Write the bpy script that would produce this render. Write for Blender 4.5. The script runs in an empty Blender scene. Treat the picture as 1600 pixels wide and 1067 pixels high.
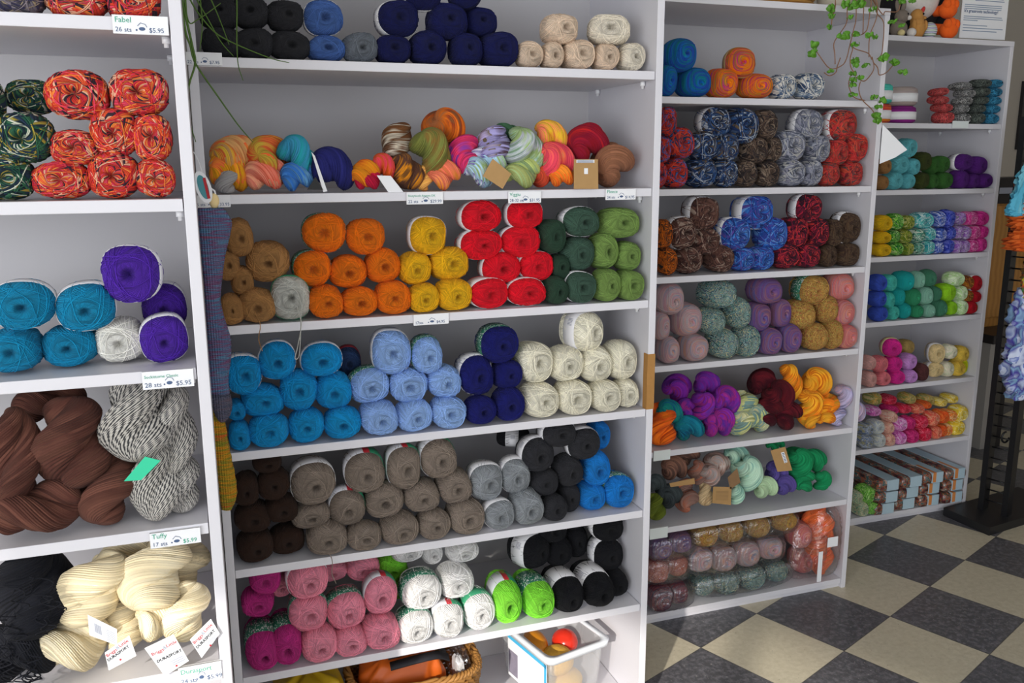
import bpy, math, random
import numpy as np
from mathutils import Vector, Matrix
random.seed(11); RNG = np.random.RandomState(7)
SC = bpy.context.scene
COL = SC.collection
PI = math.pi
# ------------------------------------------------------------------ data, in metres (x along the shelves, y into the wall, z up)
BALLS = [
 ('greysock','v','grey and purple sock-yarn yarn balls',[
  (-0.233,1.495,1.7001,0.0406,0.043,0.0288,0.02,'',0,'grey and purple sock-yarn yarn ball, top visible shelf of left-edge bookcase'),
 ]),
 ('redsock','v','red and orange sock-yarn yarn balls',[
  (-0.152,1.497,1.7007,0.0431,0.045,0.0294,0.03,'',0,'red and orange sock-yarn yarn ball, leftmost, top visible shelf of left-edge bookcase'),
  (-0.075,1.495,1.7005,0.0393,0.043,0.0292,0.04,'',0,'red and orange sock-yarn yarn ball, rightmost, top visible shelf of left-edge bookcase'),
 ]),
 ('greensock','v','dark green striped sock-yarn yarn balls',[
  (-0.272,1.497,1.4420,0.0404,0.045,0.0314,0.06,'',0,'dark green striped sock-yarn yarn ball, bottom row, second shelf of left-edge bookcase'),
  (-0.327,1.498,1.4832,0.0388,0.046,0.0346,0.03,'',0,'dark green striped sock-yarn yarn ball, second row leftmost, second shelf of left-edge bookcase'),
  (-0.241,1.501,1.5007,0.0411,0.049,0.0374,0.06,'',0,'dark green striped sock-yarn yarn ball, second row rightmost, second shelf of left-edge bookcase'),
  (-0.300,1.500,1.5510,0.0367,0.048,0.0406,-0.07,'',0,'dark green striped sock-yarn yarn ball, top row leftmost, second shelf of left-edge bookcase'),
  (-0.235,1.562,1.5635,0.0349,0.040,0.0262,-0.00,'',0,'dark green striped sock-yarn yarn ball, top row rightmost, second shelf of left-edge bookcase'),
 ]),
 ('redsock','v','red and orange sock-yarn yarn balls',[
  (-0.196,1.495,1.4385,0.0408,0.043,0.0281,0.06,'',0,'red and orange sock-yarn yarn ball, bottom row leftmost, second shelf of left-edge bookcase'),
  (-0.124,1.497,1.4448,0.0372,0.045,0.0341,0.02,'',0,'red and orange sock-yarn yarn ball, bottom row second from left, second shelf of left-edge bookcase'),
  (-0.065,1.492,1.4403,0.0297,0.040,0.0297,0.06,'',0,'red and orange sock-yarn yarn ball, bottom row rightmost, second shelf of left-edge bookcase'),
  (-0.173,1.492,1.4860,0.0334,0.040,0.0264,-0.05,'',0,'red and orange sock-yarn yarn ball, second row leftmost, second shelf of left-edge bookcase'),
  (-0.117,1.497,1.5089,0.0345,0.045,0.0369,-0.00,'',0,'red and orange sock-yarn yarn ball, second row second from left, second shelf of left-edge bookcase'),
  (-0.064,1.492,1.5014,0.0290,0.040,0.0351,-0.04,'',0,'red and orange sock-yarn yarn ball, second row rightmost, second shelf of left-edge bookcase'),
  (-0.163,1.502,1.5633,0.0438,0.050,0.0362,0.01,'',0,'red and orange sock-yarn yarn ball, top row leftmost, second shelf of left-edge bookcase'),
  (-0.078,1.500,1.5682,0.0428,0.048,0.0338,0.01,'',0,'red and orange sock-yarn yarn ball, top row rightmost, second shelf of left-edge bookcase'),
 ]),
 ('plum','p','dark plum yarn balls',[
  (-0.361,1.575,1.1806,0.0349,0.043,0.0343,-0.07,'',0,'dark plum yarn ball, third shelf of left-edge bookcase'),
 ]),
 ('teal','p','teal yarn balls',[
  (-0.289,1.512,1.1813,0.0393,0.046,0.0349,-0.04,'',0,'teal yarn ball, bottom row leftmost, third shelf of left-edge bookcase'),
  (-0.213,1.530,1.1787,0.0411,0.046,0.0324,-0.03,'',0,'teal yarn ball, bottom row rightmost, third shelf of left-edge bookcase'),
  (-0.268,1.504,1.2520,0.0456,0.052,0.0369,0.06,'white',0,'teal yarn ball, top row leftmost, third shelf of left-edge bookcase'),
  (-0.181,1.502,1.2448,0.0433,0.050,0.0373,0.04,'white',0,'teal yarn ball, top row rightmost, third shelf of left-edge bookcase'),
 ]),
 ('white','p','white yarn balls',[
  (-0.140,1.535,1.1820,0.0364,0.045,0.0356,-0.05,'',0,'white yarn ball, third shelf of left-edge bookcase'),
 ]),
 ('purple','p','purple yarn balls',[
  (-0.073,1.512,1.1846,0.0372,0.047,0.0381,0.04,'white',0,'purple yarn ball, bottom row, third shelf of left-edge bookcase'),
  (-0.111,1.507,1.2920,0.0426,0.055,0.0452,-0.05,'white',0,'purple yarn ball, top row leftmost, third shelf of left-edge bookcase'),
  (-0.072,1.600,1.2229,0.0362,0.048,0.0411,0.02,'white',0,'purple yarn ball, top row rightmost, third shelf of left-edge bookcase'),
 ]),
 ('charcoal','p','charcoal yarn balls',[
  (0.062,1.921,1.6954,0.0416,0.045,0.0304,-0.05,'',0,'charcoal yarn ball, bottom row leftmost, top shelf of central bookcase'),
  (0.123,1.920,1.6963,0.0391,0.044,0.0313,-0.07,'',0,'charcoal yarn ball, bottom row second from left, top shelf of central bookcase'),
  (0.192,1.920,1.6946,0.0407,0.044,0.0296,0.05,'',0,'charcoal yarn ball, bottom row rightmost, top shelf of central bookcase'),
  (0.059,1.919,1.7523,0.0393,0.043,0.0302,-0.04,'',0,'charcoal yarn ball, second row leftmost, top shelf of central bookcase'),
  (0.118,1.918,1.7561,0.0378,0.043,0.0306,-0.04,'',0,'charcoal yarn ball, second row second from left, top shelf of central bookcase'),
  (0.186,1.918,1.7518,0.0372,0.042,0.0300,0.07,'',0,'charcoal yarn ball, second row rightmost, top shelf of central bookcase'),
  (0.058,1.918,1.8116,0.0383,0.043,0.0302,0.05,'',0,'charcoal yarn ball, top row leftmost, top shelf of central bookcase'),
  (0.134,1.918,1.8140,0.0379,0.043,0.0306,-0.03,'',0,'charcoal yarn ball, top row rightmost, top shelf of central bookcase'),
 ]),
 ('denim','p','denim blue yarn balls',[
  (0.265,1.917,1.6906,0.0401,0.041,0.0258,0.06,'',0,'denim blue yarn ball, bottom row, top shelf of central bookcase'),
  (0.262,1.923,1.7520,0.0399,0.047,0.0361,0.01,'white',0,'denim blue yarn ball, top row, top shelf of central bookcase'),
 ]),
 ('midgrey','p','grey heather yarn balls',[
  (0.335,1.918,1.6960,0.0367,0.042,0.0311,0.02,'',0,'grey heather yarn ball, top shelf of central bookcase'),
 ]),
 ('navy','p','navy blue yarn balls',[
  (0.405,1.918,1.6944,0.0377,0.042,0.0294,-0.04,'',0,'navy blue yarn ball, bottom row leftmost, top shelf of central bookcase'),
  (0.481,1.923,1.7008,0.0402,0.047,0.0356,0.06,'',0,'navy blue yarn ball, bottom row second from left, top shelf of central bookcase'),
  (0.565,1.919,1.6998,0.0342,0.043,0.0346,0.03,'',0,'navy blue yarn ball, bottom row third from left, top shelf of central bookcase'),
  (0.641,1.926,1.7033,0.0432,0.051,0.0380,0.07,'',0,'navy blue yarn ball, bottom row rightmost, top shelf of central bookcase'),
  (0.417,1.927,1.7577,0.0439,0.051,0.0378,0.06,'white',0,'navy blue yarn ball, second row leftmost, top shelf of central bookcase'),
  (0.526,1.925,1.7569,0.0424,0.050,0.0371,-0.03,'',0,'navy blue yarn ball, second row second from left, top shelf of central bookcase'),
  (0.606,1.948,1.7626,0.0377,0.043,0.0308,-0.02,'',0,'navy blue yarn ball, second row rightmost, top shelf of central bookcase'),
  (0.473,1.919,1.8067,0.0391,0.044,0.0310,-0.05,'white',0,'navy blue yarn ball, top row leftmost, top shelf of central bookcase'),
  (0.565,1.916,1.8109,0.0339,0.040,0.0285,-0.05,'',0,'navy blue yarn ball, top row rightmost, top shelf of central bookcase'),
 ]),
 ('beige','p','beige yarn balls',[
  (0.712,1.916,1.6942,0.0292,0.040,0.0293,-0.06,'',0,'beige yarn ball, bottom row leftmost, top shelf of central bookcase'),
  (0.766,1.916,1.6945,0.0254,0.040,0.0296,-0.03,'',0,'beige yarn ball, bottom row second from left, top shelf of central bookcase'),
  (0.830,1.920,1.6983,0.0376,0.044,0.0332,0.01,'',0,'beige yarn ball, bottom row third from left, top shelf of central bookcase'),
  (0.898,1.916,1.6952,0.0303,0.040,0.0302,-0.07,'',0,'beige yarn ball, bottom row rightmost, top shelf of central bookcase'),
  (0.787,1.922,1.7524,0.0411,0.046,0.0328,0.02,'',0,'beige yarn ball, top row, top shelf of central bookcase'),
 ]),
 ('cream','p','cream yarn balls',[
  (0.963,1.916,1.6973,0.0306,0.040,0.0322,-0.02,'',0,'cream yarn ball, bottom row, top shelf of central bookcase'),
  (0.912,1.927,1.7565,0.0485,0.052,0.0341,-0.35,'',0,'cream yarn ball, top row, top shelf of central bookcase'),
 ]),
 ('tan','p','tan brown yarn balls',[
  (0.044,1.887,1.1640,0.0243,0.040,0.0295,0.04,'',0,'tan brown yarn ball, bottom row leftmost, third shelf of central bookcase'),
  (0.042,1.887,1.1660,0.0227,0.040,0.0314,-0.00,'',0,'tan brown yarn ball, bottom row second from left, third shelf of central bookcase'),
  (0.095,1.893,1.1700,0.0391,0.046,0.0352,-0.03,'',2,'tan brown yarn ball, bottom row rightmost, third shelf of central bookcase'),
  (0.043,1.916,1.2530,0.0242,0.040,0.0310,-0.00,'',0,'tan brown yarn ball, second row leftmost, third shelf of central bookcase'),
  (0.069,1.916,1.2188,0.0226,0.040,0.0312,0.03,'',0,'tan brown yarn ball, second row second from left, third shelf of central bookcase'),
  (0.124,1.930,1.2572,0.0456,0.055,0.0420,-0.06,'',0,'tan brown yarn ball, second row rightmost, third shelf of central bookcase'),
  (0.068,1.919,1.3100,0.0286,0.043,0.0407,0.07,'',0,'tan brown yarn ball, top row, third shelf of central bookcase'),
 ]),
 ('paleg','p','pale grey yarn balls',[
  (0.164,1.901,1.1816,0.0410,0.055,0.0463,-0.07,'green',1,'pale grey yarn ball, third shelf of central bookcase'),
 ]),
 ('orange','p','bright orange yarn balls',[
  (0.236,1.892,1.1700,0.0370,0.045,0.0352,0.03,'',0,'bright orange yarn ball, bottom row leftmost, third shelf of central bookcase'),
  (0.308,1.891,1.1660,0.0401,0.045,0.0314,0.05,'',0,'bright orange yarn ball, bottom row second from left, third shelf of central bookcase'),
  (0.383,1.893,1.1709,0.0387,0.047,0.0361,-0.07,'',0,'bright orange yarn ball, bottom row rightmost, third shelf of central bookcase'),
  (0.214,1.925,1.2401,0.0403,0.050,0.0394,0.04,'daisy',0,'bright orange yarn ball, second row leftmost, third shelf of central bookcase'),
  (0.291,1.924,1.2284,0.0416,0.048,0.0357,-0.02,'',0,'bright orange yarn ball, second row second from left, third shelf of central bookcase'),
  (0.368,1.924,1.2377,0.0388,0.048,0.0385,0.01,'',0,'bright orange yarn ball, second row rightmost, third shelf of central bookcase'),
  (0.245,1.932,1.3146,0.0467,0.056,0.0429,-0.07,'daisy',0,'bright orange yarn ball, top row leftmost, third shelf of central bookcase'),
  (0.333,1.927,1.3034,0.0434,0.051,0.0381,-0.06,'',0,'bright orange yarn ball, top row rightmost, third shelf of central bookcase'),
 ]),
 ('yellow','p','golden yellow yarn balls',[
  (0.451,1.888,1.1669,0.0344,0.042,0.0322,-0.04,'',0,'golden yellow yarn ball, bottom row leftmost, third shelf of central bookcase'),
  (0.521,1.894,1.1703,0.0398,0.047,0.0355,0.06,'',0,'golden yellow yarn ball, bottom row rightmost, third shelf of central bookcase'),
  (0.440,1.921,1.2303,0.0366,0.046,0.0362,-0.04,'',0,'golden yellow yarn ball, second row leftmost, third shelf of central bookcase'),
  (0.520,1.928,1.2366,0.0461,0.052,0.0371,0.04,'',0,'golden yellow yarn ball, second row rightmost, third shelf of central bookcase'),
  (0.471,1.929,1.3015,0.0427,0.053,0.0422,0.06,'white',0,'golden yellow yarn ball, top row, third shelf of central bookcase'),
 ]),
 ('red','p','bright red yarn balls',[
  (0.601,1.897,1.1698,0.0460,0.051,0.0350,0.06,'white',0,'bright red yarn ball, bottom row leftmost, third shelf of central bookcase'),
  (0.694,1.896,1.1673,0.0465,0.049,0.0326,-0.02,'white',0,'bright red yarn ball, bottom row rightmost, third shelf of central bookcase'),
  (0.643,1.928,1.2212,0.0476,0.053,0.0364,-0.02,'white',0,'bright red yarn ball, second row leftmost, third shelf of central bookcase'),
  (0.728,1.924,1.2232,0.0424,0.048,0.0350,0.00,'white',0,'bright red yarn ball, second row rightmost, third shelf of central bookcase'),
  (0.594,1.929,1.2772,0.0506,0.053,0.0342,0.04,'white',0,'bright red yarn ball, third row leftmost, third shelf of central bookcase'),
  (0.691,1.929,1.2812,0.0474,0.053,0.0376,-0.05,'white',0,'bright red yarn ball, third row rightmost, third shelf of central bookcase'),
  (0.595,1.928,1.3405,0.0487,0.053,0.0354,0.03,'white',0,'bright red yarn ball, top row leftmost, third shelf of central bookcase'),
  (0.700,1.924,1.3435,0.0455,0.049,0.0325,0.04,'white',0,'bright red yarn ball, top row rightmost, third shelf of central bookcase'),
 ]),
 ('dkgreen','p','dark forest green yarn balls',[
  (0.766,1.887,1.1676,0.0255,0.040,0.0329,0.05,'',0,'dark forest green yarn ball, bottom row, third shelf of central bookcase'),
  (0.787,1.916,1.2183,0.0221,0.040,0.0294,-0.06,'',0,'dark forest green yarn ball, second row, third shelf of central bookcase'),
  (0.768,1.918,1.2913,0.0296,0.043,0.0390,0.06,'',0,'dark forest green yarn ball, top row, third shelf of central bookcase'),
 ]),
 ('pine','p','grey-green yarn balls',[
  (0.829,1.894,1.1717,0.0389,0.047,0.0369,-0.06,'white',0,'grey-green yarn ball, bottom row, third shelf of central bookcase'),
  (0.836,1.925,1.2468,0.0386,0.049,0.0405,-0.02,'',0,'grey-green yarn ball, second row, third shelf of central bookcase'),
  (0.840,1.926,1.3218,0.0451,0.051,0.0358,0.02,'white',0,'grey-green yarn ball, top row, third shelf of central bookcase'),
 ]),
 ('sage','p','light moss green yarn balls',[
  (0.897,1.890,1.1732,0.0310,0.043,0.0383,0.06,'',0,'light moss green yarn ball, bottom row leftmost, third shelf of central bookcase'),
  (0.959,1.893,1.1698,0.0345,0.043,0.0350,-0.02,'',0,'light moss green yarn ball, bottom row rightmost, third shelf of central bookcase'),
  (0.903,1.923,1.2507,0.0330,0.047,0.0429,0.06,'',0,'light moss green yarn ball, second row leftmost, third shelf of central bookcase'),
  (0.963,1.916,1.2370,0.0308,0.041,0.0343,0.01,'',0,'light moss green yarn ball, second row rightmost, third shelf of central bookcase'),
  (0.944,1.928,1.3164,0.0485,0.053,0.0360,-0.03,'',0,'light moss green yarn ball, top row, third shelf of central bookcase'),
 ]),
 ('azure','p','azure blue yarn balls',[
  (0.042,1.890,0.8922,0.0225,0.040,0.0304,-0.03,'',0,'azure blue yarn ball, bottom row leftmost, fourth shelf of central bookcase'),
  (0.103,1.895,0.8963,0.0437,0.049,0.0343,-0.05,'',0,'azure blue yarn ball, bottom row second from left, fourth shelf of central bookcase'),
  (0.183,1.900,0.8978,0.0396,0.047,0.0357,-0.06,'',0,'azure blue yarn ball, bottom row third from left, fourth shelf of central bookcase'),
  (0.261,1.895,0.8967,0.0419,0.048,0.0346,-0.05,'',0,'azure blue yarn ball, bottom row rightmost, fourth shelf of central bookcase'),
  (0.039,1.916,0.9413,0.0197,0.040,0.0213,0.03,'',0,'azure blue yarn ball, second row leftmost, fourth shelf of central bookcase'),
  (0.095,1.925,0.9553,0.0443,0.049,0.0341,0.07,'',0,'azure blue yarn ball, second row second from left, fourth shelf of central bookcase'),
  (0.173,1.928,0.9726,0.0411,0.053,0.0436,-0.05,'',0,'azure blue yarn ball, second row third from left, fourth shelf of central bookcase'),
  (0.249,1.927,0.9642,0.0407,0.051,0.0409,-0.06,'',0,'azure blue yarn ball, second row rightmost, fourth shelf of central bookcase'),
  (0.058,1.926,1.0188,0.0384,0.051,0.0426,0.07,'white',0,'azure blue yarn ball, top row leftmost, fourth shelf of central bookcase'),
  (0.130,1.927,1.0428,0.0405,0.052,0.0421,0.00,'white',0,'azure blue yarn ball, top row second from left, fourth shelf of central bookcase'),
  (0.225,1.928,1.0371,0.0462,0.052,0.0374,-0.01,'white',0,'azure blue yarn ball, top row rightmost, fourth shelf of central bookcase'),
 ]),
 ('dimblue','p','dark slate blue yarn balls',[
  (0.298,2.017,1.0063,0.0291,0.041,0.0368,-0.04,'red',0,'dark slate blue yarn ball, fourth shelf of central bookcase'),
 ]),
 ('skyblue','p','pale sky blue yarn balls',[
  (0.343,1.897,0.8998,0.0424,0.050,0.0376,0.01,'',0,'pale sky blue yarn ball, bottom row leftmost, fourth shelf of central bookcase'),
  (0.423,1.895,0.8977,0.0410,0.048,0.0356,0.05,'',0,'pale sky blue yarn ball, bottom row second from left, fourth shelf of central bookcase'),
  (0.503,1.894,0.8968,0.0414,0.048,0.0347,-0.01,'',0,'pale sky blue yarn ball, bottom row rightmost, fourth shelf of central bookcase'),
  (0.329,1.929,0.9698,0.0449,0.053,0.0405,-0.01,'daisy',0,'pale sky blue yarn ball, second row leftmost, fourth shelf of central bookcase'),
  (0.418,1.927,0.9625,0.0449,0.052,0.0379,-0.06,'',0,'pale sky blue yarn ball, second row second from left, fourth shelf of central bookcase'),
  (0.501,1.924,0.9633,0.0392,0.048,0.0378,0.06,'',0,'pale sky blue yarn ball, second row rightmost, fourth shelf of central bookcase'),
  (0.382,1.935,1.0413,0.0444,0.059,0.0506,-0.07,'white',0,'pale sky blue yarn ball, top row leftmost, fourth shelf of central bookcase'),
  (0.462,1.925,1.0303,0.0354,0.049,0.0437,-0.00,'daisy',0,'pale sky blue yarn ball, top row rightmost, fourth shelf of central bookcase'),
 ]),
 ('indigo','p','dark navy yarn balls',[
  (0.580,1.890,0.8946,0.0369,0.043,0.0326,0.05,'',0,'dark navy yarn ball, bottom row leftmost, fourth shelf of central bookcase'),
  (0.652,1.895,0.9018,0.0372,0.048,0.0396,-0.05,'',0,'dark navy yarn ball, bottom row rightmost, fourth shelf of central bookcase'),
  (0.579,1.931,0.9721,0.0409,0.056,0.0485,0.03,'white',0,'dark navy yarn ball, second row leftmost, fourth shelf of central bookcase'),
  (0.655,1.919,0.9681,0.0354,0.043,0.0338,0.06,'',0,'dark navy yarn ball, second row rightmost, fourth shelf of central bookcase'),
  (0.637,1.932,1.0419,0.0467,0.057,0.0439,0.02,'daisy',0,'dark navy yarn ball, top row, fourth shelf of central bookcase'),
 ]),
 ('ivory','p','ivory white yarn balls',[
  (0.731,1.900,0.9033,0.0438,0.053,0.0410,0.04,'',0,'ivory white yarn ball, bottom row leftmost, fourth shelf of central bookcase'),
  (0.818,1.900,0.9023,0.0453,0.053,0.0400,-0.06,'',0,'ivory white yarn ball, bottom row second from left, fourth shelf of central bookcase'),
  (0.899,1.894,0.8991,0.0386,0.047,0.0370,-0.01,'',0,'ivory white yarn ball, bottom row third from left, fourth shelf of central bookcase'),
  (0.963,1.905,0.8974,0.0308,0.041,0.0353,-0.05,'',0,'ivory white yarn ball, bottom row rightmost, fourth shelf of central bookcase'),
  (0.727,1.932,0.9897,0.0427,0.056,0.0471,0.05,'',0,'ivory white yarn ball, second row leftmost, fourth shelf of central bookcase'),
  (0.809,1.929,0.9806,0.0429,0.053,0.0423,-0.03,'',0,'ivory white yarn ball, second row second from left, fourth shelf of central bookcase'),
  (0.887,1.929,0.9736,0.0399,0.053,0.0453,-0.01,'',0,'ivory white yarn ball, second row third from left, fourth shelf of central bookcase'),
  (0.956,1.928,0.9780,0.0376,0.053,0.0470,0.07,'',0,'ivory white yarn ball, second row rightmost, fourth shelf of central bookcase'),
  (0.855,1.932,1.0568,0.0418,0.056,0.0478,0.35,'white',0,'ivory white yarn ball, top row, fourth shelf of central bookcase'),
 ]),
 ('dkbrown','p','dark brown yarn balls',[
  (0.059,1.911,0.6297,0.0392,0.046,0.0345,0.07,'',0,'dark brown yarn ball, bottom row leftmost, fifth shelf of central bookcase'),
  (0.130,1.928,0.6267,0.0397,0.045,0.0317,-0.01,'',0,'dark brown yarn ball, bottom row rightmost, fifth shelf of central bookcase'),
  (0.059,1.920,0.6930,0.0390,0.045,0.0326,-0.00,'',0,'dark brown yarn ball, second row leftmost, fifth shelf of central bookcase'),
  (0.121,1.916,0.7061,0.0357,0.041,0.0293,0.03,'',0,'dark brown yarn ball, second row rightmost, fifth shelf of central bookcase'),
  (0.048,1.916,0.7608,0.0283,0.040,0.0361,-0.00,'',0,'dark brown yarn ball, third row leftmost, fifth shelf of central bookcase'),
  (0.107,1.919,0.7655,0.0350,0.044,0.0346,-0.03,'',0,'dark brown yarn ball, third row rightmost, fifth shelf of central bookcase'),
  (0.096,1.916,0.8175,0.0316,0.040,0.0200,-0.01,'',0,'dark brown yarn ball, top row, fifth shelf of central bookcase'),
 ]),
 ('taupe','p','taupe yarn balls',[
  (0.215,1.898,0.6308,0.0460,0.051,0.0356,-0.05,'',2,'taupe yarn ball, bottom row leftmost, fifth shelf of central bookcase'),
  (0.298,1.890,0.6238,0.0408,0.044,0.0289,-0.02,'',0,'taupe yarn ball, bottom row second from left, fifth shelf of central bookcase'),
  (0.381,1.895,0.6288,0.0442,0.049,0.0337,0.07,'',0,'taupe yarn ball, bottom row third from left, fifth shelf of central bookcase'),
  (0.462,1.892,0.6287,0.0387,0.045,0.0336,0.06,'',0,'taupe yarn ball, bottom row fourth from left, fifth shelf of central bookcase'),
  (0.542,1.899,0.6349,0.0441,0.052,0.0395,0.02,'',0,'taupe yarn ball, bottom row rightmost, fifth shelf of central bookcase'),
  (0.184,1.921,0.6802,0.0444,0.045,0.0279,-0.00,'',0,'taupe yarn ball, second row leftmost, fifth shelf of central bookcase'),
  (0.267,1.928,0.6879,0.0414,0.052,0.0424,-0.02,'italy',0,'taupe yarn ball, second row second from left, fifth shelf of central bookcase'),
  (0.354,1.930,0.6901,0.0463,0.054,0.0402,-0.06,'',0,'taupe yarn ball, second row third from left, fifth shelf of central bookcase'),
  (0.442,1.925,0.6904,0.0424,0.050,0.0369,-0.03,'',0,'taupe yarn ball, second row fourth from left, fifth shelf of central bookcase'),
  (0.522,1.927,0.7029,0.0408,0.051,0.0407,0.04,'',0,'taupe yarn ball, second row rightmost, fifth shelf of central bookcase'),
  (0.192,1.938,0.7541,0.0509,0.062,0.0485,0.05,'white',0,'taupe yarn ball, top row leftmost, fifth shelf of central bookcase'),
  (0.311,1.934,0.7661,0.0458,0.059,0.0482,-0.02,'italy',0,'taupe yarn ball, top row second from left, fifth shelf of central bookcase'),
  (0.401,1.933,0.7655,0.0409,0.057,0.0508,0.04,'italy',0,'taupe yarn ball, top row third from left, fifth shelf of central bookcase'),
  (0.484,1.933,0.7782,0.0433,0.057,0.0486,0.04,'italy',0,'taupe yarn ball, top row rightmost, fifth shelf of central bookcase'),
 ]),
 ('grey','p','medium grey yarn balls',[
  (0.622,1.893,0.6312,0.0380,0.046,0.0360,0.03,'white',0,'medium grey yarn ball, bottom row leftmost, fifth shelf of central bookcase'),
  (0.697,1.897,0.6380,0.0388,0.051,0.0425,0.02,'',0,'medium grey yarn ball, bottom row rightmost, fifth shelf of central bookcase'),
  (0.601,1.930,0.7053,0.0427,0.054,0.0442,0.04,'white',0,'medium grey yarn ball, top row leftmost, fifth shelf of central bookcase'),
  (0.675,1.925,0.7126,0.0364,0.050,0.0433,-0.02,'white',0,'medium grey yarn ball, top row rightmost, fifth shelf of central bookcase'),
 ]),
 ('charcoal','p','charcoal yarn balls',[
  (0.766,1.889,0.6272,0.0319,0.040,0.0322,0.03,'',0,'charcoal yarn ball, bottom row leftmost, fifth shelf of central bookcase'),
  (0.823,1.932,0.6324,0.0269,0.040,0.0372,-0.03,'',0,'charcoal yarn ball, bottom row rightmost, fifth shelf of central bookcase'),
  (0.750,1.918,0.6873,0.0347,0.042,0.0330,-0.00,'',0,'charcoal yarn ball, second row leftmost, fifth shelf of central bookcase'),
  (0.816,1.921,0.7074,0.0338,0.046,0.0390,0.04,'',0,'charcoal yarn ball, second row rightmost, fifth shelf of central bookcase'),
  (0.733,1.929,0.7584,0.0424,0.053,0.0428,0.03,'white',0,'charcoal yarn ball, third row leftmost, fifth shelf of central bookcase'),
  (0.856,1.927,0.7732,0.0428,0.051,0.0390,-0.03,'white',0,'charcoal yarn ball, third row rightmost, fifth shelf of central bookcase'),
  (0.787,1.923,0.8062,0.0444,0.047,0.0308,0.06,'white',0,'charcoal yarn ball, top row, fifth shelf of central bookcase'),
 ]),
 ('cobalt','p','bright blue yarn balls',[
  (0.881,1.924,0.6299,0.0353,0.044,0.0348,0.02,'',0,'bright blue yarn ball, bottom row leftmost, fifth shelf of central bookcase'),
  (0.952,1.925,0.6376,0.0418,0.052,0.0421,0.01,'daisy',0,'bright blue yarn ball, bottom row rightmost, fifth shelf of central bookcase'),
  (0.894,1.925,0.7030,0.0351,0.049,0.0439,-0.07,'',0,'bright blue yarn ball, second row, fifth shelf of central bookcase'),
  (0.924,1.976,0.7710,0.0271,0.040,0.0361,0.01,'',0,'bright blue yarn ball, top row, fifth shelf of central bookcase'),
 ]),
 ('black','p','black yarn balls',[
  (0.715,2.038,0.7684,0.0452,0.042,0.0222,1.20,'white',0,'black yarn ball, fifth shelf of central bookcase'),
 ]),
 ('magenta','p','magenta pink yarn balls',[
  (0.060,1.932,0.3779,0.0401,0.085,0.0416,0.02,'daisy',0,'magenta pink yarn ball, bottom row leftmost, sixth shelf of central bookcase'),
  (0.114,1.932,0.3819,0.0353,0.085,0.0454,-0.01,'daisy',0,'magenta pink yarn ball, bottom row rightmost, sixth shelf of central bookcase'),
  (0.057,1.957,0.4689,0.0370,0.041,0.0286,0.04,'',0,'magenta pink yarn ball, top row leftmost, sixth shelf of central bookcase'),
  (0.077,1.950,0.5295,0.0345,0.044,0.0363,0.02,'',0,'magenta pink yarn ball, top row rightmost, sixth shelf of central bookcase'),
 ]),
 ('pink','p','rose pink yarn balls',[
  (0.185,1.897,0.3740,0.0423,0.050,0.0379,0.04,'',0,'rose pink yarn ball, bottom row leftmost, sixth shelf of central bookcase'),
  (0.256,1.891,0.3687,0.0384,0.045,0.0329,-0.02,'',0,'rose pink yarn ball, bottom row second from left, sixth shelf of central bookcase'),
  (0.330,1.898,0.3750,0.0441,0.052,0.0389,0.02,'',0,'rose pink yarn ball, bottom row rightmost, sixth shelf of central bookcase'),
  (0.166,1.930,0.4413,0.0454,0.055,0.0423,0.03,'daisy',0,'rose pink yarn ball, second row leftmost, sixth shelf of central bookcase'),
  (0.253,1.931,0.4312,0.0460,0.056,0.0430,0.05,'daisy',0,'rose pink yarn ball, second row second from left, sixth shelf of central bookcase'),
  (0.336,1.929,0.4560,0.0402,0.054,0.0456,-0.02,'italy',0,'rose pink yarn ball, second row rightmost, sixth shelf of central bookcase'),
  (0.113,1.996,0.4846,0.0267,0.040,0.0245,0.05,'',0,'rose pink yarn ball, top row leftmost, sixth shelf of central bookcase'),
  (0.169,1.933,0.5249,0.0471,0.057,0.0445,0.05,'white',0,'rose pink yarn ball, top row second from left, sixth shelf of central bookcase'),
  (0.236,2.016,0.4918,0.0364,0.040,0.0232,0.03,'',0,'rose pink yarn ball, top row third from left, sixth shelf of central bookcase'),
  (0.311,2.021,0.4850,0.0408,0.045,0.0311,0.07,'',0,'rose pink yarn ball, top row rightmost, sixth shelf of central bookcase'),
 ]),
 ('lime','p','lime green yarn balls',[
  (0.393,2.046,0.4025,0.0265,0.040,0.0243,0.06,'',0,'lime green yarn ball, bottom row, behind the pink balls, sixth shelf of central bookcase'),
  (0.386,2.044,0.4605,0.0416,0.048,0.0351,0.00,'',0,'lime green yarn ball, top row, behind the pink balls, sixth shelf of central bookcase'),
 ]),
 ('brightwhite','p','bright white yarn balls',[
  (0.411,1.899,0.3761,0.0442,0.053,0.0399,0.00,'daisy',0,'bright white yarn ball, bottom row leftmost, sixth shelf of central bookcase'),
  (0.492,1.897,0.3775,0.0401,0.051,0.0413,-0.05,'italy',0,'bright white yarn ball, bottom row rightmost, sixth shelf of central bookcase'),
  (0.435,1.933,0.4462,0.0489,0.058,0.0434,0.05,'daisy',0,'bright white yarn ball, second row, sixth shelf of central bookcase'),
  (0.424,2.016,0.5120,0.0395,0.040,0.0239,0.06,'',0,'bright white yarn ball, top row leftmost, sixth shelf of central bookcase'),
  (0.486,2.016,0.4967,0.0263,0.040,0.0260,-0.00,'',0,'bright white yarn ball, top row rightmost, sixth shelf of central bookcase'),
 ]),
 ('brightwhite','p','bright white yarn balls',[
  (0.572,1.910,0.3818,0.0407,0.054,0.0454,0.03,'green',0,'bright white yarn ball, bottom row, beside the lime balls, sixth shelf of central bookcase'),
  (0.527,1.947,0.4473,0.0441,0.051,0.0382,0.03,'',0,'bright white yarn ball, second row, beside the lime balls, sixth shelf of central bookcase'),
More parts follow.
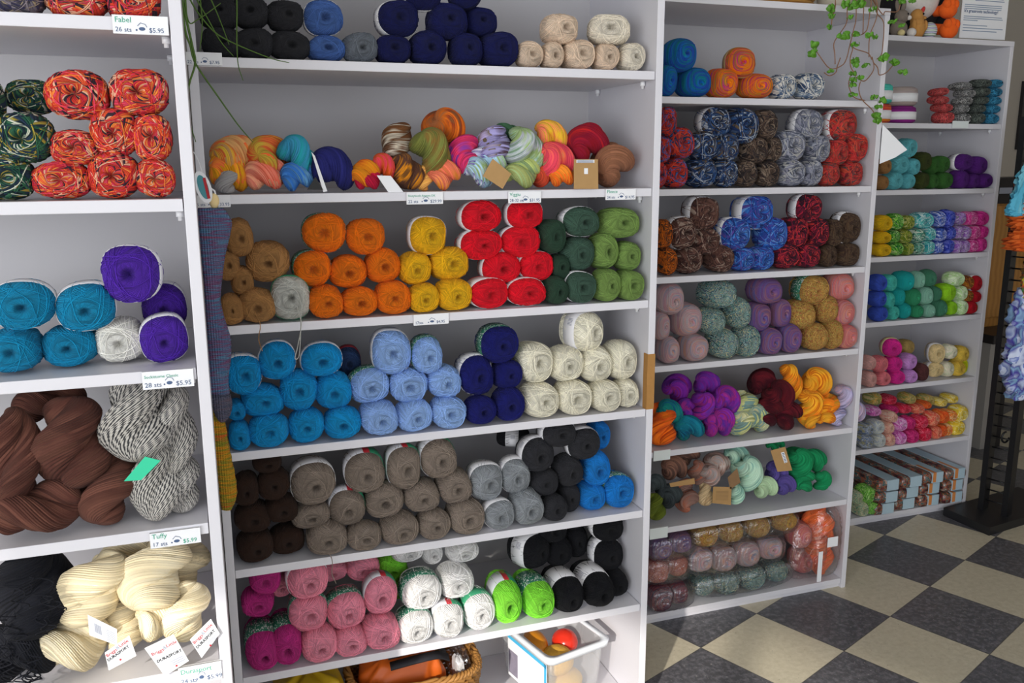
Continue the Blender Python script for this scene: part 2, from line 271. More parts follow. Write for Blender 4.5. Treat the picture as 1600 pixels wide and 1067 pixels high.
  (0.558,1.986,0.5039,0.0409,0.041,0.0243,0.03,'',0,'bright white yarn ball, top row, beside the lime balls, sixth shelf of central bookcase'),
 ]),
 ('lime','p','lime green yarn balls',[
  (0.648,1.928,0.3901,0.0389,0.080,0.0533,-0.05,'italy',0,'lime green yarn ball, leftmost, at the shelf front, sixth shelf of central bookcase'),
  (0.727,1.927,0.3836,0.0414,0.080,0.0470,0.04,'daisy',0,'lime green yarn ball, rightmost, at the shelf front, sixth shelf of central bookcase'),
 ]),
 ('black','p','black yarn balls',[
  (0.809,1.932,0.3814,0.0418,0.085,0.0450,0.01,'white',0,'black yarn ball, bottom row leftmost, sixth shelf of central bookcase'),
  (0.894,1.932,0.3814,0.0411,0.085,0.0450,0.02,'white',0,'black yarn ball, bottom row second from left, sixth shelf of central bookcase'),
  (0.963,1.939,0.3699,0.0308,0.041,0.0340,-0.01,'',0,'black yarn ball, bottom row rightmost, sixth shelf of central bookcase'),
  (0.743,2.001,0.4690,0.0435,0.055,0.0446,0.50,'white',0,'black yarn ball, second row leftmost, sixth shelf of central bookcase'),
  (0.826,2.013,0.4501,0.0390,0.047,0.0369,0.04,'',0,'black yarn ball, second row second from left, sixth shelf of central bookcase'),
  (0.890,2.043,0.4580,0.0309,0.047,0.0445,0.02,'',0,'black yarn ball, second row third from left, sixth shelf of central bookcase'),
  (0.952,1.979,0.4383,0.0414,0.053,0.0436,0.03,'white',0,'black yarn ball, second row rightmost, sixth shelf of central bookcase'),
  (0.810,2.011,0.5142,0.0413,0.045,0.0313,-0.07,'white',0,'black yarn ball, top row leftmost, sixth shelf of central bookcase'),
  (0.880,2.036,0.5241,0.0330,0.040,0.0266,-0.05,'white',0,'black yarn ball, top row second from left, sixth shelf of central bookcase'),
  (0.950,1.975,0.5162,0.0432,0.050,0.0362,-0.01,'white',0,'black yarn ball, top row rightmost, sixth shelf of central bookcase'),
 ]),
 ('bluegreen','r','blue and teal gradient yarn balls',[
  (1.286,2.331,1.6874,0.0268,0.044,0.0444,0.02,'',0,'blue and teal gradient yarn ball, bottom row leftmost, top shelf of third bookcase'),
  (1.383,2.343,1.6844,0.0491,0.057,0.0415,-0.04,'',0,'blue and teal gradient yarn ball, bottom row rightmost, top shelf of third bookcase'),
  (1.332,2.344,1.7581,0.0446,0.058,0.0477,0.03,'',0,'blue and teal gradient yarn ball, top row, top shelf of third bookcase'),
 ]),
 ('sunset','r','orange and magenta gradient yarn balls',[
  (1.475,2.340,1.6856,0.0441,0.054,0.0426,0.02,'',0,'orange and magenta gradient yarn ball, bottom row leftmost, top shelf of third bookcase'),
  (1.592,2.340,1.6796,0.0489,0.054,0.0369,-0.06,'',0,'orange and magenta gradient yarn ball, bottom row rightmost, top shelf of third bookcase'),
  (1.537,2.341,1.7444,0.0449,0.055,0.0433,-0.30,'kraft',0,'orange and magenta gradient yarn ball, top row, top shelf of third bookcase'),
 ]),
 ('bluewhite','v','white and slate blue yarn balls',[
  (1.684,2.332,1.6797,0.0366,0.046,0.0371,-0.04,'',0,'white and slate blue yarn ball, leftmost, top shelf of third bookcase'),
  (1.783,2.338,1.6833,0.0424,0.052,0.0404,-0.06,'',0,'white and slate blue yarn ball, rightmost, top shelf of third bookcase'),
 ]),
 ('redblue','v','red and blue striped sock-yarn yarn balls',[
  (1.263,2.326,1.4223,0.0246,0.040,0.0396,-0.05,'',0,'red and blue striped sock-yarn yarn ball, bottom row leftmost, second shelf of third bookcase'),
  (1.324,2.336,1.4261,0.0362,0.050,0.0433,-0.03,'',0,'red and blue striped sock-yarn yarn ball, bottom row rightmost, second shelf of third bookcase'),
  (1.278,2.326,1.4932,0.0190,0.040,0.0381,-0.04,'',0,'red and blue striped sock-yarn yarn ball, second row leftmost, second shelf of third bookcase'),
  (1.338,2.342,1.5127,0.0428,0.055,0.0459,-0.04,'',0,'red and blue striped sock-yarn yarn ball, second row rightmost, second shelf of third bookcase'),
  (1.290,2.329,1.5741,0.0257,0.042,0.0421,-0.07,'',0,'red and blue striped sock-yarn yarn ball, top row, second shelf of third bookcase'),
 ]),
 ('navysock','v','navy and white sock-yarn yarn balls',[
  (1.416,2.341,1.4251,0.0447,0.054,0.0423,-0.00,'',0,'navy and white sock-yarn yarn ball, bottom row leftmost, second shelf of third bookcase'),
  (1.497,2.332,1.4241,0.0325,0.046,0.0413,-0.02,'',0,'navy and white sock-yarn yarn ball, bottom row rightmost, second shelf of third bookcase'),
  (1.416,2.337,1.5036,0.0376,0.051,0.0436,0.02,'',0,'navy and white sock-yarn yarn ball, second row leftmost, second shelf of third bookcase'),
  (1.494,2.336,1.5004,0.0366,0.050,0.0429,0.01,'',0,'navy and white sock-yarn yarn ball, second row rightmost, second shelf of third bookcase'),
  (1.455,2.342,1.5735,0.0457,0.056,0.0434,-0.04,'white',0,'navy and white sock-yarn yarn ball, top row leftmost, second shelf of third bookcase'),
  (1.550,2.348,1.5637,0.0461,0.062,0.0526,0.06,'',0,'navy and white sock-yarn yarn ball, top row rightmost, second shelf of third bookcase'),
 ]),
 ('brownsock','v','brown and black sock-yarn yarn balls',[
  (1.566,2.332,1.4230,0.0336,0.046,0.0402,-0.07,'',0,'brown and black sock-yarn yarn ball, bottom row leftmost, second shelf of third bookcase'),
  (1.645,2.330,1.4218,0.0315,0.044,0.0391,-0.01,'',0,'brown and black sock-yarn yarn ball, bottom row rightmost, second shelf of third bookcase'),
  (1.596,2.334,1.4919,0.0368,0.048,0.0401,-0.03,'',0,'brown and black sock-yarn yarn ball, second row leftmost, second shelf of third bookcase'),
  (1.654,2.326,1.4945,0.0238,0.040,0.0369,-0.01,'',0,'brown and black sock-yarn yarn ball, second row rightmost, second shelf of third bookcase'),
  (1.629,2.335,1.5670,0.0339,0.049,0.0444,-0.05,'',0,'brown and black sock-yarn yarn ball, top row, second shelf of third bookcase'),
 ]),
 ('greywhite','v','grey and white sock-yarn yarn balls',[
  (1.731,2.338,1.4238,0.0417,0.052,0.0410,0.05,'',0,'grey and white sock-yarn yarn ball, bottom row leftmost, second shelf of third bookcase'),
  (1.804,2.332,1.4242,0.0320,0.046,0.0414,-0.02,'',0,'grey and white sock-yarn yarn ball, bottom row rightmost, second shelf of third bookcase'),
  (1.723,2.347,1.5056,0.0485,0.060,0.0482,-0.06,'',0,'grey and white sock-yarn yarn ball, second row leftmost, second shelf of third bookcase'),
  (1.825,2.333,1.4967,0.0318,0.047,0.0427,0.02,'',0,'grey and white sock-yarn yarn ball, second row rightmost, second shelf of third bookcase'),
  (1.787,2.346,1.5684,0.0470,0.059,0.0482,-0.06,'white',0,'grey and white sock-yarn yarn ball, top row, second shelf of third bookcase'),
 ]),
 ('redgrey','v','red and grey sock-yarn yarn balls',[
  (1.869,2.327,1.4191,0.0293,0.041,0.0366,0.01,'',0,'red and grey sock-yarn yarn ball, bottom row leftmost, second shelf of third bookcase'),
  (1.957,2.331,1.4201,0.0332,0.044,0.0375,-0.02,'',0,'red and grey sock-yarn yarn ball, bottom row rightmost, second shelf of third bookcase'),
  (1.892,2.336,1.4853,0.0377,0.050,0.0416,0.01,'',0,'red and grey sock-yarn yarn ball, second row leftmost, second shelf of third bookcase'),
  (1.963,2.338,1.4997,0.0374,0.052,0.0451,0.06,'',0,'red and grey sock-yarn yarn ball, second row rightmost, second shelf of third bookcase'),
  (1.910,2.346,1.5692,0.0475,0.059,0.0475,0.04,'white',0,'red and grey sock-yarn yarn ball, top row, second shelf of third bookcase'),
 ]),
 ('rust','v','rust and black sock-yarn yarn balls',[
  (1.303,2.330,1.1680,0.0287,0.044,0.0420,-0.01,'',0,'rust and black sock-yarn yarn ball, bottom row, third shelf of third bookcase'),
  (1.288,2.329,1.2489,0.0246,0.042,0.0430,0.04,'',0,'rust and black sock-yarn yarn ball, top row, third shelf of third bookcase'),
 ]),
 ('brownstripe','v','striped brown sock-yarn yarn balls',[
  (1.381,2.337,1.1675,0.0400,0.051,0.0415,0.02,'',0,'striped brown sock-yarn yarn ball, bottom row leftmost, third shelf of third bookcase'),
  (1.491,2.339,1.1681,0.0429,0.053,0.0421,-0.02,'',0,'striped brown sock-yarn yarn ball, bottom row rightmost, third shelf of third bookcase'),
  (1.355,2.343,1.2502,0.0422,0.056,0.0480,-0.05,'white',0,'striped brown sock-yarn yarn ball, second row leftmost, third shelf of third bookcase'),
  (1.438,2.337,1.2228,0.0400,0.051,0.0417,0.01,'',0,'striped brown sock-yarn yarn ball, second row rightmost, third shelf of third bookcase'),
  (1.427,2.347,1.3069,0.0475,0.061,0.0495,0.01,'white',0,'striped brown sock-yarn yarn ball, top row, third shelf of third bookcase'),
 ]),
 ('bluesock','v','blue and violet sock-yarn yarn balls',[
  (1.569,2.331,1.1627,0.0352,0.045,0.0369,0.06,'',0,'blue and violet sock-yarn yarn ball, bottom row leftmost, third shelf of third bookcase'),
  (1.639,2.332,1.1630,0.0355,0.045,0.0373,0.07,'',0,'blue and violet sock-yarn yarn ball, bottom row rightmost, third shelf of third bookcase'),
  (1.540,2.348,1.2405,0.0483,0.061,0.0500,0.02,'white',0,'blue and violet sock-yarn yarn ball, second row leftmost, third shelf of third bookcase'),
  (1.680,2.346,1.2369,0.0433,0.060,0.0527,-0.02,'',0,'blue and violet sock-yarn yarn ball, second row rightmost, third shelf of third bookcase'),
  (1.614,2.352,1.3043,0.0534,0.066,0.0520,0.06,'white',0,'blue and violet sock-yarn yarn ball, top row, third shelf of third bookcase'),
 ]),
 ('burgsock','v','burgundy and black sock-yarn yarn balls',[
  (1.731,2.337,1.1664,0.0411,0.051,0.0405,-0.07,'',0,'burgundy and black sock-yarn yarn ball, bottom row leftmost, third shelf of third bookcase'),
  (1.812,2.335,1.1654,0.0387,0.049,0.0395,-0.05,'',0,'burgundy and black sock-yarn yarn ball, bottom row rightmost, third shelf of third bookcase'),
  (1.761,2.339,1.2391,0.0382,0.053,0.0461,0.01,'',0,'burgundy and black sock-yarn yarn ball, second row leftmost, third shelf of third bookcase'),
  (1.843,2.336,1.2390,0.0331,0.050,0.0466,0.02,'',0,'burgundy and black sock-yarn yarn ball, second row rightmost, third shelf of third bookcase'),
  (1.802,2.341,1.3135,0.0449,0.055,0.0432,-0.05,'white',0,'burgundy and black sock-yarn yarn ball, top row, third shelf of third bookcase'),
 ]),
 ('umber','v','dark umber brown yarn balls',[
  (1.885,2.326,1.1606,0.0252,0.040,0.0349,0.02,'',0,'dark umber brown yarn ball, bottom row leftmost, third shelf of third bookcase'),
  (1.964,2.332,1.1630,0.0364,0.046,0.0373,0.05,'',0,'dark umber brown yarn ball, bottom row rightmost, third shelf of third bookcase'),
  (1.902,2.331,1.2331,0.0278,0.045,0.0440,-0.02,'',0,'dark umber brown yarn ball, top row leftmost, third shelf of third bookcase'),
  (1.962,2.341,1.2481,0.0376,0.055,0.0502,-0.01,'white',0,'dark umber brown yarn ball, top row rightmost, third shelf of third bookcase'),
 ]),
 ('pinkgrey','r','pale pink and grey tweed yarn balls',[
  (1.311,2.312,0.8977,0.0307,0.045,0.0419,-0.04,'',0,'pale pink and grey tweed yarn ball, bottom row leftmost, fourth shelf of third bookcase'),
  (1.402,2.319,0.8982,0.0422,0.053,0.0424,-0.03,'',0,'pale pink and grey tweed yarn ball, bottom row rightmost, fourth shelf of third bookcase'),
  (1.288,2.329,0.9708,0.0252,0.043,0.0431,0.07,'',0,'pale pink and grey tweed yarn ball, second row leftmost, fourth shelf of third bookcase'),
  (1.385,2.348,0.9831,0.0472,0.062,0.0518,-0.02,'',0,'pale pink and grey tweed yarn ball, second row rightmost, fourth shelf of third bookcase'),
  (1.321,2.346,1.0498,0.0454,0.060,0.0498,0.06,'',0,'pale pink and grey tweed yarn ball, top row, fourth shelf of third bookcase'),
 ]),
 ('bluegreentweed','t','green and blue speckled tweed yarn balls',[
  (1.508,2.323,0.9016,0.0452,0.057,0.0457,0.06,'',0,'green and blue speckled tweed yarn ball, bottom row leftmost, fourth shelf of third bookcase'),
  (1.591,2.321,0.9052,0.0387,0.055,0.0490,0.01,'',0,'green and blue speckled tweed yarn ball, bottom row rightmost, fourth shelf of third bookcase'),
  (1.471,2.339,0.9737,0.0422,0.053,0.0426,-0.03,'',0,'green and blue speckled tweed yarn ball, second row leftmost, fourth shelf of third bookcase'),
  (1.566,2.340,0.9936,0.0357,0.054,0.0509,0.07,'',0,'green and blue speckled tweed yarn ball, second row rightmost, fourth shelf of third bookcase'),
  (1.498,2.348,1.0546,0.0540,0.062,0.0452,-0.00,'',0,'green and blue speckled tweed yarn ball, top row, fourth shelf of third bookcase'),
 ]),
 ('purpletweed','r','purple and plum tweed yarn balls',[
  (1.673,2.317,0.8990,0.0376,0.050,0.0432,-0.01,'',0,'purple and plum tweed yarn ball, bottom row leftmost, fourth shelf of third bookcase'),
  (1.750,2.318,0.9031,0.0351,0.051,0.0471,-0.03,'',0,'purple and plum tweed yarn ball, bottom row rightmost, fourth shelf of third bookcase'),
  (1.640,2.339,0.9751,0.0387,0.053,0.0463,0.07,'',0,'purple and plum tweed yarn ball, second row leftmost, fourth shelf of third bookcase'),
  (1.719,2.335,0.9843,0.0320,0.049,0.0467,-0.00,'',0,'purple and plum tweed yarn ball, second row rightmost, fourth shelf of third bookcase'),
  (1.670,2.344,1.0567,0.0493,0.058,0.0433,-0.03,'',0,'purple and plum tweed yarn ball, top row, fourth shelf of third bookcase'),
 ]),
 ('goldtweed','t','golden brown tweed yarn balls',[
  (1.849,2.319,0.9006,0.0395,0.053,0.0447,-0.00,'',0,'golden brown tweed yarn ball, bottom row leftmost, fourth shelf of third bookcase'),
  (1.914,2.315,0.9042,0.0300,0.049,0.0481,-0.05,'',0,'golden brown tweed yarn ball, bottom row rightmost, fourth shelf of third bookcase'),
  (1.802,2.346,0.9714,0.0475,0.060,0.0481,0.02,'',0,'golden brown tweed yarn ball, second row leftmost, fourth shelf of third bookcase'),
  (1.898,2.338,0.9865,0.0353,0.052,0.0477,-0.01,'',0,'golden brown tweed yarn ball, second row rightmost, fourth shelf of third bookcase'),
  (1.847,2.349,1.0510,0.0515,0.063,0.0487,-0.03,'daisy',0,'golden brown tweed yarn ball, top row, fourth shelf of third bookcase'),
 ]),
 ('coraltweed','r','coral pink tweed yarn balls',[
  (1.968,2.311,0.8952,0.0324,0.045,0.0395,0.04,'',0,'coral pink tweed yarn ball, bottom row, fourth shelf of third bookcase'),
  (1.962,2.339,0.9701,0.0384,0.052,0.0453,0.05,'',0,'coral pink tweed yarn ball, second row, fourth shelf of third bookcase'),
  (1.952,2.344,1.0549,0.0478,0.058,0.0449,-0.07,'',0,'coral pink tweed yarn ball, top row, fourth shelf of third bookcase'),
 ]),
 ('tan','p','tan yarn balls',[
  (2.431,2.723,1.3772,0.0210,0.040,0.0267,0.00,'',0,'tan yarn ball, bottom row, second shelf of farthest bookcase'),
  (2.436,2.723,1.4375,0.0223,0.040,0.0281,-0.03,'',0,'tan yarn ball, top row, second shelf of farthest bookcase'),
 ]),
 ('aqua','p','aqua yarn balls',[
  (2.488,2.724,1.3839,0.0322,0.041,0.0331,0.06,'',0,'aqua yarn ball, bottom row leftmost, second shelf of farthest bookcase'),
  (2.552,2.723,1.3806,0.0244,0.040,0.0299,0.04,'',0,'aqua yarn ball, bottom row rightmost, second shelf of farthest bookcase'),
  (2.510,2.726,1.4436,0.0348,0.043,0.0339,-0.04,'',0,'aqua yarn ball, second row leftmost, second shelf of farthest bookcase'),
  (2.570,2.723,1.4352,0.0244,0.040,0.0313,-0.03,'',0,'aqua yarn ball, second row rightmost, second shelf of farthest bookcase'),
  (2.543,2.727,1.5048,0.0347,0.045,0.0367,-0.05,'',0,'aqua yarn ball, top row, second shelf of farthest bookcase'),
 ]),
 ('dkolive','p','dark olive yarn balls',[
  (2.620,2.723,1.3828,0.0253,0.040,0.0321,0.07,'',0,'dark olive yarn ball, bottom row, second shelf of farthest bookcase'),
  (2.621,2.723,1.4558,0.0297,0.040,0.0348,-0.03,'',0,'dark olive yarn ball, top row, second shelf of farthest bookcase'),
 ]),
 ('leaf','p','leaf green yarn balls',[
  (2.670,2.723,1.3794,0.0219,0.040,0.0288,0.02,'',0,'leaf green yarn ball, bottom row leftmost, second shelf of farthest bookcase'),
  (2.731,2.724,1.3826,0.0336,0.041,0.0318,-0.00,'',0,'leaf green yarn ball, bottom row rightmost, second shelf of farthest bookcase'),
  (2.667,2.723,1.4400,0.0187,0.040,0.0321,0.02,'',0,'leaf green yarn ball, top row leftmost, second shelf of farthest bookcase'),
  (2.712,2.723,1.4432,0.0267,0.040,0.0322,0.01,'',0,'leaf green yarn ball, top row rightmost, second shelf of farthest bookcase'),
 ]),
 ('violet','p','deep violet yarn balls',[
  (2.812,2.723,1.3859,0.0275,0.040,0.0350,0.03,'',0,'deep violet yarn ball, bottom row leftmost, second shelf of farthest bookcase'),
  (2.872,2.723,1.3784,0.0244,0.040,0.0279,-0.05,'',0,'deep violet yarn ball, bottom row second from left, second shelf of farthest bookcase'),
  (2.932,2.723,1.3786,0.0333,0.040,0.0281,0.04,'',0,'deep violet yarn ball, bottom row rightmost, second shelf of farthest bookcase'),
  (2.817,2.728,1.4514,0.0409,0.046,0.0320,-0.03,'white',0,'deep violet yarn ball, top row leftmost, second shelf of farthest bookcase'),
  (2.897,2.726,1.4375,0.0330,0.043,0.0358,0.00,'',0,'deep violet yarn ball, top row rightmost, second shelf of farthest bookcase'),
 ]),
 ('dyellow','p','sunny yellow yarn balls',[
  (2.458,2.723,1.1218,0.0348,0.040,0.0243,-0.02,'',0,'sunny yellow yarn ball, bottom row, third shelf of farthest bookcase'),
  (2.453,2.723,1.1696,0.0347,0.040,0.0243,-0.03,'',0,'sunny yellow yarn ball, second row, third shelf of farthest bookcase'),
  (2.453,2.724,1.2243,0.0346,0.041,0.0307,0.00,'',0,'sunny yellow yarn ball, top row, third shelf of farthest bookcase'),
 ]),
 ('dgreen','v','lime and green mottled yarn balls',[
  (2.526,2.723,1.1235,0.0220,0.040,0.0259,-0.00,'',0,'lime and green mottled yarn ball, bottom row, third shelf of farthest bookcase'),
  (2.508,2.723,1.1723,0.0193,0.040,0.0244,-0.02,'',0,'lime and green mottled yarn ball, second row, third shelf of farthest bookcase'),
  (2.514,2.723,1.2275,0.0240,0.040,0.0315,0.03,'',0,'lime and green mottled yarn ball, top row, third shelf of farthest bookcase'),
 ]),
 ('dygreen','v','olive and yellow mottled yarn balls',[
  (2.578,2.723,1.1221,0.0194,0.040,0.0246,0.01,'',0,'olive and yellow mottled yarn ball, bottom row, third shelf of farthest bookcase'),
  (2.563,2.723,1.1702,0.0247,0.040,0.0265,-0.06,'',0,'olive and yellow mottled yarn ball, second row, third shelf of farthest bookcase'),
  (2.570,2.723,1.2237,0.0215,0.040,0.0273,-0.03,'',0,'olive and yellow mottled yarn ball, top row, third shelf of farthest bookcase'),
 ]),
 ('dseagreen','v','sea green and white mottled yarn balls',[
  (2.629,2.723,1.1222,0.0217,0.040,0.0247,-0.01,'',0,'sea green and white mottled yarn ball, bottom row, third shelf of farthest bookcase'),
  (2.625,2.723,1.1726,0.0221,0.040,0.0261,0.06,'',0,'sea green and white mottled yarn ball, top row, third shelf of farthest bookcase'),
 ]),
 ('daqua','v','turquoise and white mottled yarn balls',[
  (2.679,2.723,1.1245,0.0204,0.040,0.0269,0.05,'',0,'turquoise and white mottled yarn ball, bottom row, third shelf of farthest bookcase'),
  (2.679,2.723,1.1772,0.0222,0.040,0.0268,0.01,'',0,'turquoise and white mottled yarn ball, second row, third shelf of farthest bookcase'),
  (2.649,2.728,1.2297,0.0418,0.045,0.0304,-0.07,'',0,'turquoise and white mottled yarn ball, top row, third shelf of farthest bookcase'),
 ]),
 ('dbluewhite','v','blue and white mottled yarn balls',[
  (2.726,2.723,1.1225,0.0196,0.040,0.0250,0.04,'',0,'blue and white mottled yarn ball, bottom row, third shelf of farthest bookcase'),
  (2.733,2.723,1.1729,0.0218,0.040,0.0264,-0.01,'',0,'blue and white mottled yarn ball, second row, third shelf of farthest bookcase'),
  (2.723,2.723,1.2325,0.0217,0.040,0.0306,0.01,'',0,'blue and white mottled yarn ball, top row, third shelf of farthest bookcase'),
 ]),
 ('droyal','v','royal blue mottled yarn balls',[
  (2.777,2.723,1.1257,0.0205,0.040,0.0280,0.03,'',0,'royal blue mottled yarn ball, bottom row, third shelf of farthest bookcase'),
  (2.781,2.723,1.1770,0.0196,0.040,0.0250,0.02,'',0,'royal blue mottled yarn ball, second row, third shelf of farthest bookcase'),
  (2.768,2.723,1.2336,0.0231,0.040,0.0352,-0.00,'',0,'royal blue mottled yarn ball, top row, third shelf of farthest bookcase'),
 ]),
 ('dlilac','v','lilac and grey mottled yarn balls',[
  (2.824,2.723,1.1227,0.0170,0.040,0.0252,0.06,'',0,'lilac and grey mottled yarn ball, bottom row leftmost, third shelf of farthest bookcase'),
  (2.862,2.723,1.1228,0.0171,0.040,0.0253,-0.02,'',0,'lilac and grey mottled yarn ball, bottom row rightmost, third shelf of farthest bookcase'),
  (2.824,2.723,1.1789,0.0164,0.040,0.0251,-0.02,'',0,'lilac and grey mottled yarn ball, second row leftmost, third shelf of farthest bookcase'),
  (2.860,2.723,1.1761,0.0151,0.040,0.0267,0.05,'',0,'lilac and grey mottled yarn ball, second row rightmost, third shelf of farthest bookcase'),
  (2.826,2.723,1.2328,0.0196,0.040,0.0250,-0.04,'',0,'lilac and grey mottled yarn ball, top row, third shelf of farthest bookcase'),
 ]),
 ('dpink','v','pink and white mottled yarn balls',[
  (2.901,2.723,1.1229,0.0226,0.040,0.0254,-0.03,'',0,'pink and white mottled yarn ball, bottom row, third shelf of farthest bookcase'),
  (2.904,2.723,1.1751,0.0220,0.040,0.0274,0.05,'',0,'pink and white mottled yarn ball, second row, third shelf of farthest bookcase'),
  (2.879,2.723,1.2320,0.0288,0.040,0.0267,-0.06,'',0,'pink and white mottled yarn ball, top row, third shelf of farthest bookcase'),
 ]),
 ('dmagenta','v','magenta mottled yarn balls',[
  (2.943,2.723,1.1253,0.0227,0.040,0.0276,0.05,'',0,'magenta mottled yarn ball, bottom row, third shelf of farthest bookcase'),
  (2.945,2.723,1.1774,0.0210,0.040,0.0255,0.03,'',0,'magenta mottled yarn ball, second row, third shelf of farthest bookcase'),
  (2.935,2.723,1.2303,0.0297,0.040,0.0283,-0.01,'',0,'magenta mottled yarn ball, top row, third shelf of farthest bookcase'),
 ]),
 ('dblue','p','cornflower blue yarn balls',[
  (2.466,2.715,0.8732,0.0287,0.040,0.0292,-0.03,'',0,'cornflower blue yarn ball, bottom row, fourth shelf of farthest bookcase'),
  (2.461,2.723,0.9318,0.0278,0.040,0.0311,0.04,'',0,'cornflower blue yarn ball, second row, fourth shelf of farthest bookcase'),
  (2.457,2.723,0.9939,0.0290,0.040,0.0318,0.06,'',0,'cornflower blue yarn ball, top row, fourth shelf of farthest bookcase'),
 ]),
 ('daq','p','aqua green yarn balls',[
  (2.535,2.724,0.8725,0.0214,0.040,0.0285,-0.05,'',0,'aqua green yarn ball, bottom row, fourth shelf of farthest bookcase'),
  (2.509,2.723,0.9255,0.0195,0.040,0.0307,-0.00,'',0,'aqua green yarn ball, second row, fourth shelf of farthest bookcase'),
  (2.508,2.723,0.9919,0.0228,0.040,0.0319,0.01,'',0,'aqua green yarn ball, top row, fourth shelf of farthest bookcase'),
 ]),
 ('dteal','r','bright teal yarn balls',[
  (2.595,2.729,0.8765,0.0255,0.040,0.0323,-0.00,'',0,'bright teal yarn ball, bottom row, fourth shelf of farthest bookcase'),
  (2.553,2.723,0.9342,0.0248,0.040,0.0341,-0.02,'',0,'bright teal yarn ball, second row, fourth shelf of farthest bookcase'),
  (2.587,2.730,0.9941,0.0370,0.048,0.0392,-0.05,'',0,'bright teal yarn ball, top row, fourth shelf of farthest bookcase'),
 ]),
 ('demerald','r','emerald green yarn balls',[
  (2.654,2.724,0.8708,0.0229,0.040,0.0269,0.01,'',0,'emerald green yarn ball, bottom row, fourth shelf of farthest bookcase'),
  (2.629,2.723,0.9280,0.0294,0.040,0.0344,0.04,'',0,'emerald green yarn ball, top row, fourth shelf of farthest bookcase'),
 ]),
 ('dsage','r','pale sage green yarn balls',[
  (2.707,2.715,0.8709,0.0238,0.040,0.0270,-0.06,'',0,'pale sage green yarn ball, bottom row, fourth shelf of farthest bookcase'),
  (2.692,2.725,0.9307,0.0308,0.042,0.0368,-0.04,'',0,'pale sage green yarn ball, second row, fourth shelf of farthest bookcase'),
  (2.647,2.723,0.9967,0.0241,0.040,0.0343,0.04,'',0,'pale sage green yarn ball, top row, fourth shelf of farthest bookcase'),
 ]),
 ('ddkgreen','r','dusty dark green yarn balls',[
  (2.764,2.715,0.8777,0.0244,0.040,0.0335,0.04,'',0,'dusty dark green yarn ball, bottom row, fourth shelf of farthest bookcase'),
  (2.741,2.723,0.9360,0.0172,0.040,0.0299,0.02,'',0,'dusty dark green yarn ball, second row, fourth shelf of farthest bookcase'),
  (2.701,2.723,1.0008,0.0294,0.040,0.0345,-0.07,'',0,'dusty dark green yarn ball, top row, fourth shelf of farthest bookcase'),
 ]),
 ('dlime','p','vivid lime yarn balls',[
  (2.833,2.732,0.8727,0.0219,0.040,0.0287,0.03,'',0,'vivid lime yarn ball, bottom row, fourth shelf of farthest bookcase'),
  (2.800,2.725,0.9381,0.0324,0.042,0.0349,0.07,'',0,'vivid lime yarn ball, top row, fourth shelf of farthest bookcase'),
 ]),
 ('dpalegreen','p','pale green and white yarn balls',[
  (2.877,2.722,0.8744,0.0233,0.040,0.0303,0.07,'',0,'pale green and white yarn ball, bottom row, fourth shelf of farthest bookcase'),
  (2.870,2.723,0.9326,0.0219,0.040,0.0294,0.03,'',0,'pale green and white yarn ball, second row, fourth shelf of farthest bookcase'),
  (2.838,2.723,0.9913,0.0350,0.040,0.0292,-0.06,'',0,'pale green and white yarn ball, top row, fourth shelf of farthest bookcase'),
 ]),
 ('dgold','v','brown and gold yarn balls',[
  (2.949,2.738,0.8676,0.0167,0.040,0.0238,0.05,'',0,'brown and gold yarn ball, bottom row, fourth shelf of farthest bookcase'),
  (2.907,2.723,0.9187,0.0174,0.040,0.0232,-0.04,'',0,'brown and gold yarn ball, second row, fourth shelf of farthest bookcase'),
  (2.898,2.723,0.9745,0.0213,0.040,0.0274,0.02,'',0,'brown and gold yarn ball, top row, fourth shelf of farthest bookcase'),
 ]),
 ('dred','p','crimson yarn balls',[
  (2.920,2.720,0.8707,0.0248,0.040,0.0268,0.06,'',0,'crimson yarn ball, bottom row, fourth shelf of farthest bookcase'),
  (2.943,2.723,0.9137,0.0228,0.040,0.0239,0.03,'',0,'crimson yarn ball, second row, fourth shelf of farthest bookcase'),
  (2.941,2.723,0.9692,0.0247,0.040,0.0319,-0.05,'white',0,'crimson yarn ball, top row, fourth shelf of farthest bookcase'),
 ]),
 ('dpale','p','blush pink yarn balls',[
  (2.445,2.719,0.6121,0.0230,0.040,0.0309,-0.03,'',0,'blush pink yarn ball, bottom row, fifth shelf of farthest bookcase'),
  (2.440,2.723,0.6773,0.0210,0.040,0.0294,0.06,'',0,'blush pink yarn ball, top row, fifth shelf of farthest bookcase'),
 ]),
 ('dcoral','p','coral pink yarn balls',[
  (2.507,2.715,0.6099,0.0292,0.040,0.0288,-0.05,'',0,'coral pink yarn ball, bottom row, fifth shelf of farthest bookcase'),
  (2.494,2.723,0.6682,0.0296,0.040,0.0316,0.02,'',0,'coral pink yarn ball, top row, fifth shelf of farthest bookcase'),
 ]),
 ('dhot','p','hot pink yarn balls',[
  (2.578,2.715,0.6087,0.0298,0.040,0.0276,-0.01,'',0,'hot pink yarn ball, bottom row, fifth shelf of farthest bookcase'),
  (2.565,2.723,0.6629,0.0292,0.040,0.0312,-0.05,'',0,'hot pink yarn ball, second row, fifth shelf of farthest bookcase'),
  (2.557,2.730,0.7300,0.0375,0.047,0.0373,-0.40,'daisy2',0,'hot pink yarn ball, top row, fifth shelf of farthest bookcase'),
 ]),
 ('dlav','p','lavender yarn balls',[
  (2.642,2.715,0.6082,0.0268,0.040,0.0272,-0.06,'',0,'lavender yarn ball, bottom row, fifth shelf of farthest bookcase'),
  (2.639,2.723,0.6670,0.0280,0.040,0.0320,-0.05,'',0,'lavender yarn ball, top row, fifth shelf of farthest bookcase'),
 ]),
 ('dchoc','p','chocolate brown yarn balls',[
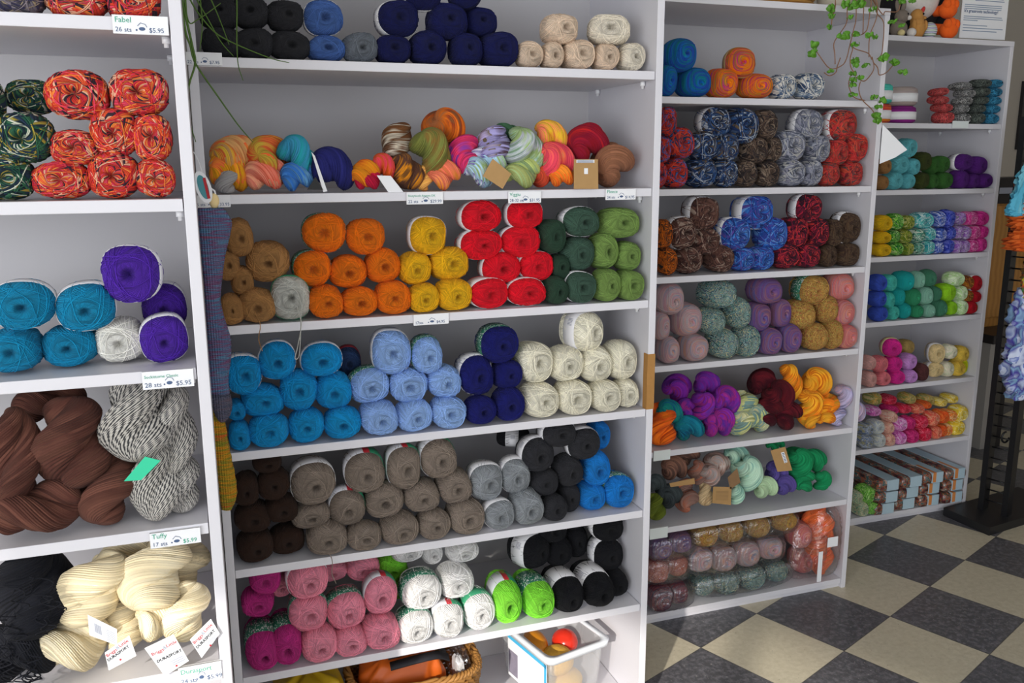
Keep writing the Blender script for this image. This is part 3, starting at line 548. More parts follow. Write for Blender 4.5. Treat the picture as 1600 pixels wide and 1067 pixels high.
  (2.712,2.726,0.6165,0.0228,0.040,0.0351,-0.02,'',0,'chocolate brown yarn ball, fifth shelf of farthest bookcase'),
 ]),
 ('dvan','p','vanilla yarn balls',[
  (2.804,2.752,0.6137,0.0343,0.042,0.0325,-0.06,'white',0,'vanilla yarn ball, bottom row, fifth shelf of farthest bookcase'),
  (2.785,2.728,0.6889,0.0323,0.045,0.0405,-0.40,'white',0,'vanilla yarn ball, top row, fifth shelf of farthest bookcase'),
 ]),
 ('dspeck','p','cream speckled yarn balls',[
  (2.860,2.744,0.6127,0.0244,0.040,0.0315,0.01,'',0,'cream speckled yarn ball, bottom row, fifth shelf of farthest bookcase'),
  (2.845,2.723,0.6909,0.0248,0.040,0.0305,0.03,'',0,'cream speckled yarn ball, top row, fifth shelf of farthest bookcase'),
 ]),
 ('dyel','p','butter yellow yarn balls',[
  (2.908,2.735,0.6126,0.0305,0.040,0.0314,0.05,'',0,'butter yellow yarn ball, bottom row, fifth shelf of farthest bookcase'),
  (2.909,2.723,0.6774,0.0277,0.040,0.0322,-0.05,'',0,'butter yellow yarn ball, top row, fifth shelf of farthest bookcase'),
 ]),
 ('dneon','p','neon yellow yarn balls',[
  (2.945,2.754,0.6174,0.0205,0.040,0.0360,-0.01,'',0,'neon yellow yarn ball, fifth shelf of farthest bookcase'),
 ]),
 ('dtan','p','biscuit yarn balls',[
  (2.802,2.883,0.6123,0.0277,0.040,0.0311,-0.03,'',0,'biscuit yarn ball, bottom row, fifth shelf of farthest bookcase'),
  (2.718,2.823,0.7006,0.0275,0.040,0.0301,0.01,'',0,'biscuit yarn ball, top row, fifth shelf of farthest bookcase'),
 ]),
 ('dgb','v','grey-blue mottled yarn balls',[
  (2.450,2.715,0.3539,0.0263,0.040,0.0285,-0.00,'',0,'grey-blue mottled yarn ball, bottom row, sixth shelf of farthest bookcase'),
  (2.454,2.723,0.4026,0.0239,0.040,0.0235,0.06,'',0,'grey-blue mottled yarn ball, top row, sixth shelf of farthest bookcase'),
 ]),
 ('dgw','v','pale grey mottled yarn balls',[
  (2.514,2.715,0.3541,0.0211,0.040,0.0286,-0.02,'',0,'pale grey mottled yarn ball, bottom row, sixth shelf of farthest bookcase'),
  (2.506,2.723,0.4074,0.0269,0.040,0.0273,-0.06,'',0,'pale grey mottled yarn ball, top row, sixth shelf of farthest bookcase'),
 ]),
 ('dpeach','v','peach mottled yarn balls',[
  (2.562,2.715,0.3510,0.0200,0.040,0.0256,0.03,'',0,'peach mottled yarn ball, bottom row, sixth shelf of farthest bookcase'),
  (2.561,2.723,0.3992,0.0205,0.040,0.0237,-0.05,'',0,'peach mottled yarn ball, second row, sixth shelf of farthest bookcase'),
  (2.571,2.723,0.4429,0.0205,0.040,0.0218,0.02,'',0,'peach mottled yarn ball, top row, sixth shelf of farthest bookcase'),
 ]),
 ('dpl','v','pink and lilac mottled yarn balls',[
  (2.617,2.715,0.3524,0.0253,0.040,0.0270,0.00,'',0,'pink and lilac mottled yarn ball, bottom row, sixth shelf of farthest bookcase'),
  (2.619,2.723,0.4069,0.0264,0.040,0.0282,0.06,'',0,'pink and lilac mottled yarn ball, second row, sixth shelf of farthest bookcase'),
  (2.526,2.773,0.4577,0.0296,0.040,0.0189,0.01,'',0,'pink and lilac mottled yarn ball, top row, sixth shelf of farthest bookcase'),
 ]),
 ('dmag2','v','magenta yarn balls',[
  (2.679,2.715,0.3526,0.0249,0.040,0.0272,0.02,'',0,'magenta yarn ball, bottom row, sixth shelf of farthest bookcase'),
  (2.667,2.723,0.4075,0.0212,0.040,0.0264,-0.03,'',0,'magenta yarn ball, second row, sixth shelf of farthest bookcase'),
  (2.616,2.773,0.4541,0.0267,0.040,0.0190,0.01,'',0,'magenta yarn ball, top row, sixth shelf of farthest bookcase'),
 ]),
 ('dredp','v','red and pink mottled yarn balls',[
  (2.744,2.715,0.3541,0.0261,0.040,0.0286,-0.03,'',0,'red and pink mottled yarn ball, bottom row, sixth shelf of farthest bookcase'),
  (2.727,2.723,0.4053,0.0272,0.040,0.0266,0.04,'',0,'red and pink mottled yarn ball, second row, sixth shelf of farthest bookcase'),
  (2.680,2.773,0.4530,0.0298,0.040,0.0191,0.00,'',0,'red and pink mottled yarn ball, third row, sixth shelf of farthest bookcase'),
  (2.622,2.793,0.4916,0.0269,0.040,0.0191,-0.05,'',0,'red and pink mottled yarn ball, top row, sixth shelf of farthest bookcase'),
 ]),
 ('dcor2','v','coral mottled yarn balls',[
  (2.809,2.721,0.3522,0.0215,0.040,0.0268,-0.04,'',0,'coral mottled yarn ball, bottom row, sixth shelf of farthest bookcase'),
  (2.789,2.723,0.4122,0.0243,0.040,0.0299,-0.02,'',0,'coral mottled yarn ball, second row, sixth shelf of farthest bookcase'),
  (2.751,2.773,0.4454,0.0270,0.040,0.0192,0.03,'',0,'coral mottled yarn ball, top row, sixth shelf of farthest bookcase'),
 ]),
 ('dor','v','orange mottled yarn balls',[
  (2.853,2.735,0.3517,0.0197,0.040,0.0263,-0.04,'',0,'orange mottled yarn ball, bottom row, sixth shelf of farthest bookcase'),
  (2.839,2.723,0.4164,0.0214,0.040,0.0281,0.03,'',0,'orange mottled yarn ball, second row, sixth shelf of farthest bookcase'),
  (2.793,2.773,0.4576,0.0180,0.040,0.0161,0.02,'',0,'orange mottled yarn ball, top row, sixth shelf of farthest bookcase'),
 ]),
 ('dorc','v','orange and cream mottled yarn balls',[
  (2.886,2.739,0.3518,0.0174,0.040,0.0264,-0.06,'',0,'orange and cream mottled yarn ball, bottom row, sixth shelf of farthest bookcase'),
  (2.882,2.723,0.4164,0.0215,0.040,0.0244,0.02,'',0,'orange and cream mottled yarn ball, top row, sixth shelf of farthest bookcase'),
 ]),
 ('dlem','v','lemon yellow yarn balls',[
  (2.929,2.732,0.3581,0.0355,0.042,0.0324,-0.06,'',0,'lemon yellow yarn ball, bottom row, sixth shelf of farthest bookcase'),
  (2.933,2.723,0.4211,0.0324,0.040,0.0316,-0.05,'',0,'lemon yellow yarn ball, second row, sixth shelf of farthest bookcase'),
  (2.883,2.783,0.4584,0.0242,0.040,0.0179,0.01,'',0,'lemon yellow yarn ball, top row leftmost, sixth shelf of farthest bookcase'),
  (2.941,2.783,0.4686,0.0243,0.040,0.0180,-0.04,'',0,'lemon yellow yarn ball, top row rightmost, sixth shelf of farthest bookcase'),
 ]),
 ('dty','v','green and tan mottled yarn balls',[
  (2.553,2.803,0.4992,0.0268,0.040,0.0253,0.05,'',0,'green and tan mottled yarn ball, leftmost, sixth shelf of farthest bookcase'),
  (2.733,2.803,0.4838,0.0256,0.040,0.0226,-0.00,'',0,'green and tan mottled yarn ball, second from left, sixth shelf of farthest bookcase'),
  (2.834,2.803,0.4674,0.0258,0.040,0.0228,-0.02,'',0,'green and tan mottled yarn ball, rightmost, sixth shelf of farthest bookcase'),
 ]),
 ('pinkgrey','r','pale pink and grey tweed yarn balls',[
  (1.464,2.342,0.1784,0.0451,0.055,0.0432,0.04,'',0,'pale pink and grey tweed yarn ball, leftmost, in a clear bag, floor shelf'),
  (1.556,2.342,0.1666,0.0455,0.056,0.0437,-0.07,'',0,'pale pink and grey tweed yarn ball, second from left, in a clear bag, floor shelf'),
  (1.645,2.341,0.1694,0.0427,0.054,0.0442,0.03,'',0,'pale pink and grey tweed yarn ball, third from left, in a clear bag, floor shelf'),
  (1.736,2.341,0.1783,0.0460,0.055,0.0414,-0.06,'',0,'pale pink and grey tweed yarn ball, rightmost, in a clear bag, floor shelf'),
 ]),
 ('bluegreentweed','t','green and blue speckled tweed yarn balls',[
  (1.489,2.354,0.0772,0.0394,0.050,0.0403,-0.05,'',0,'green and blue speckled tweed yarn ball, leftmost, in a clear bag, floor shelf'),
  (1.571,2.340,0.0776,0.0427,0.052,0.0408,0.06,'',0,'green and blue speckled tweed yarn ball, second from left, in a clear bag, floor shelf'),
  (1.673,2.344,0.0781,0.0461,0.055,0.0412,0.03,'',0,'green and blue speckled tweed yarn ball, third from left, in a clear bag, floor shelf'),
  (1.782,2.362,0.0752,0.0433,0.051,0.0385,-0.04,'',0,'green and blue speckled tweed yarn ball, rightmost, in a clear bag, floor shelf'),
 ]),
 ('goldtweed','t','golden brown tweed yarn balls',[
  (1.479,2.337,0.2618,0.0449,0.051,0.0370,-0.05,'',0,'golden brown tweed yarn ball, leftmost, in a clear bag, floor shelf'),
  (1.576,2.334,0.2612,0.0392,0.048,0.0374,0.07,'',0,'golden brown tweed yarn ball, second from left, in a clear bag, floor shelf'),
  (1.683,2.335,0.2614,0.0395,0.048,0.0379,0.02,'',0,'golden brown tweed yarn ball, third from left, in a clear bag, floor shelf'),
  (1.786,2.335,0.2682,0.0429,0.049,0.0351,0.04,'',0,'golden brown tweed yarn ball, rightmost, in a clear bag, floor shelf'),
 ]),
 ('coraltweed','r','coral pink tweed yarn balls',[
  (1.912,2.382,0.0818,0.0379,0.052,0.0448,-0.05,'',0,'coral pink tweed yarn ball, bottom row, in a clear bag, floor shelf'),
  (1.857,2.337,0.2032,0.0362,0.051,0.0452,0.02,'',0,'coral pink tweed yarn ball, top row, in a clear bag, floor shelf'),
 ]),
 ('maroontweed','r','dark maroon tweed yarn balls',[
  (1.309,2.318,0.0796,0.0405,0.052,0.0427,-0.02,'',0,'dark maroon tweed yarn ball, leftmost, in a clear bag, floor shelf'),
  (1.386,2.335,0.0751,0.0331,0.045,0.0384,-0.04,'',0,'dark maroon tweed yarn ball, rightmost, in a clear bag, floor shelf'),
 ]),
 ('rusttweed','r','rust red tweed yarn balls',[
  (1.305,2.336,0.1631,0.0402,0.050,0.0394,-0.02,'',0,'rust red tweed yarn ball, leftmost, in a clear bag, floor shelf'),
  (1.377,2.330,0.1751,0.0329,0.044,0.0367,0.02,'',0,'rust red tweed yarn ball, rightmost, in a clear bag, floor shelf'),
 ]),
 ('purpletweed','r','purple and plum tweed yarn balls',[
  (1.315,2.332,0.2409,0.0386,0.046,0.0348,-0.02,'',0,'purple and plum tweed yarn ball, leftmost, in a clear bag, floor shelf'),
  (1.388,2.331,0.2524,0.0358,0.044,0.0351,-0.02,'',0,'purple and plum tweed yarn ball, rightmost, in a clear bag, floor shelf'),
 ]),
 ('coralruf','v','coral and black novelty yarn balls',[
  (2.675,2.723,1.7125,0.0264,0.040,0.0146,-0.05,'',0,'coral and black novelty skein, top row, top shelf of farthest bookcase'),
  (2.677,2.723,1.6834,0.0276,0.040,0.0154,0.05,'',0,'coral and black novelty skein, third row, top shelf of farthest bookcase'),
  (2.697,2.723,1.6552,0.0300,0.040,0.0159,0.02,'',0,'coral and black novelty skein, second row, top shelf of farthest bookcase'),
  (2.708,2.723,1.6184,0.0324,0.040,0.0217,0.04,'',0,'coral and black novelty skein, bottom row, top shelf of farthest bookcase'),
 ]),
 ('bwruf','v','white and black novelty yarn balls',[
  (2.777,2.723,1.7359,0.0323,0.040,0.0142,-0.01,'',0,'white and black novelty skein, top row, top shelf of farthest bookcase'),
  (2.803,2.723,1.7096,0.0301,0.040,0.0155,0.05,'',0,'white and black novelty skein, fourth row, top shelf of farthest bookcase'),
  (2.794,2.723,1.6801,0.0290,0.040,0.0155,0.00,'',0,'white and black novelty skein, third row, top shelf of farthest bookcase'),
  (2.781,2.723,1.6505,0.0290,0.040,0.0160,0.01,'',0,'white and black novelty skein, second row, top shelf of farthest bookcase'),
  (2.793,2.723,1.6163,0.0303,0.040,0.0196,0.01,'',0,'white and black novelty skein, bottom row, top shelf of farthest bookcase'),
 ]),
 ('greyruf','v','grey and green novelty yarn balls',[
  (2.876,2.723,1.7486,0.0349,0.040,0.0161,0.03,'',0,'grey and green novelty skein, top row, top shelf of farthest bookcase'),
  (2.876,2.723,1.7160,0.0303,0.040,0.0174,-0.01,'',0,'grey and green novelty skein, fourth row, top shelf of farthest bookcase'),
  (2.876,2.723,1.6837,0.0292,0.040,0.0161,-0.06,'',0,'grey and green novelty skein, third row, top shelf of farthest bookcase'),
  (2.864,2.723,1.6529,0.0292,0.040,0.0167,-0.07,'',0,'grey and green novelty skein, second row, top shelf of farthest bookcase'),
  (2.867,2.723,1.6170,0.0281,0.040,0.0202,-0.04,'',0,'grey and green novelty skein, bottom row, top shelf of farthest bookcase'),
 ]),
 ('blueruf','v','bright blue and black novelty yarn balls',[
  (2.937,2.723,1.7476,0.0281,0.040,0.0162,-0.06,'',0,'bright blue and black novelty skein, top row, top shelf of farthest bookcase'),
  (2.935,2.723,1.7156,0.0305,0.040,0.0168,0.05,'',0,'bright blue and black novelty skein, fourth row, top shelf of farthest bookcase'),
  (2.935,2.723,1.6838,0.0305,0.040,0.0163,-0.00,'',0,'bright blue and black novelty skein, third row, top shelf of farthest bookcase'),
  (2.936,2.723,1.6523,0.0294,0.040,0.0163,0.04,'',0,'bright blue and black novelty skein, second row, top shelf of farthest bookcase'),
  (2.934,2.723,1.6166,0.0306,0.040,0.0199,-0.07,'',0,'bright blue and black novelty skein, bottom row, top shelf of farthest bookcase'),
 ]),
 ('limeruf','v','lime green novelty yarn balls',[
  (2.505,2.715,0.0646,0.0253,0.040,0.0283,-0.00,'',0,'lime green novelty skein, bottom row, floor shelf of farthest bookcase'),
  (2.484,2.725,0.1231,0.0326,0.042,0.0344,0.05,'',0,'lime green novelty skein, top row, floor shelf of farthest bookcase'),
 ]),
 ('creamruf','v','cream and green novelty yarn balls',[
  (2.453,2.715,0.0677,0.0252,0.040,0.0313,0.02,'',0,'cream and green novelty skein, bottom row, floor shelf of farthest bookcase'),
  (2.428,2.723,0.1173,0.0236,0.040,0.0281,-0.01,'',0,'cream and green novelty skein, top row, floor shelf of farthest bookcase'),
 ]),
]
HANKS = [
 (-0.2246, 1.5092, 1.0222, 0.1539, 0.1212, [0.097, 0.241, 0.966], 'chestnut', 'large brown wool hank in the middle, bulging forward above the others, left-edge bookcase', '', 'A'),
 (-0.3041, 1.4912, 1.0059, 0.1753, 0.0835, [0.049, 0.196, 0.979], 'chestnut', 'tall brown wool hank cut by the left edge of the photo, left-edge bookcase', '', 'A'),
 (-0.2766, 1.4715, 0.9315, 0.1319, 0.0882, [0.986, 0.148, 0.079], 'chestnut', 'brown wool hank lying low at the left and drooping over the shelf edge, left-edge bookcase', '', 'A'),
 (-0.1791, 1.5017, 0.9422, 0.1233, 0.1028, [0.267, 0.535, 0.802], 'chestnut', 'brown wool hank at the shelf front touching the grey marled hanks, left-edge bookcase', '', 'A'),
 (-0.2648, 1.6034, 1.0675, 0.1177, 0.0686, [0.953, 0.286, 0.095], 'chestnut', 'brown wool hank on top, pushed up under the shelf above, fourth shelf of left-edge bookcase', '', 'A'),
 (-0.1788, 1.6016, 0.9462, 0.0866, 0.068, [0.228, 0.342, 0.912], 'chestnut', 'half-hidden brown wool hank behind the green-tagged marled hank, fourth shelf of left-edge bookcase', '', 'A'),
 (-0.1247, 1.5063, 1.0523, 0.1434, 0.1143, [0.047, 0.33, 0.943], 'marl', 'black and white marled hank carrying the green tag, fourth shelf of left-edge bookcase', 'green', 'A'),
 (-0.1037, 1.4916, 0.9453, 0.1293, 0.0853, [0.095, 0.286, 0.953], 'marl', 'black and white marled hank standing below the green tag, fourth shelf of left-edge bookcase', '', 'A'),
 (-0.0729, 1.5205, 1.0254, 0.155, 0.0786, [0.057, 0.287, 0.956], 'marl', 'upper black and white marled hank beside the right side panel, fourth shelf of left-edge bookcase', '', 'A'),
 (-0.0665, 1.5117, 0.9316, 0.1012, 0.0672, [0.048, 0.287, 0.957], 'marl', 'lower black and white marled hank beside the right side panel, fourth shelf of left-edge bookcase', '', 'A'),
 (-0.1076, 1.6185, 1.0652, 0.114, 0.0617, [0.976, 0.195, 0.098], 'marl', 'black and white marled hank at the back, top, under the shelf above, left-edge bookcase', '', 'A'),
 (-0.3087, 1.5159, 0.772, 0.1608, 0.134, [0.188, 0.282, 0.941], 'ink', 'upper black wool hank with loose strands on its right side, left-edge bookcase', '', 'A'),
 (-0.3306, 1.4982, 0.6824, 0.1217, 0.1014, [0.976, 0.195, -0.098], 'ink', 'lower black wool hank lying on the shelf, lowest visible shelf of left-edge bookcase', '', 'A'),
 (-0.2157, 1.4972, 0.7722, 0.1382, 0.0964, [0.702, 0.281, 0.655], 'natural', 'natural cream hank twisted into a V left of the round one, left-edge bookcase', 'back', 'A'),
 (-0.1181, 1.508, 0.7765, 0.1356, 0.1096, [0.539, 0.647, 0.539], 'natural', 'largest round cream hank, on top in the middle, lowest visible shelf of left-edge bookcase', '', 'A'),
 (-0.2526, 1.4963, 0.6833, 0.1162, 0.0969, [0.957, 0.287, 0.048], 'natural', 'cream hank lying at the front beside the black wool, lowest visible shelf of left-edge bookcase', '', 'A'),
 (-0.1727, 1.5306, 0.6842, 0.1101, 0.0762, [0.329, 0.549, 0.768], 'natural', 'cream hank in the middle behind the left printed tag, lowest visible shelf of left-edge bookcase', 'front', 'A'),
 (-0.1137, 1.4871, 0.6999, 0.0942, 0.0772, [0.684, 0.456, -0.57], 'natural', 'cream hank with the middle printed tag hanging below it, lowest visible shelf of left-edge bookcase', 'front2', 'A'),
 (-0.0754, 1.4893, 0.7085, 0.1027, 0.0812, [0.408, 0.408, 0.816], 'natural', 'cream hank by the right side panel with the right-hand printed tag, left-edge bookcase', 'front3', 'A'),
 (-0.1696, 1.5744, 0.7882, 0.1107, 0.0719, [0.948, 0.284, 0.142], 'natural', 'cream hank at the back, top, in the middle, lowest visible shelf of left-edge bookcase', '', 'A'),
 (-0.0733, 1.588, 0.7498, 0.0927, 0.0772, [0.577, 0.577, 0.577], 'natural', 'shaded cream hank at the back in the right corner, lowest visible shelf of left-edge bookcase', '', 'A'),
 (0.0484, 1.8985, 1.4397, 0.0803, 0.0625, [0.049, 0.196, 0.979], 'silver', 'light grey hank at the left end, partly behind the round hanging label, central bookcase', '', 'B'),
 (0.0752, 1.9152, 1.4721, 0.1096, 0.0913, [0.828, 0.46, -0.322], 'coralyellow', 'upper coral and yellow hank above the mustard one, second shelf of central bookcase', '', 'B'),
 (0.1413, 1.9479, 1.47, 0.165, 0.0924, [0.329, 0.94, -0.094], 'coralorange', 'round orange hank, upper row, left of the turquoise one, second shelf of central bookcase', '', 'B'),
 (0.0607, 1.9105, 1.4448, 0.0965, 0.0804, [0.784, 0.588, -0.196], 'mustard', 'lower coral and mustard hank at the left, second shelf of central bookcase', '', 'B'),
 (0.1287, 1.9039, 1.4391, 0.092, 0.0702, [0.925, 0.37, 0.092], 'salmon', 'salmon pink hank below the round orange one, second shelf of central bookcase', '', 'B'),
 (0.1958, 1.9065, 1.4758, 0.0916, 0.0763, [0.557, 0.371, -0.743], 'turq', 'turquoise hank on top of the light blue one, second shelf of central bookcase', '', 'B'),
 (0.1925, 1.8995, 1.4347, 0.075, 0.0625, [0.891, 0.445, 0.089], 'ltblue', 'light blue hank below the turquoise one, second shelf of central bookcase', '', 'B'),
 (0.27, 1.9111, 1.4482, 0.1086, 0.0834, [0.799, 0.376, -0.47], 'midnight', 'midnight blue hank leaning beside an open black tag, second shelf of central bookcase', 'black', 'B'),
 (0.3326, 1.8951, 1.439, 0.067, 0.0558, [0.948, 0.284, 0.142], 'orangebrown', 'orange hank on top of the crimson one, second shelf of central bookcase', '', 'B'),
 (0.3374, 1.8906, 1.4265, 0.0586, 0.0476, [0.962, 0.192, 0.192], 'crimson', 'small crimson hank lying behind the leaning white tag, second shelf of central bookcase', '', 'B'),
 (0.3823, 1.9168, 1.4484, 0.0772, 0.0562, [0.697, 0.398, -0.597], 'orangepink', 'orange and pink hank above the leaning white tag, second shelf of central bookcase', 'white', 'B'),
 (0.4247, 1.9028, 1.4416, 0.0851, 0.0709, [0.439, 0.195, -0.877], 'brownorange', 'brown and orange hank arched over the peach one, second shelf of central bookcase', '', 'B'),
 (0.4634, 1.9099, 1.4277, 0.0566, 0.0457, [0.142, 0.284, 0.948], 'peach', 'peach hank tucked behind the arched brown one, second shelf of central bookcase', '', 'B'),
 (0.5083, 1.8996, 1.4352, 0.0761, 0.0634, [0.927, 0.371, 0.046], 'peachorange', 'peach and orange hank below the olive one, second shelf of central bookcase', '', 'B'),
 (0.4163, 1.9512, 1.5078, 0.0922, 0.0673, [0.588, 0.196, 0.784], 'brownwhite', 'brown and white hank sloping up behind the olive one, second shelf of central bookcase', '', 'B'),
 (0.4874, 1.9162, 1.4827, 0.1129, 0.0941, [0.488, 0.39, -0.781], 'olive', 'large olive green hank folded over the peach ones, second shelf of central bookcase', '', 'B'),
 (0.5277, 1.9719, 1.5376, 0.1346, 0.094, [0.398, 0.896, -0.199], 'russet', 'russet and orange hank on the very top of the heap, second shelf of central bookcase', '', 'B'),
 (0.5666, 1.939, 1.4786, 0.113, 0.0809, [0.267, 0.802, 0.535], 'fuchsia', 'fuchsia and violet hank right of the olive one, second shelf of central bookcase', '', 'B'),
 (0.6039, 1.9129, 1.4492, 0.1059, 0.0883, [0.925, 0.37, -0.092], 'purplewhite', 'purple, white and green hank under the tilted kraft tag, second shelf of central bookcase', 'kraft', 'B'),
 (0.6351, 1.9308, 1.4942, 0.1015, 0.0846, [0.453, 0.362, 0.815], 'brownlilac', 'lilac and brown hank with a white string above the tilted kraft tag, central bookcase', '', 'B'),
 (0.7001, 1.9181, 1.4864, 0.1156, 0.0964, [0.28, 0.466, -0.839], 'palegreen', 'pale green and lilac hank on top of the flat green one, central bookcase', '', 'B'),
 (0.6896, 1.9024, 1.4379, 0.0948, 0.0682, [0.957, 0.287, 0.048], 'celery', 'celery green hank lying at the shelf front, second shelf of central bookcase', '', 'B'),
 (0.6878, 1.9978, 1.5218, 0.0721, 0.06, [0.928, 0.371, 0.0], 'fern', 'dark green hank at the back behind the pale green one, second shelf of central bookcase', '', 'B'),
 (0.7793, 1.9454, 1.5182, 0.1021, 0.0683, [0.815, 0.453, -0.362], 'coralyellow2', 'coral and yellow hank on top, left of the deep red one, central bookcase', '', 'B'),
 (0.7763, 1.9111, 1.463, 0.1, 0.0833, [0.667, 0.477, -0.572], 'coralpink', 'coral and pink hank in front of the yellow one, second shelf of central bookcase', '', 'B'),
 (0.7526, 1.9349, 1.4364, 0.083, 0.0651, [0.636, 0.742, -0.212], 'rustred', 'rust red hank low behind the celery green one, second shelf of central bookcase', '', 'B'),
 (0.7871, 1.8954, 1.4304, 0.0718, 0.0547, [0.927, 0.371, 0.046], 'tangerine', 'tangerine hank half hidden by the square kraft tag, second shelf of central bookcase', '', 'B'),
 (0.8682, 1.9399, 1.5051, 0.1184, 0.0987, [0.83, 0.518, 0.207], 'deepred', 'deep red heart-shaped hank above the square kraft tag, second shelf of central bookcase', 'kraftbox', 'B'),
 (0.926, 1.9254, 1.4587, 0.1255, 0.1041, [0.597, 0.697, 0.398], 'cocoa', 'fuzzy cocoa brown hank at the right end of the shelf, second shelf of central bookcase', '', 'B'),
 (0.9682, 1.9713, 1.4706, 0.0616, 0.0483, [0.894, 0.268, -0.358], 'crimson', 'crimson hank peeping out behind the cocoa brown one, second shelf of central bookcase', '', 'B'),
 (1.3165, 2.3462, 0.6502, 0.1395, 0.11, [0.236, 0.472, 0.849], 'orangehank', 'bright orange hank at the left end beside the tall side panel, third bookcase', '', 'C'),
 (1.3479, 2.3517, 0.6886, 0.1025, 0.0854, [0.815, 0.453, -0.362], 'tealhank', 'upper teal and green hank, fifth shelf of third bookcase', '', 'C'),
 (1.4134, 2.3373, 0.6358, 0.1184, 0.0949, [0.894, 0.447, 0.045], 'tealhank', 'lower teal and blue hank on the shelf, fifth shelf of third bookcase', '', 'C'),
 (1.4133, 2.4173, 0.7385, 0.1121, 0.0934, [0.766, 0.575, -0.287], 'purplehank', 'shaded purple hank at the back left of the purple heap, fifth shelf of third bookcase', '', 'C'),
 (1.4215, 2.377, 0.676, 0.1354, 0.0779, [0.505, 0.808, -0.303], 'purplehank', 'purple hank next to the upper teal hank, fifth shelf of third bookcase', '', 'C'),
 (1.5023, 2.383, 0.7543, 0.1136, 0.0863, [0.842, 0.421, -0.337], 'purplehank', 'purple hank on top of the heap, fifth shelf of third bookcase', '', 'C'),
 (1.4618, 2.3368, 0.6913, 0.1242, 0.0908, [0.28, 0.466, -0.839], 'purplehank', 'purple hank in the middle of the heap, upright, fifth shelf of third bookcase', '', 'C'),
 (1.5398, 2.3408, 0.7083, 0.1198, 0.0998, [0.667, 0.572, -0.477], 'purplehank', 'purple hank at the right of the heap, upper, fifth shelf of third bookcase', '', 'C'),
 (1.5287, 2.3318, 0.6505, 0.1002, 0.0835, [0.766, 0.575, -0.287], 'purplehank', 'purple hank at the right of the heap, middle, fifth shelf of third bookcase', '', 'C'),
 (1.515, 2.3351, 0.6342, 0.1104, 0.092, [0.88, 0.44, -0.176], 'purplehank', 'purple hank at the bottom of the heap on the shelf, fifth shelf of third bookcase', '', 'C'),
 (1.6141, 2.3425, 0.672, 0.1267, 0.1009, [0.477, 0.572, 0.667], 'greencream', 'upper green and cream striped hank, fifth shelf of third bookcase', '', 'C'),
 (1.5962, 2.3319, 0.6321, 0.1014, 0.0845, [0.267, 0.535, -0.802], 'greencream', 'lower green and cream striped hank, next to the purple heap, fifth shelf of third bookcase', '', 'C'),
 (1.6634, 2.3371, 0.6356, 0.1277, 0.085, [0.636, 0.545, -0.545], 'greencream', 'lower green and cream striped hank, next to the maroon heap, fifth shelf of third bookcase', '', 'C'),
 (1.7173, 2.3879, 0.7409, 0.1163, 0.0969, [0.891, 0.445, -0.089], 'maroon', 'maroon hank on top of the heap, fifth shelf of third bookcase', '', 'C'),
 (1.7455, 2.3424, 0.7012, 0.1256, 0.1023, [0.545, 0.545, -0.636], 'maroon', 'maroon hank in the middle touching the golden hanks, fifth shelf of third bookcase', '', 'C'),
 (1.7104, 2.3398, 0.6563, 0.1175, 0.098, [0.766, 0.575, 0.287], 'maroon', 'maroon hank in the middle touching the striped green hanks, fifth shelf of third bookcase', '', 'C'),
 (1.7817, 2.3396, 0.6357, 0.1363, 0.0948, [0.894, 0.447, 0.045], 'maroon', 'maroon hank at the bottom on the shelf, fifth shelf of third bookcase', '', 'C'),
 (1.8061, 2.3635, 0.7384, 0.1563, 0.0811, [0.383, 0.335, -0.861], 'golden', 'golden yellow hank reaching highest, next to the maroon heap, fifth shelf of third bookcase', '', 'C'),
 (1.9207, 2.3694, 0.7307, 0.1203, 0.0994, [0.815, 0.453, -0.362], 'golden', 'golden yellow hank on top, by the side panel, fifth shelf of third bookcase', '', 'C'),
 (1.8837, 2.3468, 0.651, 0.1355, 0.1129, [0.468, 0.468, -0.749], 'golden', 'large golden yellow hank in the middle of its heap, fifth shelf of third bookcase', '', 'C'),
 (1.9623, 2.3488, 0.6438, 0.0946, 0.0788, [0.267, 0.535, 0.802], 'golden', 'golden yellow hank in the middle, touching the lilac hanks, fifth shelf of third bookcase', '', 'C'),
 (1.8633, 2.3258, 0.6264, 0.0893, 0.0741, [0.191, 0.477, 0.858], 'golden', 'lower golden hank next to the maroon one, fifth shelf of third bookcase', '', 'C'),
 (1.9334, 2.3344, 0.6323, 0.1053, 0.0878, [0.697, 0.597, 0.398], 'golden', 'lower orange-gold hank next to the lilac ones, fifth shelf of third bookcase', '', 'C'),
 (2.0105, 2.3311, 0.6745, 0.112, 0.0836, [0.557, 0.371, -0.743], 'lilachank', 'upper lilac and grey hank sticking out past the side panel, fifth shelf of third bookcase', '', 'C'),
 (1.969, 2.322, 0.6212, 0.0795, 0.0663, [0.371, 0.557, 0.743], 'lilachank', 'small lilac hank on the shelf under the others, fifth shelf of third bookcase', '', 'C'),
 (2.0537, 2.3241, 0.625, 0.0939, 0.0667, [0.503, 0.503, -0.704], 'lilachank', 'lowest lilac hank sticking out past the side panel, fifth shelf of third bookcase', '', 'C'),
 (1.2916, 2.3208, 0.3863, 0.0881, 0.0663, [0.048, 0.287, 0.957], 'moss', 'moss green hank at the left end of the shelf, sixth shelf of third bookcase', '', 'C'),
 (1.3112, 2.3531, 0.4494, 0.088, 0.0659, [0.738, 0.527, -0.422], 'slate', 'upper dark slate hank, sixth shelf of third bookcase', '', 'C'),
 (1.3468, 2.331, 0.4108, 0.104, 0.0777, [0.697, 0.597, -0.398], 'slate', 'lower dark slate hank next to the rust one, sixth shelf of third bookcase', '', 'C'),
 (1.418, 2.3471, 0.3975, 0.1337, 0.0839, [0.505, 0.808, 0.303], 'terracotta', 'round terracotta hank at the shelf front, sixth shelf of third bookcase', '', 'C'),
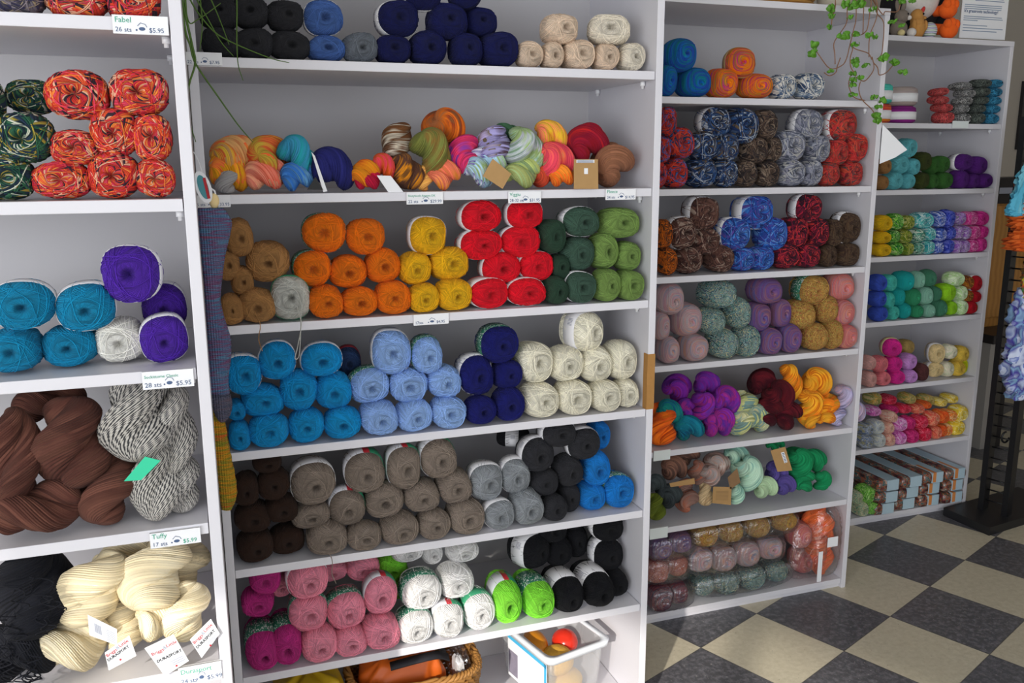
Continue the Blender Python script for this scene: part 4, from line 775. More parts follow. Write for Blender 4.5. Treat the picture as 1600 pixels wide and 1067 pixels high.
 (1.4699, 2.3156, 0.4063, 0.0765, 0.0563, [0.095, 0.286, 0.953], 'oat', 'oat coloured hank beside the square kraft tag, sixth shelf of third bookcase', 'kraft2', 'C'),
 (1.3949, 2.3917, 0.4785, 0.1061, 0.0828, [0.808, 0.505, -0.303], 'mocha', 'shaded mocha hank at the back left, sixth shelf of third bookcase', 'kraft3', 'C'),
 (1.4657, 2.4206, 0.5028, 0.1017, 0.0609, [0.925, 0.37, 0.092], 'mocha', 'shaded mocha hank on top under the shelf above, sixth shelf of third bookcase', '', 'C'),
 (1.4524, 2.3404, 0.4743, 0.0937, 0.0614, [0.199, 0.398, -0.896], 'terracotta', 'terracotta and grey hank leaning beside the speckled one, sixth shelf of third bookcase', '', 'C'),
 (1.4901, 2.3268, 0.4665, 0.0924, 0.073, [0.477, 0.572, -0.667], 'ashpink', 'speckled ash and pink hank with visible ribs, sixth shelf of third bookcase', '', 'C'),
 (1.5452, 2.3718, 0.4799, 0.1056, 0.0844, [0.749, 0.468, -0.468], 'ashpink', 'ash pink hank on top beside the mint heap, sixth shelf of third bookcase', '', 'C'),
 (1.6287, 2.3808, 0.4978, 0.1395, 0.068, [0.815, 0.453, -0.362], 'mint', 'mint green hank on top at the back, sixth shelf of third bookcase', '', 'C'),
 (1.6432, 2.345, 0.4477, 0.1329, 0.1086, [0.39, 0.488, -0.781], 'mint', 'large mint green hank in the middle, sixth shelf of third bookcase', '', 'C'),
 (1.7057, 2.3261, 0.3945, 0.0903, 0.0752, [0.815, 0.453, -0.362], 'mint2', 'pale yellow-green hank resting on the shelf, right of the mint ones, third bookcase', '', 'C'),
 (1.5859, 2.316, 0.3905, 0.0697, 0.0572, [0.092, 0.37, -0.925], 'mint', 'small mint hank under the dark kraft tag, sixth shelf of third bookcase', 'kraft4', 'C'),
 (1.7613, 2.3486, 0.4337, 0.1024, 0.0753, [0.686, 0.514, -0.514], 'purpleblue', 'upper purple-blue hank behind the large kraft tag, sixth shelf of third bookcase', '', 'C'),
 (1.7831, 2.3243, 0.3937, 0.0841, 0.0701, [0.766, 0.575, -0.287], 'purpleblue', 'lower purple-blue hank on the shelf, sixth shelf of third bookcase', '', 'C'),
 (1.7738, 2.3761, 0.5209, 0.0965, 0.046, [0.88, 0.44, -0.176], 'emerald', 'emerald green hank on top behind the kraft tag, sixth shelf of third bookcase', '', 'C'),
 (1.8431, 2.344, 0.4634, 0.1275, 0.1051, [0.477, 0.572, -0.667], 'emerald', 'emerald green hank in the middle beside the kraft tag, sixth shelf of third bookcase', 'kraft5', 'C'),
 (1.9146, 2.35, 0.46, 0.1325, 0.0764, [0.815, 0.362, -0.453], 'emerald', 'upper emerald green hank by the side panel, sixth shelf of third bookcase', '', 'C'),
 (1.8621, 2.3238, 0.3971, 0.085, 0.0707, [0.839, 0.466, 0.28], 'emerald', 'lower emerald green hank, left of the last one, sixth shelf of third bookcase', '', 'C'),
 (1.9286, 2.3202, 0.3916, 0.0783, 0.0653, [0.183, 0.365, -0.913], 'emerald', 'lowest emerald green hank at the right end, sixth shelf of third bookcase', '', 'C'),
 (1.94, 2.3447, 0.2399, 0.138, 0.1077, [0.176, 0.44, 0.88], 'orangehank2', 'upper orange hank in a tall clear bag, floor shelf of third bookcase', '', 'C'),
 (1.946, 2.345, 0.1719, 0.1388, 0.1083, [0.176, 0.44, -0.88], 'orangehank2', 'middle orange hank in a tall clear bag, floor shelf of third bookcase', '', 'C'),
 (1.9528, 2.3385, 0.1004, 0.1252, 0.0959, [0.176, 0.44, 0.88], 'orangehank2', 'lowest orange hank in a tall clear bag, floor shelf of third bookcase', '', 'C'),
 (1.9505, 2.4308, 0.2372, 0.1032, 0.0726, [0.333, 0.667, 0.667], 'orangehank2', 'orange hank in a clear bag behind the pink bag, floor shelf of third bookcase', '', 'C'),
]
UNITS = {'A': {'y': 1.44, 'xl': -1.03, 'xr': -0.0075, 'z': [1.67, 1.4092, 1.1448, 0.882, 0.6256, 0.3636], 'top': 1.93}, 'B': {'y': 1.8606, 'xl': -0.006, 'xr': 1.0214, 'z': [1.6636, 1.3997, 1.1332, 0.8605, 0.5936, 0.3344, 0.035], 'top': 1.93}, 'C': {'y': 2.2803, 'xl': 1.024, 'xr': 2.0279, 'z': [1.641, 1.3809, 1.1241, 0.8539, 0.5826, 0.3271, 0.035], 'top': 1.8947}, 'D': {'y': 2.6888, 'xl': 2.0305, 'xr': 2.9926, 'z': [1.5958, 1.3493, 1.0964, 0.8427, 0.5798, 0.3242, 0.035], 'top': 1.8855}}
HANG_TAGS = [('green', [(-0.1461, 1.434, 0.9728), (-0.1124, 1.434, 1.0094), (-0.0901, 1.434, 1.0003), (-0.121, 1.434, 0.9717)], 'tealpaper', ''), ('back', [(-0.2179, 1.434, 0.7569), (-0.1781, 1.434, 0.724), (-0.1806, 1.434, 0.696), (-0.2184, 1.434, 0.7212)], 'paper', 'barcode'), ('front', [(-0.1993, 1.434, 0.6861), (-0.1608, 1.434, 0.7092), (-0.1533, 1.434, 0.6715), (-0.1962, 1.434, 0.6539)], 'paper', 'briggs'), ('front2', [(-0.14, 1.434, 0.6821), (-0.094, 1.434, 0.6981), (-0.0742, 1.434, 0.6457), (-0.1133, 1.434, 0.6259)], 'paper', 'briggs'), ('front3', [(-0.0697, 1.434, 0.6837), (-0.0343, 1.434, 0.7149), (-0.0221, 1.434, 0.6855), (-0.0539, 1.434, 0.6468)], 'paper', 'briggs'), ('black', [(0.2198, 1.8666, 1.4836), (0.2265, 1.8666, 1.4756), (0.2485, 1.8666, 1.4034), (0.2402, 1.8666, 1.4021)], 'paper', ''), ('black', [(0.2254, 1.8666, 1.4333), (0.2404, 1.8666, 1.4062), (0.2069, 1.8666, 1.4079), (0.2101, 1.8666, 1.4107)], 'blackpaper', ''), ('white', [(0.3528, 1.8666, 1.435), (0.3825, 1.8666, 1.4338), (0.4094, 1.8666, 1.3992), (0.3782, 1.8666, 1.3967)], 'paper', ''), ('kraft', [(0.6063, 1.8546, 1.4686), (0.649, 1.8546, 1.4359), (0.6285, 1.8546, 1.4035), (0.5833, 1.8546, 1.4315)], 'kraftpaper', ''), ('kraftbox', [(0.7986, 1.8546, 1.4667), (0.8579, 1.8546, 1.4665), (0.86, 1.8546, 1.4002), (0.7994, 1.8546, 1.4011)], 'kraftpaper', 'sticker'), ('kraft2', [(1.4724, 2.2743, 0.4461), (1.54, 2.2743, 0.4359), (1.5409, 2.2743, 0.3748), (1.4714, 2.2743, 0.391)], 'kraftpaper', 'lines'), ('kraft3', [(1.3135, 2.2743, 0.4784), (1.402, 2.2743, 0.4839), (1.4052, 2.2743, 0.4644), (1.3185, 2.2743, 0.4651)], 'kraftpaper', ''), ('kraft4', [(1.5239, 2.2743, 0.4705), (1.558, 2.2743, 0.4972), (1.5728, 2.2743, 0.4469), (1.5356, 2.2743, 0.4291)], 'kraftdark', ''), ('kraft5', [(1.6806, 2.2743, 0.5422), (1.7367, 2.2743, 0.5488), (1.7702, 2.2743, 0.4635), (1.7128, 2.2743, 0.4662)], 'kraftpaper', 'sticker2')]
PRICE_TAGS = [('A', 0, -0.1024, -0.0274, 1.6459, 1.6716, 'Fabel', '26 sts', '$5.95', 'small price tag reading Fabel 26 sts $5.95 below the red sock-yarn'), ('A', 2, -0.1065, -0.031, 1.1164, 1.1452, 'Sockittome Classic', '28 sts', '$5.95', 'price tag reading Sockittome Classic 28 sts $5.95'), ('A', 3, -0.1168, -0.0397, 0.8521, 0.8786, 'Tuffy', '17 sts', '$5.99', 'price tag reading Tuffy 17 sts $5.99 under the marled hanks'), ('A', 4, -0.0921, -0.0235, 0.5995, 0.6338, 'Durasport', '24 sts', '$5.99', 'price tag reading 24 sts, partly cut off at the bottom of the photo'), ('B', 0, -0.0091, 0.0575, 1.6468, 1.6705, '', '22 sts', '$7.95', 'price tag reading 22 sts $7.95 under the charcoal balls'), ('B', 1, -0.0162, 0.0549, 1.3756, 1.3995, '', '16 sts', '$33.95', 'price tag reading 16 sts $33.95 beside the round hanging label'), ('B', 1, 0.4134, 0.4937, 1.3733, 1.3991, 'Storybook Angora DK', '22 sts', '$29.99', 'price tag reading 22 sts $29.99 below the brown and orange hanks'), ('B', 1, 0.6431, 0.7208, 1.3716, 1.397, 'Viggiu', '28-32 sts', '$31.95', 'price tag reading 28-32 sts $31.95 below the purple and green hanks'), ('B', 1, 0.8806, 0.9579, 1.3744, 1.3993, 'Fleece', '24 sts', '$14.95', 'price tag reading 24 sts $14.95 at the right end of the hank shelf'), ('B', 2, 0.4215, 0.5014, 1.1095, 1.1339, '', '17sts', '$4.95', 'price tag reading 17sts $4.95 under the yellow yarn balls'), ('C', 4, 1.2572, 1.3153, 0.5554, 0.5887, '', '', '', 'empty clear tag holder below the bright orange hank'), ('C', 5, 1.2519, 1.3156, 0.2972, 0.334, '', '', '', 'empty clear tag holder below the moss green hank'), ('D', 0, 2.7234, 2.8021, 1.5796, 1.6057, '', '', '', 'empty clear tag holder below the black and white novelty skeins')]
SOCK = (1.7,[[(-0.008, 1.3826), (0.0382, 1.3816)], [(-0.0086, 1.3596), (0.0501, 1.3581)], [(-0.0081, 1.3365), (0.0462, 1.3336)], [(-0.0077, 1.2956), (0.0346, 1.294)], [(-0.0066, 1.2484), (0.0258, 1.2468)], [(-0.007, 1.2126), (0.0211, 1.211)], [(-0.0073, 1.1765), (0.0266, 1.1744)], [(-0.0076, 1.1401), (0.0344, 1.1371)], [(-0.009, 1.1035), (0.032, 1.1003)], [(-0.0116, 1.0666), (0.025, 1.0635)], [(-0.0122, 1.0418), (0.0256, 1.0383)], [(-0.0094, 1.0165), (0.0286, 1.0128)], [(-0.0041, 0.9933), (0.0236, 0.9905)], [(0.002, 0.98), (0.0135, 0.9788)]])
MITT = (1.715,[[(-0.015, 1.0004), (0.007, 0.9982)], [(-0.0133, 0.9747), (0.0135, 0.9719)], [(-0.0113, 0.936), (0.0168, 0.9328)], [(-0.0093, 0.8968), (0.0213, 0.8931)], [(-0.0073, 0.8573), (0.0258, 0.853)], [(-0.0072, 0.8242), (0.0249, 0.8199)], [(-0.0055, 0.796), (0.0135, 0.7934)]])
GRASS = (1.79,[[(-0.0077, 1.7968), (-0.0088, 1.753), (-0.0053, 1.6977), (0.0008, 1.6755), (0.0084, 1.6419), (0.0428, 1.5854), (0.0762, 1.5331), (0.1012, 1.5012)], [(-0.0044, 1.797), (-0.0066, 1.7531), (0.0042, 1.6757), (0.0074, 1.6441), (-0.0053, 1.6073), (-0.0124, 1.5728), (-0.0104, 1.5382), (-0.0019, 1.5009)], [(0.0013, 1.7864), (0.0095, 1.7484), (0.0398, 1.7052), (0.0722, 1.6839), (0.14, 1.6575), (0.1774, 1.6494)], [(0.0871, 1.8247), (0.0884, 1.7581), (0.0841, 1.69), (0.0834, 1.6442), (0.0907, 1.6143)], [(0.0079, 1.7868), (0.0188, 1.7544), (0.0353, 1.7218), (0.0551, 1.6832), (0.0762, 1.6577)], [(0.0242, 1.7988), (0.0433, 1.7557), (0.0575, 1.7172), (0.0696, 1.6781)], [(-0.003, 1.7862), (0.0006, 1.718), (0.0186, 1.7211), (0.0597, 1.751)], [(0.0242, 1.7988), (0.0243, 1.7547), (0.0245, 1.7102), (0.0167, 1.6648)], [(-0.0022, 1.7972), (-0.0011, 1.7534), (-0.0011, 1.709), (0.0046, 1.6813)]])
STEMS = (2.248,[[(1.8395, 1.9367), (1.8475, 1.9111), (1.8514, 1.8675), (1.8457, 1.8365), (1.8356, 1.7919), (1.8274, 1.7561), (1.8123, 1.7356), (1.771, 1.7255), (1.7292, 1.7617), (1.7141, 1.7788)], [(1.8822, 1.9325), (1.8848, 1.9042), (1.8875, 1.8604), (1.8892, 1.8272)], [(1.8995, 1.929), (1.9029, 1.8941), (1.9023, 1.8699), (1.8967, 1.8386), (1.878, 1.8246)], [(1.9249, 1.9326), (1.9375, 1.8914), (1.9317, 1.8623), (1.92, 1.8352), (1.9158, 1.8038), (1.9197, 1.7636)], [(1.8347, 1.9278), (1.8292, 1.8949), (1.8297, 1.8578), (1.8099, 1.8284), (1.79, 1.7991), (1.7954, 1.7684), (1.7992, 1.7397)], [(1.8356, 1.7919), (1.8422, 1.7811), (1.8359, 1.7564), (1.8411, 1.7297), (1.863, 1.7079)], [(1.8358, 1.7897), (1.8535, 1.7815), (1.8973, 1.7718), (1.9133, 1.7544)], [(1.9314, 1.9241), (1.9433, 1.8917), (1.9685, 1.8706), (1.9744, 1.8419), (1.9748, 1.8083), (1.9724, 1.7743), (1.9563, 1.7602)], [(1.9286, 1.7458), (1.9444, 1.7327), (1.9522, 1.7125), (1.9779, 1.72), (1.9993, 1.7411)], [(1.9197, 1.7636), (1.9299, 1.7323), (1.9176, 1.7093), (1.896, 1.6929), (1.8663, 1.7035)], [(1.827, 1.7605), (1.8179, 1.7358), (1.8138, 1.7178), (1.7921, 1.7083), (1.7717, 1.7166)], [(1.9461, 1.8918), (1.9632, 1.8948), (2.0067, 1.8969), (2.016, 1.9196)], [(1.863, 1.7079), (1.8597, 1.6807), (1.8829, 1.6472), (1.9243, 1.6388)], [(1.7794, 1.9249), (1.7815, 1.8991), (1.7734, 1.864), (1.7723, 1.8443)], [(1.896, 1.6929), (1.8923, 1.6701), (1.9067, 1.6407), (1.9443, 1.6138), (1.9608, 1.5955)]])
LEAVES = (2.232,[[(1.6957, 1.7871, 0.0181), (1.7068, 1.7658, 0.0171), (1.7581, 1.8933, 0.0147), (1.7491, 1.8692, 0.0136), (1.7723, 1.8875, 0.0114), (1.7597, 1.8416, 0.0125), (1.7938, 1.8148, 0.0137), (1.8198, 1.8202, 0.0172), (1.8347, 1.9036, 0.0183), (1.8121, 1.9068, 0.016), (1.865, 1.9095, 0.0184), (1.8948, 1.8935, 0.0138), (1.856, 1.8239, 0.0162), (1.879, 1.8204, 0.0139), (1.8363, 1.7923, 0.0138), (1.9078, 1.8171, 0.0093), (1.9366, 1.758, 0.0199), (1.8627, 1.7511, 0.0139), (1.8441, 1.7372, 0.0128), (1.8981, 1.7388, 0.0117), (1.9929, 1.7485, 0.0153), (2.0195, 1.7197, 0.0131), (1.7508, 1.7146, 0.0096), (1.8576, 1.7131, 0.0116), (1.8451, 1.6948, 0.0105), (1.9516, 1.9248, 0.0093), (2.0065, 1.9255, 0.014), (2.036, 1.9226, 0.0094), (1.9751, 1.8643, 0.0105), (2.0026, 1.8521, 0.0098), (1.8183, 1.8681, 0.0092), (1.8491, 1.6815, 0.014), (1.8489, 1.6522, 0.0129), (1.9329, 1.647, 0.0118), (1.9571, 1.6383, 0.0154), (1.9297, 1.5897, 0.0178), (1.9513, 1.5785, 0.0167), (1.9358, 1.6174, 0.0107), (1.9824, 1.7504, 0.0118), (1.8757, 1.7023, 0.0105)]])
SHEET = [(2.0295, 2.2785, 1.5694), (2.1027, 2.2785, 1.493), (2.0698, 2.2785, 1.4692), (2.0291, 2.2785, 1.4496)]
# ------------------------------------------------------------------ colour helpers
def lin(h):
    h = h.lstrip('#'); o = []
    for i in (0, 2, 4):
        c = int(h[i:i+2], 16)/255
        o.append(c/12.92 if c <= .04045 else ((c+.055)/1.055)**2.4)
    return (o[0], o[1], o[2], 1)
class NT:
    def __init__(s, name):
        s.m = bpy.data.materials.new(name); s.m.use_nodes = True
        s.t = s.m.node_tree; s.t.nodes.clear()
        s.out = s.n('ShaderNodeOutputMaterial')
    def n(s, ty, **k):
        x = s.t.nodes.new(ty)
        for a, b in k.items(): setattr(x, a, b)
        return x
    def l(s, a, b): s.t.links.new(a, b)
    def math(s, op, a, b=None, c=None):
        x = s.n('ShaderNodeMath', operation=op)
        for i, v in enumerate((a, b, c)):
            if v is None: continue
            if isinstance(v, (int, float)): x.inputs[i].default_value = v
            else: s.l(v, x.inputs[i])
        return x.outputs[0]
    def mix(s, f, a, b, kind='RGBA', blend='MIX'):
        x = s.n('ShaderNodeMix', data_type=kind, blend_type=blend)
        A, B, F = (6, 7, 0) if kind == 'RGBA' else (2, 3, 0)
        for i, v in ((F, f), (A, a), (B, b)):
            if isinstance(v, (int, float, tuple)): x.inputs[i].default_value = v
            else: s.l(v, x.inputs[i])
        return x.outputs[2 if kind == 'RGBA' else 0]
    def bsdf(s, col, rough=.5, **k):
        b = s.n('ShaderNodeBsdfPrincipled')
        if isinstance(col, tuple): b.inputs['Base Color'].default_value = col
        else: s.l(col, b.inputs['Base Color'])
        b.inputs['Roughness'].default_value = rough
        for a, v in k.items():
            i = b.inputs[a.replace('_', ' ')]
            if hasattr(v, 'is_linked'): s.l(v, i)
            else: i.default_value = v
        s.l(b.outputs[0], s.out.inputs[0])
        return b
def plain(name, h, rough=.5, noise=0, scale=30, bump=0, **k):
    t = NT(name); c = lin(h)
    tc = t.n('ShaderNodeTexCoord'); nz = t.n('ShaderNodeTexNoise'); nz.inputs['Scale'].default_value = scale
    nz.inputs['Detail'].default_value = 4; t.l(tc.outputs['Object'], nz.inputs['Vector'])
    f = t.math('MULTIPLY_ADD', nz.outputs[0], noise, 1-noise/2)
    col = t.mix(1.0, c, f, blend='MULTIPLY')
    b = t.bsdf(col, rough, **k)
    if bump:
        bp = t.n('ShaderNodeBump'); bp.inputs['Strength'].default_value = bump; bp.inputs['Distance'].default_value = .002
        t.l(nz.outputs[0], bp.inputs['Height']); t.l(bp.outputs[0], b.inputs['Normal'])
    return t.m
def yarn_mat(name, cols, style='p', N=64):
    """wound yarn: the two UV maps hold the strand coordinate of two crossing winding layers"""
    t = NT(name)
    tc = t.n('ShaderNodeTexCoord'); oi = t.n('ShaderNodeObjectInfo')
    ua = t.n('ShaderNodeUVMap', uv_map='wa'); ub = t.n('ShaderNodeUVMap', uv_map='wb')
    off = t.n('ShaderNodeVectorMath', operation='SCALE'); t.l(oi.outputs['Random'], off.inputs[3]); off.inputs[0].default_value = (37., 19., 53.)
    pos = t.n('ShaderNodeVectorMath', operation='ADD'); t.l(tc.outputs['Object'], pos.inputs[0]); t.l(off.outputs[0], pos.inputs[1])
    nz = t.n('ShaderNodeTexNoise'); nz.inputs['Scale'].default_value = 1.7 if style != 'h' else 20; nz.inputs['Detail'].default_value = 0
    t.l(pos.outputs[0], nz.inputs['Vector'])
    msk = t.math('GREATER_THAN', nz.outputs[0], .5)
    if style in 'rht': msk = t.math('MULTIPLY', msk, 0.0)
    sa = t.n('ShaderNodeSeparateXYZ'); t.l(ua.outputs[0], sa.inputs[0])
    sb = t.n('ShaderNodeSeparateXYZ'); t.l(ub.outputs[0], sb.inputs[0])
    U = t.mix(msk, sa.outputs[0], sb.outputs[0], 'FLOAT'); V = t.mix(msk, sa.outputs[1], sb.outputs[1], 'FLOAT')
    s = t.math('MULTIPLY', U, float(N)); cell = t.math('FLOOR', s); fr = t.math('FRACT', s)
    g = t.math('MULTIPLY_ADD', fr, 2.0, -1.0); prof = t.math('SUBTRACT', 1.0, t.math('MULTIPLY', g, g))
    key = t.math('ADD', t.math('MULTIPLY_ADD', msk, 57.3, cell), t.math('MULTIPLY', oi.outputs['Random'], 91.0))
    wn = t.n('ShaderNodeTexWhiteNoise', noise_dimensions='1D'); t.l(key, wn.inputs['W'])
    v = wn.outputs['Value']
    c = [lin(x) for x in cols]
    if len(c) == 1:
        k = min(1.14, .86/max(c[0][:3])); f = t.math('MULTIPLY_ADD', v, .42*k, .80*k)
        col = t.mix(1.0, c[0], f, blend='MULTIPLY')
    else:
        if style == 'h':      # hand-dyed hank: colour runs along the strands
            n2 = t.n('ShaderNodeTexNoise'); n2.inputs['Scale'].default_value = 14; n2.inputs['Detail'].default_value = 1
            t.l(pos.outputs[0], n2.inputs['Vector'])
            q = t.math('FRACT', t.math('ADD', t.math('MULTIPLY_ADD', n2.outputs[0], 2.2, t.math('MULTIPLY', v, .42)), oi.outputs['Random']))
        elif style == 'r':    # slow colour change from ring to ring
            q = t.math('FRACT', t.math('ADD', t.math('MULTIPLY', v, .8), t.math('MULTIPLY_ADD', V, .6, oi.outputs['Random'])))
        else:                 # striped sock yarn / tweed: every strand its own colour, changing along its length
            k = 1.3 if style == 'v' else 9.0
            n2 = t.n('ShaderNodeTexNoise', noise_dimensions='2D'); n2.inputs['Scale'].default_value = k; n2.inputs['Detail'].default_value = 0
            cv = t.n('ShaderNodeCombineXYZ'); t.l(t.math('MULTIPLY', key, 3.7), cv.inputs[0]); t.l(t.math('MULTIPLY', V, .75 if style == 'v' else 3.0), cv.inputs[1])
            t.l(cv.outputs[0], n2.inputs['Vector'])
            q = t.math('FRACT', t.math('MULTIPLY_ADD', n2.outputs[0], 1.3 if style == 'v' else 2.0, t.math('MULTIPLY', v, .95)))
        rp = t.n('ShaderNodeValToRGB'); rp.color_ramp.interpolation = 'LINEAR' if style in 'hr' else 'CONSTANT'
        e = rp.color_ramp.elements
        while len(e) < len(c): e.new(.5)
        for i, x in enumerate(c): e[i].position = i/len(c) if style not in 'hr' else i/(len(c)-.001); e[i].color = x
        t.l(q, rp.inputs[0])
        f = t.math('MULTIPLY_ADD', v, .26, .93) if style != 'h' else t.math('MULTIPLY_ADD', v, .5, .8)
        col = t.mix(1.0, rp.outputs[0], f, blend='MULTIPLY')
    b = t.bsdf(col, .88)
    b.inputs['Specular IOR Level'].default_value = .12
    b.inputs['Sheen Weight'].default_value = .03; b.inputs['Sheen Roughness'].default_value = .6
    fz = t.n('ShaderNodeTexNoise'); fz.inputs['Scale'].default_value = 34 if style != 'h' else 420; fz.inputs['Detail'].default_value = 2
    t.l(pos.outputs[0], fz.inputs['Vector'])
    h = t.math('MULTIPLY_ADD', fz.outputs[0], .5, prof)
    bp = t.n('ShaderNodeBump'); bp.inputs['Strength'].default_value = .8 if style != 'h' else .5
    bp.inputs['Distance'].default_value = .002
    t.l(h, bp.inputs['Height']); t.l(bp.outputs[0], b.inputs['Normal'])
    return t.m
# ------------------------------------------------------------------ mesh helpers
def mesh(name, verts, faces, mat=None, smooth=True, uvs=None):
    me = bpy.data.meshes.new(name)
    me.from_pydata([tuple(v) for v in verts], [], [tuple(f) for f in faces])
    if smooth: me.polygons.foreach_set('use_smooth', [True]*len(me.polygons))
    if uvs:
        for nm, arr in uvs.items():
            l = me.uv_layers.new(name=nm); l.data.foreach_set('uv', np.asarray(arr, np.float32).ravel())
    if mat: me.materials.append(mat)
    me.update()
    return me
def obj(name, me, parent=None, loc=(0, 0, 0)):
    o = bpy.data.objects.new(name, me); COL.objects.link(o)
    o.location = loc
    if parent: o.parent = parent
    return o
def tag(o, label, cat, group=None):
    o['label'] = label; o['category'] = cat
    if group: o['group'] = group
    return o
def struct(name, me):
    o = obj(name, me); o['kind'] = 'structure'; return o
class MB:
    """collects simple solids into one mesh"""
    def __init__(s): s.v = []; s.f = []
    def add(s, v, f):
        n = len(s.v); s.v += [tuple(x) for x in v]; s.f += [tuple(i+n for i in q) for q in f]; return s
    def box(s, x0, x1, y0, y1, z0, z1, bev=0):
        if bev <= 0:
            v = [(x, y, z) for x in (x0, x1) for y in (y0, y1) for z in (z0, z1)]
            return s.add(v, [(0, 1, 3, 2), (4, 6, 7, 5), (0, 4, 5, 1), (2, 3, 7, 6), (0, 2, 6, 4), (1, 5, 7, 3)])
        import bmesh
        bm = bmesh.new()
        bmesh.ops.create_cube(bm, size=1)
        for q in bm.verts: q.co = Vector(((x0+x1)/2+q.co.x*(x1-x0), (y0+y1)/2+q.co.y*(y1-y0), (z0+z1)/2+q.co.z*(z1-z0)))
        bmesh.ops.bevel(bm, geom=bm.edges[:], offset=bev, segments=2, affect='EDGES', profile=.5)
        bm.verts.index_update()
        v = [tuple(q.co) for q in bm.verts]; f = [[q.index for q in p.verts] for p in bm.faces]
        bm.free(); return s.add(v, f)
    def prism(s, poly, z0, z1):
        n = len(poly)
        v = [(x, y, z0) for x, y in poly]+[(x, y, z1) for x, y in poly]
        return s.add(v, [tuple(range(n))[::-1], tuple(range(n, 2*n))]+[(i, (i+1) % n, n+(i+1) % n, n+i) for i in range(n)])
    def tube(s, pts, r, n=8, cap=True):
        pts = [Vector(p) for p in pts]; m = len(pts); rs = r if isinstance(r, (list, tuple)) else [r]*m
        v = []; up = Vector((.31, .17, .93)).normalized()
        for i, p in enumerate(pts):
            d = (pts[min(i+1, m-1)]-pts[max(i-1, 0)]).normalized()
            a = d.cross(up)
            if a.length < 1e-3: a = d.cross(Vector((1, 0, 0)))
            a.normalize(); b = d.cross(a); up = a.cross(d)
            for k in range(n):
                q = 2*PI*k/n; v.append(p+rs[i]*(math.cos(q)*a+math.sin(q)*b))
        f = [(i*n+k, i*n+(k+1) % n, (i+1)*n+(k+1) % n, (i+1)*n+k) for i in range(m-1) for k in range(n)]
        if cap: f += [tuple(range(n))[::-1], tuple((m-1)*n+k for k in range(n))]
        return s.add(v, f)
    def lathe(s, prof, c=(0, 0, 0), n=32, sx=1, sy=1):
        v = []; m = len(prof)
        for r, z in prof:
            for k in range(n): q = 2*PI*k/n; v.append((c[0]+r*sx*math.cos(q), c[1]+r*sy*math.sin(q), c[2]+z))
        f = [(i*n+k, i*n+(k+1) % n, (i+1)*n+(k+1) % n, (i+1)*n+k) for i in range(m-1) for k in range(n)]
        f += [tuple(range(n))[::-1], tuple((m-1)*n+k for k in range(n))]
        return s.add(v, f)
    def sphere(s, c, r, n=16, m=10, M=None):
        v = []
        rx, ry, rz = (r, r, r) if isinstance(r, (int, float)) else r
        for i in range(m+1):
            a = -PI/2+PI*i/m
            for k in range(n):
                q = 2*PI*k/n; p = Vector((rx*math.cos(a)*math.cos(q), ry*math.cos(a)*math.sin(q), rz*math.sin(a)))
                if M: p = M @ p
                v.append(p+Vector(c))
        f = [(i*n+k, i*n+(k+1) % n, (i+1)*n+(k+1) % n, (i+1)*n+k) for i in range(m) for k in range(n)]
        return s.add(v, f)
    def build(s, name, mat, parent=None, smooth=False, loc=(0, 0, 0)):
        o = obj(name, mesh(name, s.v, s.f, mat, smooth), parent, loc)
        return o
def smooth_line(pts, sub=6):
    pts = [Vector(p) for p in pts]; o = []
    for i in range(len(pts)-1):
        p0, p1, p2, p3 = pts[max(i-1, 0)], pts[i], pts[i+1], pts[min(i+2, len(pts)-1)]
        for k in range(sub):
            t = k/sub
            o.append(.5*((2*p1)+(p2-p0)*t+(2*p0-5*p1+4*p2-p3)*t*t+(3*p1-p0-3*p2+p3)*t**3))
    o.append(pts[-1]); return o
def text(name, s, size, mat, parent, M, align='LEFT', bold=False):
    if not s: return None
    cu = bpy.data.curves.new(name, 'FONT'); cu.body = s; cu.size = size; cu.align_x = align
    cu.extrude = .0002; cu.resolution_u = 2
    if bold: cu.offset = size*.02
    cu.materials.append(mat)
    tmp = bpy.data.objects.new(name, cu); COL.objects.link(tmp); bpy.context.view_layer.update()
    me = bpy.data.meshes.new_from_object(tmp.evaluated_get(bpy.context.evaluated_depsgraph_get()))
    bpy.data.objects.remove(tmp); bpy.data.curves.remove(cu); me.name = name
    o = obj(name, me, parent); o.matrix_local = M
    return o
